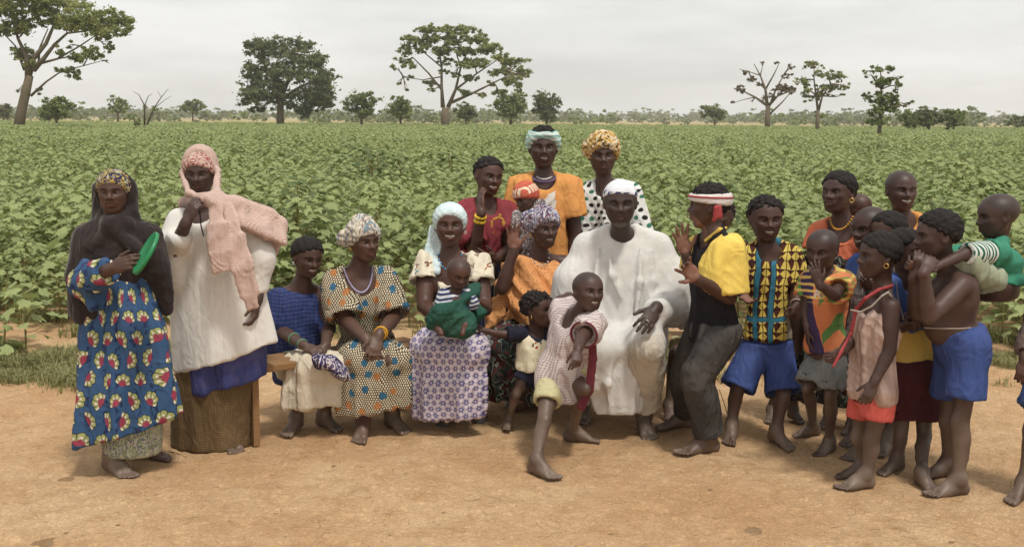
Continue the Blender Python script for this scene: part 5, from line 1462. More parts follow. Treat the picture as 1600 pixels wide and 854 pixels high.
@who
def woman_pink_scarf():
    f = Fig(5.50, 1.0, 1.0, skin=(0.066, 0.038, 0.029))
    f.hd(312, 270, 66, yaw=2, pitch=-8, smile=0.1, old=0.0)
    f.set(neck=(318, 322, .06), sL=(276, 344, 0.02), sR=(382, 346, 0.04), eL=(268, 402, -0.12), wL=(291, 347, -0.24), eR=(404, 425, 0.0), wR=(402, 468, -0.06),
          hL=(315, 500, 0.05), hR=(370, 500, 0.05), kL=(320, 612, 0.02), kR=(362, 612, 0.04))
    f.J['aL'] = gnd(325, 708) + [0, .20, .075]; f.J['aR'] = gnd(352, 708) + [0, .15, .075]
    f.hand('L', (306, 312, -0.24), (0.5, 0.8, 0.1), -1, curl=(0.4, 0.42, 0.46, 0.5, 0.55), spread=0.1)
    f.hand('R', (399, 500, -0.08), (-1, 0, 0), 1, curl=0.35)
    f.foot('L', (0.1, -1)); f.foot('R', (0.35, -1))
    f.root('woman in long white tunic with pink checked scarf, hand at her chin')
    f.body()
    f.cloth('wrapper', [f.lf([(335, 560, .05, 64, 48), (330, 640, .05, 62, 46), (332, 711, .05, 59, 44)], fold=((4, 7), (.02, .03, .05), 5)),
        f.lf([(300, 600, .08, 28, 34), (291, 700, .08, 24, 30)])], K['brown'], proj='cyl', R0=0.2, ctr=f.p(332, 650, .05), amp=0.004)
    f.cloth('underskirt', [f.lf([(345, 520, .05, 72, 54), (346, 575, .05, 70, 52), (346, 618, .05, 66, 50)], fold=((5, 9), (.02, .04, .07), 6)), f.cn((385, 560, 0), (398, 603, .02), 16, 10),
        plane_cut(f.p(346, 604), nrm([0.22, 0, -1]))], K['ublue'], amp=0.006)
    f.cloth('tunic', [f.lf([(326, 332, .05, 44, 28), (329, 352, .04, 62, 38), (334, 420, .03, 72, 48), (346, 500, .03, 78, 54), (358, 590, .03, 84, 60)], fold=((4, 7), (0, .0, .012, .025, .04), 12)),
        f.cn((284, 348, 0), (266, 388, -.08), 24, 22), f.cn((266, 392, -.08), (280, 372, -.18), 22, 20, cut=(f.p(282, 362, -.19), nrm([0.25, -.4, 1]))),
        f.cn((264, 392, -.10), (268, 412, -.12), 21, 17), f.cn((262, 395, -.06), (274, 432, -.08), 16, 17), f.cn((274, 432, -.08), (280, 476, -.04), 16, 5),
        f.cn((380, 352, .02), (404, 405, .0), 26, 26), f.cn((402, 400, 0), (398, 448, -.02), 26, 22, cut=(f.p(399, 456, -.02), (0, 0, -1.0))), f.cn((396, 440, -.02), (388, 492, -.04), 14, 5),
        plane_cut(f.p(358, 556), nrm([0.32, 0, -1]), 0.0), f.neckhole(0.075, 0.03, 0.03)], K['white'], proj='cyl', ctr=f.p(350, 480, .03), amp=0.004, scale=50, h=0.0095)
    hd = f.head
    f.wrap('headband', K['pinkband'], 0.03, 0.215, -0.1, amp=0.004, label='red and cream printed headband')
    f.cloth('scarf', [ell(hd.w(0.0, -0.12, 0.10), np.array([0.44, 0.44, 0.56]) * hd.h, hd.A, 0.015, cut=(hd.w(0, 0.14, 0.08), nrm(hd.A[1] + hd.A[2] * 0.10))),
        ell(hd.w(0, 0.25, -0.06), np.array([0.365, 0.60, 0.47]) * hd.h, hd.A, 0.012, 'sub'),
        f.cn((283, 270, -.02), (295, 302, -.14), 4, 5, 0.02), f.cn((295, 302, -.14), (330, 314, -.20), 5, 9, 0.02), f.cn((341, 265, -.02), (337, 306, -.14), 4, 8, 0.02),
        f.cn((333, 314, -.17), (366, 320, -.12), 10, 13, 0.04), f.cn((366, 318, -.08), (420, 336, .04), 13, 12, 0.03),
        f.cn((290, 318, .10), (370, 322, .10), 12, 17, 0.05)]
        + f.strip([(340, 320, -.17, 12), (378, 334, -.13, 22), (416, 350, -.03, 29), (444, 362, .05, 24)], thick=.016, face=(0.15, -.75, .6), k=.03) + f.strip([(434, 345, .06, 16), (432, 372, .10, 14), (424, 394, .13, 8)], thick=.012, k=.03)
        + f.strip([(338, 318, -.20, 9), (338, 350, -.24, 15), (344, 395, -.26, 20), (350, 424, -.26, 17)]) + f.strip([(352, 322, -.18, 12), (366, 370, -.24, 17), (380, 420, -.265, 18), (390, 462, -.265, 14), (396, 482, -.26, 7)]),
        K['pinkcheck'], amp=0.0025, scale=80, dirn=(0.5, 0, 0.8), h=0.0085)
    f.beads('cord_necklace', [f.p(312, 330, -.16), f.p(314, 352, -.22), f.p(318, 368, -.25)], 0.004, M_CORD, 20)

def seat_legs(f): pass
@who
def girl_blue_top():
    f = Fig(6.05, 0.9, 0.95, skin=(0.064, 0.031, 0.022))
    f.hd(481, 403, 62, yaw=38, pitch=-10, roll=4, smile=0.75, child=0.25)
    f.set(neck=(471, 446, .04), sL=(438, 464, .0), sR=(503, 460, .10), eL=(440, 516, -0.06), wL=(476, 540, -0.30), eR=(513, 512, -.02), wR=(508, 540, -.26),
          hL=(450, 572, .08), hR=(492, 572, .12), kL=(478, 572, -.32), kR=(528, 570, -.30))
    f.J['look'] = (0.2, -0.1)
    f.J['aL'] = gnd(462, 672) + [0, .02, .07]; f.J['aR'] = gnd(505, 668) + [0, .02, .07]
    f.hand('L', (503, 552, -.38), (0.3, 0.3, -1), -1, curl=0.4); f.hand('R', (492, 556, -.36), (-0.3, 0.5, -1), 1, curl=0.45)
    f.foot('L', (-0.15, -1)); f.foot('R', (0.75, -0.8))
    f.root('girl seated on the bench in blue top and cream skirt, braided hair'); f.body()
    f.cloth('skirt', [f.cn((452, 572, .05), (480, 574, -.30), 26, 25, .06), f.cn((492, 572, .08), (530, 574, -.28), 26, 24, .06), f.cn((470, 572, .05), (506, 576, -.30), 26, 24, .06),
        f.lf([(502, 572, -.28, 46, 22), (500, 604, -.29, 53, 24), (500, 642, -.28, 56, 26)], yaw=12, fold=((5, 8, 13), (.0, .05, .10), 4)), plane_cut(f.p(500, 632, -.28), nrm([0.10, 0, -1]))], K['cream'], amp=0.008)
    f.cloth('top', f.torso(0.022, extend=.02) + [f.cn((438, 466, 0), (434, 500, -.03), 18, 19), f.cn((434, 500, -.03), (430, 545, .02), 17, 13), f.cn((503, 478, .08), (511, 512, 0), 13, 15, cut=(f.p(511, 520, 0), (0, 0, -1.0))),
        f.cn((450, 480, 0), (455, 540, -.02), 24, 26), f.cn((430, 540, .02), (432, 580, .02), 14, 8),
        plane_cut(f.p(490, 452, 0), nrm([0.62, -.25, 0.78]), 0.01)], K['ikat'], amp=0.010, scale=40, dirn=(-0.5, 0, 0.8))
    f.hair(0.022, 0.20, -0.22, rows=9, fr=(0.27, 0))
    f.earring(-1, M_SILVER, 0.013)
    f.ring('bracelet', lerp(f.J['eL'], f.J['wL'], .55), f.J['wL'] - f.J['eL'], 0.032, 0.004, M_GBAND); f.ring('bracelet', lerp(f.J['eL'], f.J['wL'], .9), f.J['wL'] - f.J['eL'], 0.028, 0.004, M_GBAND)
    b = Fig(6.05); b.o = None
    m = mesh_prims([f.el((512, 566, -.40), (26, 22, 9), roll=25), f.el((530, 580, -.42), (16, 14, 10), roll=40), f.cn((500, 560, -.40), (545, 592, -.42), 7, 3)], 0.008)
    V = wrinkle(relax(*m), m[1], 0.010, 70, 5, (1, 0, 0.5))
    o = put('folded_cloth', V, m[1], K['navyprint'], None, origin=f.p(515, 570, -.40), attrs={'pat': V * 1.0})
    tag(o, 'navy and white printed cloth bundled on the lap of the girl in blue', 'cloth')

@who
def woman_dotted_dress():
    f = Fig(6.08, 1.0, 1.0, skin=(0.082, 0.039, 0.026))
    f.hd(569, 378, 64, yaw=38, pitch=0, smile=0.25)
    f.set(neck=(558, 424, .04), sL=(526, 444, -.01), sR=(602, 440, .08), eL=(540, 500, -.12), wL=(573, 531, -.34), eR=(615, 496, -.04), wR=(592, 524, -.34),
          hL=(548, 562, .08), hR=(600, 562, .10), kL=(560, 562, -.34), kR=(612, 560, -.34))
    f.J['look'] = (0.25, 0.0)
    f.J['aL'] = gnd(567, 680) + [0, .02, .075]; f.J['aR'] = gnd(612, 668) + [0, .02, .075]
    f.hand('L', (585, 556, -.40), (0.2, 0.7, -.4), -1, curl=0.35); f.hand('R', (583, 553, -.42), (-0.3, 0.7, -.4), 1, curl=0.35)
    f.foot('L', (0.0, -1)); f.foot('R', (0.55, -0.85))
    f.root('seated woman in black and cream dotted dress with cream headwrap'); f.body()
    f.cloth('skirt', [f.cn((548, 560, .05), (560, 562, -.30), 30, 29, .06), f.cn((600, 560, .08), (612, 562, -.30), 30, 28, .06), f.cn((574, 562, .05), (586, 566, -.30), 28, 24, .06),
        f.lf([(586, 562, -.29, 52, 26), (586, 600, -.31, 56, 27), (584, 648, -.30, 62, 30)], yaw=4, fold=((4, 6, 11), (.0, .06, .11), 9)), plane_cut(f.p(585, 640, -.3), nrm([0.16, 0, -1])),
        f.cn((592, 590, -.50), (594, 660, -.52), 6, 16, .04, op='sub')], K['cells'], amp=0.006, h=0.0095)
    f.shirt('dress_top', K['cells'], 0.022, 0.92, hem=(575, 570), flare=0.034, nk=0.085, drop=0.05, body_ext=.06, amp=0.009, h=0.0095)
    hd = f.head
    f.wrap('headwrap', K['wrapcream'], 0.05, 0.20, -0.12, tall=0.05, amp=0.007, tilt=0.3, extra=[ell(hd.w(-0.30, -0.42, 0.06), np.array([0.19, 0.2, 0.20]) * hd.h, hd.A, .02), ell(hd.w(0.0, -0.1, 0.52), np.array([0.2, 0.25, 0.14]) * hd.h, hd.A, .03)])
    f.hair(0.004, 0.17, -0.30, rough=.001)
    f.earring(-1, M_GOLD, 0.012); f.necklace(M_LBEAD, 0.0052, 0.125, 0.085, 40, fwd=0.125)
    f.ring('bracelet', lerp(f.J['eR'], f.J['wR'], .85), f.J['wR'] - f.J['eR'], 0.033, 0.007, M_YBEAD); f.ring('bracelet', lerp(f.J['eR'], f.J['wR'], .94), f.J['wR'] - f.J['eR'], 0.031, 0.006, M_YBEAD)

@who
def woman_with_baby():
    f = Fig(6.15, 1.0, 1.05, skin=(0.080, 0.037, 0.025))
    f.hd(703, 352, 67, yaw=3, pitch=2, smile=1.0)
    f.set(neck=(703, 404, .02), sL=(666, 416, .02), sR=(745, 416, .03), eL=(663, 478, -.12), wL=(690, 500, -.38), eR=(758, 482, -.10), wR=(742, 470, -.36),
          hL=(682, 545, .06), hR=(732, 545, .06), kL=(674, 545, -.40), kR=(735, 548, -.40))
    f.J['aL'] = gnd(690, 660) + [-.01, .10, .085]; f.J['aR'] = gnd(742, 652) + [0, .08, .085]
    f.hand('L', (712, 510, -.50), (0.3, 0.7, 0.2), -1, curl=0.4); f.hand('R', (722, 452, -.46), (-.4, 0.8, 0), 1, curl=0.45)
    f.foot('L', (0.1, -1)); f.foot('R', (0.2, -1))
    f.root('smiling seated woman in lilac flower-print skirt holding a baby on her lap'); f.body()
    f.cloth('skirt', [f.cn((682, 545, .05), (676, 545, -.36), 32, 30, .06), f.cn((732, 545, .05), (734, 548, -.36), 32, 30, .06), f.cn((706, 548, .05), (706, 552, -.34), 30, 26, .06),
        f.lf([(703, 545, -.34, 54, 28), (703, 595, -.36, 57, 30), (703, 652, -.35, 54, 30)], fold=((4, 7, 12), (.0, .05, .10), 14)), f.cn((712, 580, -.5), (716, 668, -.54), 4, 16, .04, op='sub'), plane_cut(f.p(703, 652, -.35), nrm([0.12, 0, -1]))], K['hexflower'], amp=0.009, h=0.0095)
    f.shirt('blouse', K['sprig'], 0.020, 0.42, hem=(703, 530), flare=0.022, nk=0.085, drop=0.065, amp=0.007, h=0.0095)
    hd = f.head
    f.wrap('headscarf', K['paleblue'], 0.04, 0.245, -0.3, amp=0.003, tilt=0.45)
    f.cloth('scarf_end', f.strip([(680, 352, .06, 9), (678, 385, .03, 13), (676, 412, -.03, 15), (674, 425, -.06, 12)], thick=0.012) , K['paleblue'], amp=0.006, h=0.008)
    f.hair(0.004, 0.19, -0.30, rough=.001)
    f.earring(-1, M_WBEAD, 0.008); f.earring(1, M_WBEAD, 0.008); f.necklace(M_BBEAD, 0.0065, 0.075, 0.07, 12, fwd=0.112)
    for q, tx in (('L', 0.1), ('R', 0.2)):
        flipflop(f, q, tx)
def flipflop(f, q, tx):
    a = f.J['a' + q]; d = nrm([tx, -1, 0]); s = np.array([d[1], -d[0], 0]); g0 = a[2] - 0.085
    sole = MB(); n = 20; top, bot = [], []
    for i in range(n):
        t = 2 * math.pi * i / n; y = 0.07 + 0.128 * math.cos(t); x = math.sin(t) * (0.042 + 0.009 * math.cos(t))
        p = np.array([a[0], a[1], g0]) + d * y + s * x; top.append(p + [0, 0, .013]); bot.append(p + [0, 0, 0.0])
    V = top + bot; F = [tuple(range(n)), tuple(range(2 * n - 1, n - 1, -1))] + [(i, n + i, n + (i + 1) % n, (i + 1) % n) for i in range(n)]
    sole.add(V, F); o = sole.build('flip_flop', M_SOLE, f.o, smooth=False)
    st = MB(); base = np.array([a[0], a[1], g0 + .012]); toe = base + d * .145 + [0, 0, 0.012]
    for sg in (-1, 1): st.tube([toe, base + d * .10 + s * .022 * sg + [0, 0, .040], base + d * .03 + s * .046 * sg + [0, 0, .006]], [.006, .009, .007], 6)
    st.build('strap', M_RUBBER, o)

@who
def baby_striped():
    f = Fig(5.70, 0.42, 1.1, skin=(0.085, 0.038, 0.026))
    f.hd(717, 428, 49, yaw=22, pitch=-22, roll=5, child=1.0)
    f.set(neck=(712, 451, .03), sL=(694, 461, 0), sR=(730, 461, .02), eL=(688, 480, -.03), wL=(706, 484, -.08), eR=(738, 474, -.02), wR=(722, 470, -.06),
          hL=(698, 510, .0), hR=(720, 510, .0), kL=(685, 512, -.14), kR=(728, 506, -.14), aL=(690, 522, -.18), aR=(722, 522, -.18))
    f.hand('L', (716, 488, -.11), (0, 1, -.3), -1, curl=0.6, L=.075); f.hand('R', (712, 470, -.09), (0, 1, 0), 1, curl=0.6, L=.075)
    f.feet = {}
    f.root('baby in navy and white striped top on the lap of the smiling woman', 'baby'); f.body(hface=0.0042)
    f.shirt('striped_top', K['bstripe'], 0.010, 1.45, nk=0.07, drop=0.03, flare=0.008, amp=0.003, h=0.007)
    f.bald()
    f.o['group'] = 'babies'
    P = [f.el((708, 492, -.10), (34, 24, 20), roll=10), f.el((690, 500, -.08), (24, 18, 20)), f.cn((735, 455, .06), (748, 500, .06), 12, 8, .03), f.cn((742, 448, .08), (725, 470, -.02), 10, 14, .03), f.cn((700, 505, -.12), (728, 512, -.12), 18, 12, .03), f.cn((670, 500, -.04), (700, 515, -.14), 8, 10)]
    V, F = mesh_prims(P + [f.el((716, 472, -.14), (9, 8, 9), k=0.01, op='sub')], 0.0085); V = wrinkle(relax(V, F, 1), F, 0.012, 60, 8, (0.7, 0, 0.5))
    o = put('green_cloth', V, F, K['green'], None, origin=f.p(708, 500, -.1), attrs={'pat': V}); tag(o, 'dark green cloth wrapped round the baby in the striped top', 'cloth')
@who
def woman_red_top():
    f = Fig(6.85, 0.97, 1.0, skin=(0.072, 0.034, 0.024)); f.low = 'f'
    f.hd(764, 276, 60, yaw=28, pitch=-4, roll=8, smile=0.9)
    f.set(neck=(757, 318, .03), sL=(724, 334, .0), sR=(793, 332, .05), eL=(742, 392, -.16), wL=(752, 330, -.24), eR=(800, 388, -.04), wR=(775, 404, -.20),
          hL=(738, 440, .05), hR=(786, 440, .05), kL=(740, 530, .0), kR=(784, 530, .0))
    f.J['aL'] = np.array([f.p(740, 600)[0], 6.85, .07]); f.J['aR'] = np.array([f.p(784, 600)[0], 6.85, .07])
    f.J['look'] = (0.2, 0)
    f.hand('L', (749, 282, -.16), (0.75, 0.5, 0.1), -1, curl=(0.2, 0.12, 0.12, 0.15, 0.2), spread=0.1); f.hand('R', (744, 400, -.30), (-.2, 0.9, 0.3), 1, curl=0.3)
    f.foot('L', (0, -1)); f.foot('R', (0.1, -1))
    f.root('woman in dark red top resting her cheek on her hand, yellow wristband'); f.body()
    f.cloth('wrapper', [f.lf([(764, 392, .04, 36, 28), (763, 450, .04, 46, 34), (763, 590, .04, 46, 34)], fold=((4, 7), (0, .03, .06), 3))], K['navyskirt'], proj='cyl', ctr=f.p(763, 480, .04))
    o = f.shirt('top', K['red'], 0.02, {'L': 0.82, 'R': 0.55}, hem=(762, 408), nk=0.07, drop=0.015, flare=0.022, body_ext=0, amp=0.010)
    f.flat_print(o, [[(767, 344), (770, 344), (770, 355), (767, 355)], [(770, 341), (777, 338), (778, 341), (771, 344)], [(778, 337), (786, 340), (785, 343), (778, 340)], [(786, 340), (790, 348), (787, 354), (784, 347)], [(780, 333), (784, 335), (783, 338), (779, 336)], [(769, 364), (773, 360), (774, 361), (770, 366)]], M_INK_G, 'printed_motif')
    f.ring('wristband', lerp(f.J['wL'], f.J['eL'], .13), f.J['wL'] - f.J['eL'], 0.028, 0.012, M_YBAND); f.ring('wristband', lerp(f.J['wL'], f.J['eL'], .24), f.J['wL'] - f.J['eL'], 0.028, 0.012, M_YBAND)
    f.hair(0.022, 0.23, -0.2, fr=(0.25, 0))

@who
def woman_orange_tshirt():
    f = Fig(6.95, 1.0, 1.08, skin=(0.060, 0.032, 0.024)); f.low = 'fh'
    f.hd(849, 231, 63, yaw=2, pitch=0, smile=0.35)
    f.set(neck=(850, 278, .02), sL=(812, 293, .02), sR=(888, 293, .02), eL=(803, 370, .0), wL=(815, 400, -.14), eR=(899, 368, 0), wR=(894, 420, -.04),
          hL=(825, 440, .04), hR=(878, 440, .04), kL=(828, 520, .02), kR=(875, 520, .02))
    for q, x in (('L', 830), ('R', 873)): f.J['a' + q] = np.array([f.p(x, 590)[0], 6.95, .07])
    f.hand('L', (835, 408, -.24), (0, 1, 0), -1, curl=0.4); f.hand('R', (892, 455, -.06), (-1, 0, 0), 1, curl=0.3)
    f.foot('L', (0, -1)); f.foot('R', (0, -1))
    f.root('tall woman standing behind in orange T-shirt with aqua headband'); f.body()
    f.cloth('wrapper', [f.lf([(851, 395, .04, 40, 30), (851, 450, .04, 50, 36), (851, 590, .04, 50, 36)], fold=((4, 7), (0, .03, .06), 4))], K['darkprint'], proj='cyl', ctr=f.p(851, 480, .04))
    o = f.shirt('tshirt', K['orange'], 0.022, 0.62, hem=(851, 428), nk=0.072, drop=0.005, flare=0.022, amp=0.010, tkw=dict(waist=1.1))
    q = [[(838, 280), (862, 278), (862, 284), (838, 286)], [(834, 288), (842, 286), (842, 293), (834, 295)], [(845, 285), (852, 284), (852, 291), (845, 292)], [(855, 283), (862, 284), (861, 292), (854, 291)]]
    f.flat_print(o, q, M_INK_R, 'printed_motif')
    f.flat_print(o, [[(856, 304), (868, 298), (866, 316), (854, 322)], [(846, 316), (856, 306), (858, 318), (850, 330)], [(862, 318), (870, 312), (868, 324), (858, 330)], [(840, 283), (860, 281), (860, 282.5), (840, 284.5)]], M_INK_W, 'printed_motif')
    f.ring('collar', f.J['neck'] + [0, -.025, .012], (0, -.45, 1), 0.082, 0.0085, M_PURPLE, squash=0.9)
    f.necklace(M_WBEAD, 0.006, 0.03, 0.062, 20, fwd=.062)
    f.wrap('headband', K['aqua'], 0.065, 0.235, -0.1, amp=0.006, extra=[ell(f.head.w(0, -0.02, 0.62), np.array([0.5, 0.6, 0.28]) * f.head.h, f.head.A, 0.005, 'sub')])
    f.hair(0.03, 0.20, -0.25, top=0.02)

@who
def baby_orange_hat():
    f = Fig(6.62, 0.45, 1.0)
    f.hd(822, 312, 44, yaw=-55, pitch=-15, roll=-12, child=1.0)
    f.set(neck=(826, 332, .03), sL=(812, 342, -.02), sR=(838, 342, .06), eL=(806, 356, -.04), wL=(806, 368, -.08), eR=(842, 356, .06), wR=(838, 368, .04), hL=(815, 385, 0), hR=(836, 385, .06), kL=(805, 392, -.08), kR=(836, 392, .0), aL=(806, 415, -.06), aR=(836, 415, 0.02))
    f.root('baby in orange knitted hat held by the woman in the orange T-shirt', 'baby', group='babies'); f.body(hface=0.0045)
    f.cloth('wrap_cloth', [f.cn((824, 344, .02), (824, 395, .02), 19, 21, .03), f.cn((808, 336, -.04), (808, 356, -.06), 7, 9, .02), f.cn((832, 320, .0), (846, 316, .02), 7, 7, .02), f.cn((838, 330, .0), (836, 345, .0), 9, 9)], K['gprint'], amp=0.008, h=0.0085)
    f.wrap('hat', K['hat'], 0.05, 0.12, -0.06, tall=0.12, amp=0.003, tilt=0.2)

@who
def woman_waving():
    f = Fig(6.38, 0.97, 1.0, skin=(0.066, 0.031, 0.022)); f.low = 'f'
    f.hd(850, 357, 61, yaw=26, pitch=-2, smile=0.45)
    f.set(neck=(840, 402, .04), sL=(802, 416, .02), sR=(880, 412, .10), eL=(784, 450, -.16), wL=(803, 391, -.16), eR=(886, 470, .04), wR=(860, 510, -.16),
          hL=(802, 530, .06), hR=(850, 530, .08), kL=(785, 540, -.34), kR=(838, 545, -.34))
    f.J['aL'] = gnd(800, 632) + [0, 0.05, .07]; f.J['aR'] = gnd(845, 632) + [0, 0.05, .07]
    f.hand('L', (800, 344, -.18), (0.25, -1, 0.05), -1, curl=(0.05, 0.05, 0.08, 0.12, 0.1), spread=0.32, L=0.175); f.hand('R', (835, 525, -.24), (0, 0.6, -1), 1, curl=0.4)
    f.foot('L', (0, -1)); f.foot('R', (0.1, -1))
    f.root('seated woman in orange one-shoulder wrap waving her open hand'); f.body()
    f.cloth('skirt', [f.cn((802, 530, .05), (787, 540, -.30), 32, 30, .06), f.cn((850, 530, .05), (838, 545, -.30), 32, 30, .06), f.cn((826, 535, .05), (812, 548, -.30), 30, 28, .06),
        f.lf([(810, 540, -.28, 58, 28), (808, 580, -.30, 60, 30), (806, 622, -.28, 56, 30)], fold=((4, 7, 11), (0, .05, .08), 5))], K['darkprint'], amp=0.008)
    f.cloth('orange_wrap', f.torso(0.026, extend=.0) + [f.cn((802, 418, .02), (796, 440, -.04), 16, 15, cut=None), f.cn((800, 440, 0), (775, 490, -.10), 18, 12, .05), f.cn((775, 490, -.10), (762, 512, -.16), 10, 5, .04),
        f.cn((812, 420, -.02), (840, 500, -.10), 22, 32, .05), f.cn((860, 440, .02), (850, 510, -.06), 24, 32, .05), plane_cut(f.p(858, 408, 0), nrm([0.60, -.2, 0.8]), .01)], K['peach'], amp=0.012, scale=70, dirn=(-0.5, 0, 0.8))
    hd = f.head
    f.wrap('headwrap', K['wrapblue'], 0.06, 0.215, -0.16, tall=0.04, amp=0.006, extra=[ell(hd.w(-0.28, -0.36, 0.16), np.array([0.2, 0.2, 0.26]) * hd.h, hd.A, .02)])
    f.hair(0.004, 0.18, -0.3, rough=.001); f.earring(-1, M_GOLD, 0.012)
    f.necklace(M_WBEAD, 0.0055, 0.06, 0.07, 9, fwd=.10)

@who
def woman_polka():
    f = Fig(7.15, 1.0, 0.95, skin=(0.072, 0.038, 0.028)); f.low = 'fh'
    f.hd(942, 243, 61, yaw=-2, pitch=-2, smile=0.2)
    f.set(neck=(945, 288, .03), sL=(917, 305, .02), sR=(985, 303, .02), eL=(908, 372, 0), wL=(912, 430, -.04), eR=(1000, 372, 0), wR=(996, 430, -.04), hL=(930, 450, .04), hR=(976, 450, .04), kL=(932, 520, .02), kR=(974, 520, .02))
    for q, x in (('L', 934), ('R', 972)): f.J['a' + q] = np.array([f.p(x, 580)[0], 7.15, .07])
    f.hand('L', (912, 460, -.05), (1, 0, 0), -1); f.hand('R', (996, 460, -.05), (-1, 0, 0), 1); f.foot('L', (0, -1)); f.foot('R', (0, -1))
    f.root('woman in white polka-dot blouse and yellow headwrap behind the seated man'); f.body()
    f.shirt('blouse', K['polka'], 0.022, 0.95, hem=(952, 440), nk=0.075, drop=0.02, flare=0.025, amp=0.009)
    f.cloth('wrapper', [f.lf([(952, 420, .04, 40, 30), (952, 585, .04, 48, 34)], fold=((4, 7), (0, .05), 4))], K['navyprint'], proj='cyl', ctr=f.p(952, 480, .04))
    hd = f.head
    f.wrap('headwrap', K['yellowwrap'], 0.065, 0.20, -0.14, tall=0.07, amp=0.008, extra=[ell(hd.w(-0.40, -0.1, 0.16), np.array([0.13, 0.16, 0.2]) * hd.h, hd.A, .02)])
    f.beads('cord_necklace', [f.p(935, 290, -.06), f.p(939, 306, -.11), f.p(944, 318, -.125)], .005, M_CORD, 14)

@who
def old_man():
    f = Fig(6.05, 1.1, 1.1, skin=(0.052, 0.032, 0.026))
    f.hd(969, 318, 72, dy=-.15, yaw=-4, pitch=-3, smile=0.0, old=1.0)
    f.set(neck=(972, 368, .0), sL=(920, 386, .04), sR=(1026, 386, .04), eL=(892, 468, .0), wL=(930, 510, -.28), eR=(1056, 470, -.04), wR=(1024, 482, -.42),
          hL=(945, 552, .10), hR=(1003, 552, .10), kL=(930, 545, -.38), kR=(1010, 535, -.42))
    f.J['aL'] = gnd(912, 652) + [0, .06, .08]; f.J['aR'] = gnd(1009, 680) + [0, .10, .08]
    f.hand('L', (938, 540, -.42), (0, 0.4, -1), -1, curl=0.3); f.hand('R', (1005, 512, -.56), (-.2, 0.75, -.5), 1, curl=(0.2, 0.28, 0.25, 0.28, 0.35), spread=0.35, L=0.2)
    f.foot('L', (-0.1, -1)); f.foot('R', (0.05, -1))
    f.root('elderly man seated in the middle in wide white robe and embroidered cap'); f.body()
    f.cloth('trousers', f.leg('L', 0.035, 0.0, 1.80, flat=True, flare=.02) + f.leg('R', 0.035, 0, 1.84, flat=True, flare=.02), K['trous'], amp=0.006, scale=60)
    rob = [f.cn((952, 364, .02), (918, 386, .04), 15, 22, .04), f.cn((992, 364, .02), (1026, 386, .04), 15, 22, .04), f.cn((894, 470, 0), (926, 506, -.22), 26, 24, .04),
        f.lf([(972, 560, .05, 64, 50), (972, 500, .03, 72, 52), (972, 440, .02, 74, 46), (972, 400, .02, 64, 38), (972, 376, .02, 48, 28), (972, 360, .02, 26, 18)], fold=((6, 9, 13), (.03, .045, .035, .02, 0, 0), 3)),
        f.cn((922, 392, .04), (900, 440, .02), 26, 34, .05), f.cn((900, 440, .02), (886, 486, .0), 34, 26, .05), f.cn((890, 470, 0), (874, 500, -.02), 18, 8, .04),
        f.cn((1024, 392, .04), (1046, 440, .0), 26, 34, .05), f.cn((1046, 440, .0), (1052, 482, -.10), 34, 28, .05), f.cn((1050, 480, -.08), (1076, 506, -.10), 18, 6, .04), f.cn((1044, 480, -.14), (1026, 486, -.34), 26, 21, .04, cut=(f.p(1026, 486, -.38), nrm(f.p(1010, 500, -.5) - f.p(1045, 480, -.1)))),
        f.cn((945, 535, .05), (934, 545, -.34), 36, 32, .06), f.cn((1003, 535, .05), (1008, 535, -.38), 36, 30, .06), f.cn((972, 540, .05), (970, 545, -.30), 34, 26, .06),
        f.lf([(966, 545, -.28, 46, 26), (964, 585, -.33, 42, 22), (964, 630, -.34, 36, 18), (966, 655, -.34, 30, 15)], fold=((4, 7, 11), (.02, .10, .16, .16), 6)), f.cn((938, 548, -.38), (926, 600, -.37), 22, 16, .05), f.cn((1010, 540, -.40), (1022, 580, -.36), 20, 9, .05),
        f.lf([(1074, 512, -.06, 12, 5), (1060, 480, -.05, 26, 12), (1045, 440, .0, 32, 22)], fold=((3, 5), (.1, .06, 0), 3)), f.lf([(867, 512, .0, 9, 5), (881, 480, .0, 22, 12), (900, 440, .02, 30, 22)], fold=((3, 5), (.1, .06, 0), 4)),
        f.cn((986, 548, -.56), (984, 640, -.58), 9, 5, .04, op='sub'),
        plane_cut(f.p(975, 646, -.36), (0, 0, -1)), f.neckhole(0.056, -0.02, 0.0), f.cn((972, 366, -.13), (972, 402, -.20), 12, 1.5, .01, op='sub')]
    for ln in ([(936, 384, -.08), (930, 440, -.13), (934, 505, -.15)], [(950, 384, -.11), (956, 430, -.15), (972, 470, -.17)], [(1000, 384, -.10), (1000, 440, -.15), (992, 510, -.17)], [(1018, 386, -.08), (1020, 440, -.12), (1010, 500, -.15)], [(1036, 400, -.02), (1040, 450, -.10), (1024, 490, -.2)], [(910, 400, .0), (896, 450, -.06), (884, 490, -.06)], [(956, 560, -.42), (950, 600, -.44), (952, 640, -.43)], [(930, 540, -.44), (922, 590, -.45), (918, 630, -.43)], [(985, 520, -.18), (955, 535, -.24), (930, 530, -.32)]):
        rob[-4:-4] = f.chain([p + (r_,) for p, r_ in zip(ln, (1.0, 4.5, 1.5))], .03)
    f.cloth('robe', rob, K['robe'], amp=0.0028, scale=55, dirn=(0.15, 0, 1), h=0.0095)
    hd = f.head
    f.wrap('cap', K['cap'], 0.022, 0.245, 0.08, amp=0.0, tilt=0.16)
    f.ring('finger_ring', f.J['wR'] + nrm(f.p(1005, 512, -.56) - f.J['wR']) * 0.125, f.p(1005, 512, -.56) - f.J['wR'], 0.013, 0.003, M_SILVER)

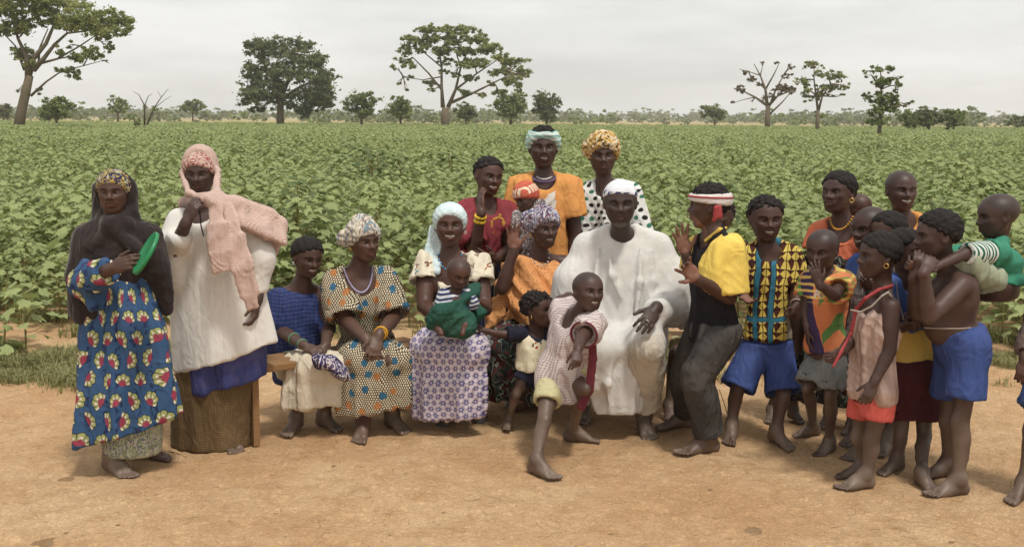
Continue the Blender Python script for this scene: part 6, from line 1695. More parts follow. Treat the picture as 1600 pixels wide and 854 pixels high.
@who
def toddler_tunic():
    f = Fig(5.86, 0.52, 1.05, skin=(0.066, 0.031, 0.022))
    f.hd(842, 484, 57, yaw=58, pitch=2, child=0.9)
    f.set(neck=(836, 512, .03), sL=(812, 522, -.03), sR=(858, 522, .06), eL=(782, 522, -.06), wL=(758, 516, -.08), eR=(868, 505, .02), wR=(872, 490, -.04), hL=(824, 582, .0), hR=(846, 584, .05), kL=(806, 616, -.02), kR=(848, 616, .06))
    f.J['aL'] = gnd(795, 670) + [.0, .03, .05]; f.J['aR'] = gnd(850, 655) + [0, 0.02, .05]
    f.hand('L', (740, 508, -.08), (0, 0.6, -0.8), -1, curl=0.35, L=.1); f.hand('R', (874, 470, -.06), (-.5, .5, 0), 1, curl=0.5, L=.1)
    f.foot('L', (-0.15, -1)); f.foot('R', (0.3, -1))
    f.root('toddler in ivory tunic reaching out to the lilac skirt', 'child'); f.body(hface=.0048)
    f.shirt('undershirt', K['navy'], 0.010, {'L': 0.72, 'R': 0.4}, nk=0.09, drop=.02, flare=.008, amp=.003, h=.008)
    o = f.cloth('tunic', f.torso(0.020, extend=.0) + [f.lf([(836, 545, .01, 30, 20), (834, 576, .01, 33, 23)]), plane_cut(f.p(835, 578), (0, 0, -1)), f.neckhole(.11, .05, .04),
        f.cn((812, 518, -.03), (795, 522, -.05), 9, 12, .005, op='sub'), f.cn((860, 518, .06), (870, 510, .04), 9, 12, .005, op='sub')], K['ivory'], amp=.006, h=.008)
    f.flat_print(o, [[(836, 533), (839, 532), (839, 536), (836, 537)], [(841, 530), (844, 531), (843, 536), (840, 535)], [(837, 541), (841, 540), (840, 544), (836, 544)]], M_INK_R, 'printed_motif')
    f.flat_print(o, [[(832, 537), (835, 535), (834, 541), (831, 541)], [(844, 533), (847, 532), (846, 537), (843, 537)]], M_INK_K, 'printed_motif')
    f.shorts('bloomers', K['navy'], 0.016, 0.35, flare=.01, top=.02, amp=.004, h=.008)
    f.hair(0.035, 0.20, -0.22, rough=.006, fr=(.26, 0), fluff=.004); f.earring(-1, M_GOLD, .010)

@who
def boy_dancing():
    f = Fig(5.42, 0.78, 0.95, skin=(0.066, 0.034, 0.025))
    f.hd(920, 456, 64, dy=-.05, yaw=26, pitch=4, roll=6, smile=0.55, child=0.5)
    f.set(neck=(904, 490, .02), sL=(884, 494, .14), sR=(926, 506, -.08), eL=(868, 474, .30), wL=(890, 462, .38), eR=(908, 528, -.26), wR=(903, 546, -.40),
          hL=(862, 588, .02), hR=(892, 592, .04), kL=(850, 655, -.16), kR=(912, 606, -.10))
    f.J['aL'] = gnd(838, 742) + [0, .03, .062]; f.J['aR'] = gnd(895, 690) + [0, .02, .062]; f.J['backL'] = np.array([-.4, 1.0, 0]); f.J['backR'] = np.array([-.6, 1, 0])
    f.hand('L', (905, 462, .36), (0, -.5, -1), -1, curl=.4, L=.125); f.hand('R', (900, 572, -.48), (-.3, .2, -1), 1, curl=(.5, .3, .55, .7, .7), spread=.2, L=.135)
    f.foot('L', (0.75, -0.75)); f.foot('R', (1.0, -.2))
    f.root('dancing barefoot boy in mauve checked shirt and khaki shorts, lunging forward', 'child'); f.body()
    f.shorts('shorts', K['khaki'], 0.016, {'L': 0.62, 'R': .35}, flare=.010, amp=.008)
    o = f.shirt('shirt', K['boycheck'], .020, {'L': .55, 'R': .75}, nk=.075, drop=.03, flare=.012, amp=.009, body_ext=.0, extra=[
        f.lf([(878, 625, .0, 42, 28), (874, 590, .02, 40, 27), (884, 545, .02, 32, 22), (896, 510, .02, 24, 18)], yaw=20, fold=((4, 7), (.06, .04, .02, 0), 8)), f.cn((908, 536, -.34), (903, 560, -.50), 6, 8, 0.005, op='sub'), plane_cut(f.p(880, 628, 0), nrm([.25, 0, -1]))], h=.009)
    f.cloth('maroon_trim', f.strip([(926, 512, -.14, 6), (926, 560, -.13, 7), (920, 610, -.11, 7), (908, 638, -.10, 6)], thick=.006), K['maroon'], amp=.003, h=.0065)
    f.ring('cuff_trim', lerp(f.J['sR'], f.J['eR'], .76), f.J['eR'] - f.J['sR'], .066, .006, K['maroon'])
    f.bald()
@who
def youth_yellow_polo():
    f = Fig(5.60, 0.98, 0.95, skin=(0.072, 0.036, 0.026))
    f.hd(1105, 322, 70, yaw=-98, pitch=-2, smile=.0)
    f.set(neck=(1114, 364, .0), sR=(1138, 392, -.14), sL=(1092, 388, .14), eR=(1140, 464, -.16), wR=(1090, 436, -.30), eL=(1082, 432, .10), wL=(1072, 398, .02),
          hR=(1130, 518, -.09), hL=(1098, 518, .08), kR=(1086, 590, -.16), kL=(1066, 592, .14))
    f.J['aR'] = gnd(1108, 708) + [0, .03, .075]; f.J['aL'] = gnd(1072, 668) + [0, .02, .075]; f.J['backR'] = f.J['backL'] = np.array([1.0, .3, 0])
    f.hand('R', (1062, 408, -.36), (-.55, -.6, .6), 1, curl=(.05, .12, .3, .35, .2), spread=.5, L=.185); f.hand('L', (1060, 352, .0), (.15, -1, 0), -1, curl=(.1, .05, .06, .06, .12), spread=.5, L=.18)
    f.foot('R', (-1, -.35), side=1); f.foot('L', (-1, -.3), side=-1)
    f.root('youth in yellow and black polo shirt with red headband raising both hands'); f.body()
    f.cloth('jeans', f.torso(.012, hip=.95) + f.leg('L', .022, 0, 1.92, flat=True, flare=.012) + f.leg('R', .022, 0, 1.93, flat=True, flare=.022) + [plane_cut(f.p(1115, 500), (0, 0, 1.0))], K['jeans'], amp=.004, scale=85, dirn=(.6, 0, .5), h=.0095)
    f.shirt('polo_shirt', K['black'], .012, {'L': 0, 'R': 0}, hem=(1115, 534), nk=.075, drop=.01, flare=.0, amp=.006, body_ext=.02, h=.0095)
    f.cloth('yellow_sleeve', f.arm('R', .030, .0, .92, flare=.03) + [f.cn((1128, 388, -.18), (1112, 440, -.19), 14, 18, .03), f.cn((1122, 384, -.12), (1108, 420, -.15), 12, 16, .03)], K['yellow'], amp=.007, scale=70, dirn=(-.3, 0, 1), h=.0085, label='bright yellow raglan sleeve')
    f.cloth('yellow_sleeve', f.arm('L', .02, .0, .8, flare=.016), K['yellow'], amp=.008, h=.0085)
    f.cloth('collar', [f.cn((1102, 376, -.06), (1124, 358, -.09), 3, 3, .01), f.cn((1124, 358, -.09), (1134, 356, .02), 3, 3, .01)], K['yellow'], amp=.0, h=.007)
    hd = f.head
    f.hair(.03, .22, -.22, fr=(.28, 0))
    f.wrap('headband', K['whiteband'], .066, .13, -.05, amp=.002, tilt=.05, extra=[ell(hd.w(0, -.08, .52), np.array([.6, .7, .30]) * hd.h, hd.A, .003, 'sub')])
    pts = [hd.w(math.sin(a) * .43, -.075 + math.cos(a) * .495, .215 + .03 * math.cos(a)) for a in np.linspace(0, 6.2832, 25)]
    V, F = tube(pts, .005, 6, False); put('band_edge', V, F, K['redcloth'], f.o, attrs={'pat': V})
    f.cloth('band_tail', f.strip([(1122, 322, -.12, 5), (1124, 340, -.12, 6)], thick=.008) + f.strip([(1118, 324, -.13, 3), (1115, 345, -.12, 3)], thick=.006), K['redcloth'], amp=.003, h=.006)
    f.cloth('belt_loop', f.strip([(1100, 508, -.22, 5), (1092, 532, -.23, 3)], thick=.006), K['jeans'], amp=0, h=.007)

@who
def child_behind_youth():
    f = Fig(6.42, .75, 1.0); f.low = 'h'
    f.hd(1124, 338, 58, yaw=-30, child=.5)
    f.set(neck=(1120, 372), sL=(1092, 386, .02), sR=(1144, 386, .04), eL=(1086, 440, -.02), wL=(1080, 490, -.16), eR=(1150, 440, 0), wR=(1130, 490, -.16), hL=(1090, 545, .05), hR=(1125, 545, .05), kL=(1054, 548, -.24), kR=(1095, 552, -.26))
    f.J['aL'] = gnd(1046, 652) + [0, .04, .06]; f.J['aR'] = gnd(1100, 650) + [0, .04, .06]
    f.hand('L', (1070, 510, -.24), (0, .3, -1), -1, L=.13); f.hand('R', (1112, 510, -.24), (0, .3, -1), 1, L=.13); f.foot('L', (0, -1)); f.foot('R', (0, -1))
    f.root('child mostly hidden behind the youth in the yellow polo shirt', 'child'); f.body()
    f.shirt('shirt', K['khaki'], .016, .8, hem=(1110, 540)); f.shorts('shorts', K['khaki'], .02, .85); f.hair(.02, .22, -.2)

@who
def boy_wax_shirt():
    f = Fig(5.80, .86, .95, skin=(0.070, 0.034, 0.025))
    f.hd(1197, 342, 71, yaw=2, pitch=-4, smile=.45, child=.35)
    f.set(neck=(1198, 386, .02), sL=(1170, 402, .02), sR=(1231, 402, .02), eL=(1158, 452, .02), wL=(1162, 462, -.20), eR=(1243, 452, 0), wR=(1244, 476, -.10),
          hL=(1182, 538, .02), hR=(1214, 538, .02), kL=(1152, 606, -.05), kR=(1224, 614, -.10))
    f.J['aL'] = gnd(1144, 686) + [0, .03, .066]; f.J['aR'] = gnd(1214, 694) + [0, .03, .066]
    f.hand('L', (1176, 476, -.30), (0, 0, 1), -1, curl=(.1, .15, .2, .25, .3), L=.14); f.hand('R', (1240, 500, -.16), (-.6, .6, 0), 1, curl=.7, L=.135)
    f.foot('L', (-.25, -.9)); f.foot('R', (.35, -1))
    f.root('boy in yellow and teal triangle-print shirt and blue shorts', 'child'); f.body()
    f.shorts('shorts', K['blueshorts'], .014, {'L': 1.0, 'R': .98}, flare=.046, amp=.008, top=.02)
    o = f.shirt('shirt', K['tribal'], .024, {'L': .80, 'R': .80}, hem=(1195, 528), nk=.07, drop=.03, flare=.016, amp=.007, h=.009, body_ext=0.0)
    f.hair(.025, .20, -.2)
    f.ring('wrist_cord', f.J['wR'] + [0, 0, .01], f.J['wR'] - f.J['eR'], .028, .004, M_STRING)

@who
def child_behind_dark():
    f = Fig(6.15, .66, .95, skin=(0.060, 0.030, 0.022)); f.low = 'h'
    f.hd(1246, 425, 54, yaw=-20, child=.7)
    f.set(neck=(1244, 455, .02), sL=(1222, 466), sR=(1264, 466), eL=(1214, 500), wL=(1216, 535, -.05), eR=(1270, 500), wR=(1266, 535, -.05), hL=(1230, 565, .02), hR=(1254, 565, .02), kL=(1214, 612, .0), kR=(1242, 612, .0))
    f.J['aL'] = gnd(1206, 655) + [0, .02, .05]; f.J['aR'] = gnd(1240, 655) + [0, .02, .05]
    f.hand('L', (1218, 555, -.05), (1, 0, 0), -1, L=.11); f.hand('R', (1264, 555, -.05), (-1, 0, 0), 1, L=.11); f.foot('L', (-.3, -1)); f.foot('R', (.2, -1))
    f.root('bare-chested small child between the print-shirt boy and the jersey child', 'child'); f.body()
    f.cloth('cloth_skirt', [f.lf([(1240, 545, .02, 26, 20), (1232, 622, .02, 36, 26)], fold=((4, 7), (0, .06), 3))], K['blackprint'], amp=.006)
    f.hair(.015, .22, -.2)

@who
def child_jersey():
    f = Fig(5.42, .70, .95, skin=(0.060, 0.031, 0.024))
    f.hd(1284, 391, 66, yaw=-38, pitch=-10, child=.8)
    f.set(neck=(1292, 424, .03), sL=(1266, 440, .08), sR=(1316, 440, -.04), eR=(1304, 462, -.28), wR=(1280, 444, -.34), eL=(1258, 480, .06), wL=(1262, 515, .0),
          hL=(1278, 556, .06), hR=(1304, 556, -.02), kL=(1262, 606, -.02), kR=(1298, 614, -.06))
    f.J['aR'] = gnd(1298, 708) + [0, .03, .055]; f.J['aL'] = gnd(1272, 682) + [0, .03, .055]; f.J['backR'] = f.J['backL'] = np.array([.7, .8, 0])
    f.hand('R', (1268, 402, -.34), (.2, .9, 0), 1, curl=(.3, .12, .12, .16, .2), spread=.3, L=.125); f.hand('L', (1262, 540, -.02), (1, 0, 0), -1, L=.115)
    f.foot('R', (-.75, -.8)); f.foot('L', (-1, -.35))
    f.root('small child in orange and purple sports jersey with hand before face', 'child'); f.body()
    f.shorts('shorts', K['greyshorts'], .012, .88, flare=.03, amp=.005, top=-.02)
    o = f.shirt('jersey', K['jersey'], .020, {'L': .6, 'R': .62}, hem=(1290, 550), nk=.075, drop=.02, flare=.014, amp=.009, h=.009)
    S_ = lambda x0, y0, x1, y1, w=2.2: [(x0 - w / 2, y0), (x0 + w / 2, y0), (x1 + w / 2, y1), (x1 - w / 2, y1)]
    f.flat_print(o, [S_(1277, 449, 1272.5, 465), S_(1277, 449, 1281, 465), [(1274.5, 459), (1279.5, 459), (1280, 461), (1274, 461)], S_(1282.5, 449, 1286, 457), S_(1290, 448, 1286, 457), S_(1286, 456, 1286, 465)], M_INK_W, 'lettering')
    f.bald()

@who
def girl_orange_back():
    f = Fig(6.02, .9, .95, skin=(0.062, 0.031, 0.024)); f.low = 'h'
    f.hd(1309, 301, 66, yaw=-48, pitch=2, child=.2)
    f.set(neck=(1316, 345, .03), sL=(1282, 364, .08), sR=(1346, 362, -.02), eL=(1276, 420, .06), wL=(1284, 470, -.06), eR=(1350, 420, -.04), wR=(1330, 470, -.12), hL=(1298, 500, .06), hR=(1336, 500, .0), kL=(1296, 585, .02), kR=(1334, 585, 0))
    f.J['aL'] = gnd(1298, 662) + [0, .02, .065]; f.J['aR'] = gnd(1336, 670) + [0, .02, .065]
    f.hand('L', (1290, 495, -.1), (1, 0, 0), -1, L=.14); f.hand('R', (1318, 490, -.16), (0, 1, 0), 1, L=.14); f.foot('L', (-.5, -.9)); f.foot('R', (-.5, -.9))
    f.root('girl with braided hair and earring in bright orange top, looking left', 'child'); f.body()
    f.cloth('wrapper', [f.lf([(1316, 395, .02, 34, 26), (1317, 480, .02, 40, 30), (1317, 630, .02, 40, 30)], fold=((4, 7), (0, .04, .07), 3))], K['darkprint'], proj='cyl', ctr=f.p(1316, 480))
    f.shirt('top', K['tangerine'], .018, .45, hem=(1315, 405), nk=.09, drop=.05, flare=.02, amp=.008)
    f.necklace(M_YBEAD, .006, .07, .07, 16, fwd=.1); f.hair(.014, .22, -.25, rows=7, fr=(.24, 0)); f.earring(1, M_GOLD, .012)

@who
def baby_behind_girl():
    f = Fig(6.22, .42, 1.0); f.low = 'fh'
    f.hd(1338, 325, 46, yaw=-120, child=1.0)
    f.set(neck=(1342, 346), sL=(1332, 354, .05), sR=(1352, 354, -.05), eL=(1328, 372, .06), wL=(1322, 384, .04), eR=(1350, 374, -.06), wR=(1340, 386, -.06), hL=(1338, 400, .05), hR=(1352, 400, -.03), kL=(1326, 405, .06), kR=(1342, 408, -.07), aL=(1328, 425, .06), aR=(1342, 428, -.07))
    f.root('bald baby carried on the back of the girl in the orange top', 'baby', group='babies'); f.body(hface=.005)
    f.shirt('shirt', K['sage'], .012, .8, amp=.003, h=.008)

@who
def boy_blue_shirt():
    f = Fig(5.72, .84, .95, skin=(0.062, 0.031, 0.024)); f.low = ''
    f.hd(1357, 357, 69, yaw=-62, pitch=-6, smile=.8, child=.4)
    f.set(neck=(1366, 396, .03), sL=(1342, 418, .10), sR=(1380, 418, -.04), eL=(1332, 470, .06), wL=(1345, 450, -.08), eR=(1384, 470, -.04), wR=(1366, 450, -.14), hL=(1350, 545, .05), hR=(1378, 545, -.02), kL=(1345, 615, .02), kR=(1372, 615, 0))
    f.J['aL'] = gnd(1338, 690) + [0, .02, .062]; f.J['aR'] = gnd(1334, 712) + [0.05, .02, .062]
    f.hand('L', (1358, 440, -.14), (0, 1, .3), -1, L=.13, curl=.4); f.hand('R', (1350, 440, -.2), (0, .8, .3), 1, L=.13, curl=.35); f.foot('L', (-.7, -.8)); f.foot('R', (-.8, -.7))
    f.root('smiling boy in blue shirt in profile behind the girl in the pink camisole', 'child'); f.body()
    f.shorts('shorts', K['navyprint'], .02, .75, flare=.02); f.shirt('shirt', K['polo'], .018, .7, hem=(1362, 550), flare=.02, amp=.008)
    f.cloth('printed_scarf', [f.cn((1350, 418, -.10), (1340, 470, -.12), 7, 9, .03), f.cn((1352, 436, -.14), (1372, 430, -.16), 7, 6, .03), f.cn((1340, 470, -.12), (1318, 548, -.10), 8, 5, .03)], K['greenprint'], amp=.006, h=.008)
    f.bald()

@who
def child_braids_behind():
    f = Fig(5.60, .82, .95); f.low = 'h'
    f.hd(1386, 364, 66, yaw=-64, pitch=-8, child=.4)
    f.set(neck=(1396, 402, .03), sL=(1372, 424, .10), sR=(1412, 424, -.02), eL=(1368, 480, .08), wL=(1372, 520, .02), eR=(1416, 480, 0), wR=(1410, 520, -.04), hL=(1382, 550, .05), hR=(1408, 550, -.0), kL=(1380, 625, .02), kR=(1404, 625, 0))
    f.J['aL'] = gnd(1366, 705) + [0, .05, .062]; f.J['aR'] = gnd(1372, 708) + [.06, .05, .062]
    f.hand('L', (1374, 545, 0), (1, 0, 0), -1, L=.13); f.hand('R', (1408, 545, -.05), (-1, 0, 0), 1, L=.13); f.foot('L', (-.6, -.8)); f.foot('R', (-.6, -.8))
    f.root('child with loose braided hair squeezed behind the girl in the pink camisole', 'child'); f.body()
    f.shorts('shorts', K['navy'], .02, .8); f.shirt('shirt', K['greenprint'], .018, .7, hem=(1394, 550)); f.hair(.014, .22, -.25, rows=7, fr=(.22, 0), fluff=.002)

@who
def boy_orange_smiling():
    f = Fig(6.15, .88, .95, skin=(0.066, 0.034, 0.027)); f.low = 'fh'
    f.hd(1409, 298, 63, yaw=4, pitch=0, smile=1.0, child=.3)
    f.set(neck=(1410, 338, .02), sL=(1384, 354, .02), sR=(1436, 354, .02), eL=(1378, 410), wL=(1380, 460, -.04), eR=(1444, 410), wR=(1442, 460, -.04), hL=(1396, 480, .02), hR=(1426, 480, .02), kL=(1396, 570), kR=(1426, 570))
    f.J['aL'] = gnd(1398, 648) + [0, .02, .065]; f.J['aR'] = gnd(1428, 648) + [0, .02, .065]
    f.hand('L', (1380, 490, -.05), (1, 0, 0), -1, L=.14); f.hand('R', (1442, 490, -.05), (-1, 0, 0), 1, L=.14); f.foot('L', (0, -1)); f.foot('R', (0, -1))
    f.root('grinning boy in orange shirt standing at the back, shaved head', 'child'); f.body()
    f.shorts('shorts', K['navy'], .02, .9); f.shirt('shirt', K['orange'], .02, .8, hem=(1410, 490), nk=.075, drop=.02, flare=.02, amp=.009)
    f.bald()

@who
def girl_camisole():
    f = Fig(5.02, .78, .92, skin=(0.060, 0.032, 0.025))
    f.hd(1371, 400, 75, yaw=-84, pitch=-2, child=.4)
    f.set(neck=(1380, 446, .02), sR=(1392, 480, -.10), sL=(1354, 480, .12), eR=(1390, 548, -.13), wR=(1366, 596, -.16), eL=(1334, 528, .08), wL=(1316, 548, -.02),
          hR=(1376, 612, -.07), hL=(1352, 612, .07), kR=(1364, 682, -.06), kL=(1344, 680, .08))
    f.J['aR'] = gnd(1354, 764) + [0, .03, .06]; f.J['aL'] = gnd(1350, 746) + [0, .02, .06]; f.J['backR'] = f.J['backL'] = np.array([1.0, .2, 0])
    f.hand('R', (1352, 628, -.17), (.2, .9, 0), 1, curl=.3, L=.14); f.hand('L', (1302, 556, -.06), (0, 1, 0), -1, curl=.5, L=.13)
    f.foot('R', (-1, -.25), side=1); f.foot('L', (-1, -.2), side=-1)
    f.root('girl in dusty pink camisole and red shorts in profile, red strap', 'child'); f.body()
    f.shorts('shorts', K['redshorts'], .012, .58, flare=.02, amp=.004, top=-.045)
    f.cloth('camisole', f.torso(.018, extend=.0) + [f.lf([(1364, 622, .0, 40, 28), (1364, 575, .0, 38, 26), (1366, 520, .0, 33, 25), (1370, 490, .0, 26, 22)], yaw=-60, fold=((4, 7), (.05, .03, .01, 0), 5)),
        plane_cut(f.p(1366, 486, 0), nrm([-.25, 0, 1]), .008), f.cn((1392, 482, -.12), (1394, 530, -.22), 12, 6, .01, op='sub'), plane_cut(f.p(1364, 624, 0), nrm([-.05, 0, -1]))], K['silk'], amp=.009, h=.008)
    pts = [f.p(1330, 484, .0), f.p(1345, 487, -.12), f.p(1362, 478, -.17), f.p(1378, 462, -.17), f.p(1388, 456, -.12), f.p(1398, 470, -.06), f.p(1399, 490, -.05)]
    f.beads('strap', pts, .0045, M_STRING, 46)
    f.cloth('red_scarf', f.chain([(1394, 446, -.02, 3), (1374, 452, -.105, 3), (1352, 466, -.10, 3), (1338, 482, -.02, 3)], .004) + f.chain([(1338, 482, -.02, 3), (1330, 520, -.0, 3), (1314, 550, -.06, 3), (1302, 572, -.07, 2.5)], .004), K['redcloth'], amp=.002, h=.006)
    f.hair(.014, .20, -.25, rows=7, fr=(.26, 0), fluff=.002); f.earring(1, M_GOLD, .011)

@who
def child_blue_polo():
    f = Fig(5.22, .76, .95, skin=(0.060, 0.032, 0.025))
    f.hd(1417, 392, 68, yaw=40, pitch=-4, child=.4)
    f.set(neck=(1416, 432, .02), sL=(1394, 452, .0), sR=(1446, 452, .06), eL=(1390, 505, .0), wL=(1412, 512, -.14), eR=(1456, 500, .04), wR=(1432, 505, -.10), hL=(1412, 590, .0), hR=(1442, 590, .04), kL=(1408, 672, -.02), kR=(1444, 678, .0))
    f.J['aL'] = gnd(1404, 738) + [0, .03, .06]; f.J['aR'] = gnd(1444, 762) + [0, .04, .06]; f.J['backL'] = np.array([.5, .8, 0])
    f.hand('L', (1432, 508, -.2), (0, 1, .2), -1, curl=.4, L=.13); f.hand('R', (1420, 500, -.18), (0, 1, 0), 1, curl=.5, L=.13); f.foot('L', (-.8, -.6)); f.foot('R', (.1, -1))
    f.root('child in blue polo over yellow shirt and wine-coloured shorts', 'child'); f.body()
    f.shorts('shorts', K['wine'], .02, .76, flare=.035, amp=.008)
    f.cloth('yellow_shirt', [f.lf([(1426, 602, .02, 36, 28), (1428, 560, .02, 36, 27), (1426, 510, .02, 34, 24)], fold=((4, 7), (.06, .04, .02), 6)), plane_cut(f.p(1426, 585), nrm([.55, 0, -1]))], K['sunyellow'], amp=.011)
    f.shirt('polo', K['polo'], .02, .75, hem=(1420, 515), nk=.075, drop=.03, flare=.02, amp=.008)
    f.hair(.022, .21, -.22, rows=8, fr=(.25, 0))
    f.beads('cord', [f.p(1400, 440, -.14), f.p(1404, 470, -.16), f.p(1412, 498, -.17)], .003, M_STRING, 30)

@who
def boy_bare_chested():
    f = Fig(4.98, .86, .92, skin=(0.072, 0.040, 0.031))
    f.hd(1462, 369, 79, yaw=-90, pitch=-4, child=.3)
    f.set(neck=(1482, 422, .0), sR=(1502, 446, -.13), sL=(1470, 446, .13), eR=(1452, 496, -.24), wR=(1444, 424, -.26), eL=(1430, 490, .02), wL=(1428, 430, -.08),
          hR=(1516, 540, -.08), hL=(1490, 540, .08), kR=(1502, 655, -.10), kL=(1484, 655, .08))
    f.J['aR'] = gnd(1500, 775) + [0, .03, .066]; f.J['aL'] = gnd(1482, 746) + [0, .02, .066]; f.J['backR'] = f.J['backL'] = np.array([1.0, .1, 0])
    f.hand('R', (1462, 394, -.20), (.4, .9, .1), 1, curl=.45, L=.15); f.hand('L', (1440, 396, -.10), (.3, .9, 0), -1, curl=.45, L=.15)
    f.foot('R', (-1, -.22), side=1); f.foot('L', (-1, -.2), side=-1)
    f.extra = [f.el((1512, 458, -.06), (16, 24, 32), k=.04), f.el((1470, 505, -.01), (26, 30, 34), k=.05), f.el((1474, 465, -.02), (20, 28, 26), k=.04)]
    f.root('bare-chested boy in blue shorts carrying a baby on his back', 'child'); f.body(trunk_kw=dict(depth=1.12))
    f.shorts('shorts', K['blueshorts'], .02, .70, flare=.03, top=.09, amp=.009, tkw=dict(depth=1.12)); f.hair(.04, .20, -.22, rough=.0022, fr=(.26, 0), top=.01)
    f.beads('waist_string', [f.p(1445, 512, -.02), f.p(1470, 513, -.14), f.p(1500, 513, -.16), f.p(1526, 511, -.06)], .003, M_STRING, 60)

@who
def baby_on_back():
    f = Fig(5.10, .64, 1.0, skin=(0.066, 0.037, 0.029))
    f.hd(1556, 338, 72, yaw=-88, pitch=-8, child=1.0)
    f.set(neck=(1562, 376, .0), sR=(1560, 396, -.09), sL=(1550, 396, .09), eR=(1508, 396, -.19), wR=(1456, 420, -.28), eL=(1500, 400, .06), wL=(1428, 416, -.20),
          hR=(1562, 448, -.08), hL=(1554, 448, .07), kR=(1512, 404, -.17), kL=(1505, 425, .16), aR=(1500, 450, -.06), aL=(1490, 470, .18))
    f.hand('R', (1440, 428, -.26), (0, .6, -.6), 1, curl=.45, L=.105); f.hand('L', (1412, 410, -.24), (-.3, -.9, 0), -1, curl=.35, L=.105)
    f.extra = [f.el((1556, 450, -.01), (32, 27, 20), k=.03)]; f.J['dust'] = 0
    f.root('baby in green shirt with striped sleeve clinging to the bare-chested boy', 'baby', group='babies'); f.body(hface=.0045, trunk_kw=dict(depth=1.45))
    o = f.shirt('shirt', K['teal'], .018, {'R': .3, 'L': 1.5}, hem=(1560, 438), hemn=(-.12, 0, -1), nk=.07, drop=.0, flare=.014, amp=.006, h=.0085, tkw=dict(depth=1.5))
    f.cloth('striped_sleeve', f.arm('R', .024, .12, .97), K['tstripe'], amp=.003, h=.0075, label='green and white striped sleeve')
    f.cloth('trouser_leg', f.leg('R', .022, .28, 1.1, flat=False), K['sage'], amp=.008, h=.0085)
    f.bald(.25, -.15)

@who
def child_right_edge():
    f = Fig(4.86, .82, .95)
    f.hd(1632, 392, 74, yaw=-60, child=.4)
    f.set(neck=(1640, 440), sL=(1612, 462, .08), sR=(1672, 462, -.04), eL=(1598, 505, .02), wL=(1583, 560, -.08), eR=(1684, 520, -.04), wR=(1680, 580, -.08), hL=(1614, 600, .04), hR=(1650, 600, -.04), kL=(1596, 668, -.02), kR=(1648, 668, -.04))
    f.J['aL'] = gnd(1587, 780) + [0, .04, .062]; f.J['aR'] = gnd(1640, 790) + [0, .04, .062]; f.J['backR'] = f.J['backL'] = np.array([.8, .5, 0])
    f.hand('L', (1578, 592, -.10), (.3, .8, 0), -1, curl=.35, L=.14); f.hand('R', (1680, 610, -.1), (0, 1, 0), 1, L=.14); f.foot('L', (-.75, -.7)); f.foot('R', (-.7, -.7))
    f.root('child at the right edge of the group in brown sweater and blue shorts', 'child'); f.body()
    f.shorts('shorts', K['polo'], .02, .55, flare=.02); f.shirt('sweater', K['marl'], .010, 1.85, hem=(1632, 600), flare=.006, amp=.005); f.hair(.02, .22, -.2); f.o.location.x += .05
# ================================================================== benches, disc, grass, debris
def wood_mat():
    g = G('weathered_wood'); oc = g.objco(); x, y, z = g.sep(oc)
    n = g.noise(g.vec(x * 3, y * 3, z * 30), 4, 4, 0.6, 0.4); n2 = g.noise(oc, 5, 3)
    return g.base(g.mix(n * 0.7 + n2 * 0.3, srgb(112, 82, 54), srgb(158, 124, 86)), 0.8, 0.2).bump(n, 0.4, 0.01).mat
M_WOOD = wood_mat()
def bench(label, a, b, seat_h, w=0.26):
    """plank seat from ground point a to b (its long axis), boards as legs at both ends"""
    a, b = np.asarray(a, float), np.asarray(b, float); d = nrm(b - a); s = np.array([-d[1], d[0], 0]); u = np.array([0, 0, 1.0])
    root = tag(empty('bench', a), label, 'bench', 'wooden benches')
    L = np.linalg.norm(b - a)
    for k in (-1, 1):
        MB().box(a + d * L / 2 + s * k * w * .255 + u * (seat_h - .018), [d, s, u], [L / 2, w * .245, .018]).build('plank', M_WOOD, root, False, bevel=.004)
    for t in (0.04, 0.96):
        for k in (-1, 1):
            p = a + d * L * t + s * k * w * .36
            MB().box(p + u * (seat_h - .04) / 2, [d, s, u], [.018, .035, (seat_h - .04) / 2]).build('leg', M_WOOD, root, False, bevel=.003)
        MB().box(a + d * L * t + u * (seat_h - .075), [d, s, u], [.024, w * .36 - .036, .032]).build('crosspiece', M_WOOD, root, False, bevel=.003)
        MB().box(a + d * L * t + u * .10, [d, s, u], [.012, w * .36 - .036, .022]).build('crosspiece', M_WOOD, root, False, bevel=.003)
    return root
bench('rough wooden bench under the two women seated on the left', gnd(374, 690), gnd(650, 640), 0.42)
bench('wooden bench under the seated man, its end leg beside the grey jeans', gnd(668, 640), gnd(1120, 628), 0.42)
# green plastic disc held by the woman in the black shawl
def disc():
    Y = 5.12; c = at(229, 396, Y - .30); m = MB()
    ex = nrm(at(247, 367, Y - .32) - at(208, 425, Y - .28)); pv = nrm(np.cross(ex, [0, 1.0, 0])); n = nrm(pv * (0.92 if pv[0] < 0 else -0.92) + np.array([0, -.40, 0])); n = nrm(n - ex * (n @ ex)); ey = np.cross(n, ex)
    prof = [(0.0, 0.006), (0.085, 0.006), (0.097, 0.012), (0.104, 0.010), (0.104, -0.004), (0.092, -0.004), (0.085, -0.002), (0.0, -0.002)]; N = 36; V, F = [], []
    for r, z in prof:
        for j in range(N):
            t = 2 * math.pi * j / N; V.append(c + (ex * math.cos(t) + ey * math.sin(t)) * max(r, .0005) + n * z)
    for i in range(len(prof) - 1):
        for j in range(N): F.append((i * N + j, i * N + (j + 1) % N, (i + 1) * N + (j + 1) % N, (i + 1) * N + j))
    g = G('green_plastic').base(srgb(34, 128, 78), 0.35, 0.45)
    o = put('plastic_lid', V, F, g.mat, None, origin=c); tag(o, 'round green plastic lid held by the woman in the black shawl', 'lid')
disc()
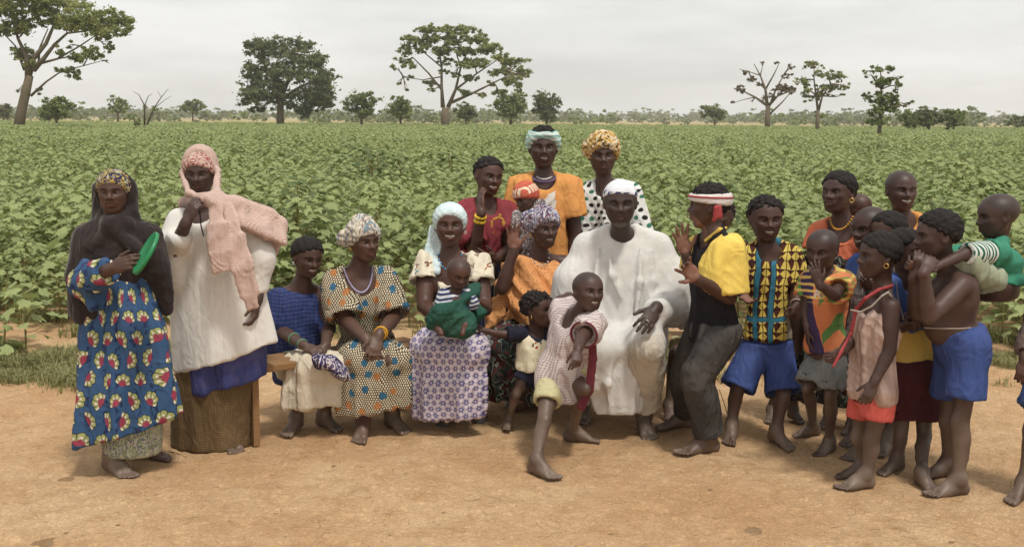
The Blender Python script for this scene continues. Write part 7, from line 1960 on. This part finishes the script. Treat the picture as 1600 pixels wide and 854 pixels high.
# grass strip between the path and the crop
M_GRASS = leaf_mat('grass_blade', srgb(120, 122, 76), srgb(166, 162, 110), srgb(150, 148, 104), 0.3)
def grass_mesh(name, seed, n=46, h=0.09, spread=0.07, broad=0.0):
    r = random.Random(seed); V, F, T = [], [], []
    for i in range(n):
        a = r.uniform(0, 6.28); p = np.array([r.gauss(0, spread), r.gauss(0, spread), -.005]); L = h * r.uniform(.5, 1.3); w = (0.0032 + broad) * r.uniform(.7, 1.4)
        o = np.array([math.cos(a), math.sin(a), 0]); s = np.array([-o[1], o[0], 0]); b = r.uniform(.3, 1.1); k = len(V); t = r.random()
        V += [p - s * w, p + s * w, p + o * L * .35 * b + np.array([0, 0, L * .65]) + s * w * .8, p + o * L * .35 * b + np.array([0, 0, L * .65]) - s * w * .8, p + o * L * b + np.array([0, 0, L * (1 - .35 * b)])]
        F += [(k, k + 1, k + 2, k + 3), (k + 3, k + 2, k + 4)]; T += [t] * 5
    me = bpy.data.meshes.new(name); me.from_pydata([list(map(float, v)) for v in V], [], F); me.materials.append(M_GRASS)
    a = me.attributes.new('tint', 'FLOAT_COLOR', 'POINT'); T = np.array(T); a.data.foreach_set('color', np.stack([T, T, T, np.ones_like(T)], -1).astype(np.float32).ravel()); me.update(); return me
gk = [grass_mesh('tuft_%d' % k, 80 + k, 40 + 8 * k, .06 + .015 * k, .06, .002 * (k % 2)) for k in range(5)]
N = 16000
x = rng.uniform(-6.5, 6.5, N); e = field_edge(x)
yc = np.interp(x, [-6, -3, -1, 1, 3.2, 6], [7.55, 7.55, 7.8, 8.0, 7.9, 7.6]); y = yc + rng.normal(0, 1, N) * 0.42
edge = rng.random(N) < .22; y[edge] = e[edge] + rng.normal(0, .25, edge.sum())
pn = waves(np.c_[x, y], 10, 2.0, 9, 91); dn = np.interp(x, [-6, -2.2, -1, 1, 2.6, 6], [.9, .85, .5, .35, .3, .3])
k = (pn > -.15 + .5 * np.abs(y - yc)) & (y > 6.5) & (y < e + .9) & (rng.random(N) < dn)
x, y = x[k], y[k]
gs = scatter('grass', np.c_[x, y, ground_z(x, y)], rng.uniform(0, 6.28, len(x)), rng.uniform(.25, 1.1, len(x)) * (0.5 + 0.5 * np.clip(waves(np.c_[x, y], 6, 3, 12, 92) + .6, 0, 1)), rng.integers(0, 5, len(x)), gk)
tag(gs, 'short green grass and weeds along the edge of the crop', 'grass', kind='stuff')
# scattered straw, clods and twigs on the bare ground
M_STRAW = plain('dry_straw', srgb(150, 126, 90), .9, .1); M_CLOD = plain('soil_clod', srgb(182, 150, 112), .95, .1)
def straw_mesh(name, seed, L):
    r = random.Random(seed); P = [np.array([t * L - L / 2, r.uniform(-.12, .12) * L, .003 + r.uniform(0, .004)]) for t in (0, .33, .66, 1)]
    V, F = tube(P, .0016, 4, False); me = bpy.data.meshes.new(name); me.from_pydata(V.tolist(), [], [tuple(int(i) for i in f) for f in F]); me.materials.append(M_STRAW); return me
def clod_mesh(name, seed):
    bm = bmesh.new(); bmesh.ops.create_icosphere(bm, subdivisions=2, radius=1); r = random.Random(seed)
    for v in bm.verts: v.co *= r.uniform(.72, 1.15); v.co.z *= .55
    me = bpy.data.meshes.new(name); bm.to_mesh(me); bm.free(); me.materials.append(ground.data.materials[0]); return me
dk = [straw_mesh('straw_%d' % k, k, .06 + .05 * k) for k in range(4)]
x = rng.uniform(-3.6, 3.6, 1100); y = rng.uniform(3.9, 7.9, 1100)
tag(scatter('straw', np.c_[x, y, ground_z(x, y) + .002], rng.uniform(0, 6.28, 1100), rng.uniform(.15, .55, 1100), rng.integers(0, 4, 1100), dk), 'bits of dry straw scattered over the bare soil', 'straw', kind='stuff')
ck = [clod_mesh('clod_%d' % k, k + 9) for k in range(4)]
x = rng.uniform(-3.8, 3.8, 220); y = rng.uniform(3.7, 7.8, 220)
tag(scatter('soil_clods', np.c_[x, y, ground_z(x, y)], rng.uniform(0, 6.28, 220), .003 + .012 * rng.random(220) ** 4, rng.integers(0, 4, 220), ck), 'small crumbs of soil lying on the path', 'soil', kind='stuff')
for (px, py, s, lab) in ((104, 747, .035, 'small lump of dry soil in front of the blue dress'), (1180, 826, .045, 'lump of dry soil near the lower right corner'), (70, 840, .055, 'largest lump of dry soil at the lower left corner')):
    o = link('soil_lump', ck[1]); p = gnd(px, py); o.location = Vector((p[0], p[1], float(ground_z(p[0:1], p[1:2])[0]) - .2 * s)); o.scale = (s * 1.5, s, s * .8); o.rotation_euler[2] = px; tag(o, lab, 'soil lump', 'lumps of soil')
for (pa, pb, lab) in (((262, 706), (292, 716), 'pale twig lying by the brown wrapper hem'), ((1124, 600), (1140, 668), 'long straw leaning by the grey jeans')):
    a, b = gnd(*pa), gnd(*pb)
    if pa[0] > 1000: a = at(pa[0], 610, 6.35); b = gnd(1140, 660)
    a[2] += .006; b[2] += .006; V, F = tube([a, lerp(a, b, .5) + [0, 0, .008], b], .003, 6); o = put('twig', V, F, M_STRAW, None, origin=a); tag(o, lab, 'twig', 'loose twigs')

# young cotton plants standing free of the crop, each leaf its own piece
leaf_kinds = []
for k in range(4):
    lv, lf = leaf_mesh(random.Random(200 + k), 1.0); me = bpy.data.meshes.new('leaf'); me.from_pydata(lv.tolist(), [], lf); me.materials.append(M_LEAF)
    a = me.attributes.new('tint', 'FLOAT_COLOR', 'POINT'); a.data.foreach_set('color', np.tile([.3 + .2 * k] * 3 + [1.0], len(lv)).astype(np.float32)); me.update(); leaf_kinds.append(me)
def cotton_thing(px, py, H, n, seed, label):
    p = gnd(px, py); p[2] = float(ground_z(p[0:1], p[1:2])[0]); root = tag(empty('cotton_plant', p), label, 'plant', 'young cotton plants at the field edge')
    L, S = cotton_leaves(seed, H=H, n=n, spread=.24, size=.115); m = MB()
    for P, rd in S: m.tube(P + p, rd * .8, 5, False)
    m.build('stem', M_STEM, root)
    for i, (q, M_, sz) in enumerate(L):
        o = link('leaf', leaf_kinds[(i * 7 + seed) % 4], root); mm = Matrix(((M_[0][0], M_[0][1], M_[0][2], q[0]), (M_[1][0], M_[1][1], M_[1][2], q[1]), (M_[2][0], M_[2][1], M_[2][2], q[2]), (0, 0, 0, 1)))
        o.matrix_local = mm @ Matrix.Scale(sz, 4)
for a_ in ((42, 560, .56, 26, 301, 'small free-standing cotton plant left of the black shawl'), (6, 548, .62, 30, 302, 'leafy cotton plant at the left edge of the photo'), (98, 520, .6, 28, 303, 'cotton plant just behind the black shawl'),
           (640, 520, .5, 22, 304, 'low cotton plant between the dotted dress and the lilac skirt'), (1566, 536, .62, 30, 305, 'cotton plant at the field edge right of the blue shorts'), (1596, 552, .5, 24, 306, 'short cotton plant above the child at the right edge')):
    cotton_thing(*a_)
# ================================================================== air: thin dusty haze round everything
bmz = MB().box((0, 660, 20), np.eye(3), (1000, 700, 21.5)); g = bpy.data.materials.new('haze'); g.use_nodes = True; t_ = g.node_tree; t_.nodes.clear()
o_ = t_.nodes.new('ShaderNodeOutputMaterial'); pv_ = t_.nodes.new('ShaderNodeVolumePrincipled'); pv_.inputs['Color'].default_value = (0.985, 0.99, 0.995, 1); pv_.inputs['Density'].default_value = 0.00036; pv_.inputs['Anisotropy'].default_value = 0.1
t_.links.new(pv_.outputs[0], o_.inputs['Volume'])
tag(bmz.build('haze', g, None, False), 'thin dusty haze over the fields', None, kind='stuff')
for fn in PEOPLE:
    fn()
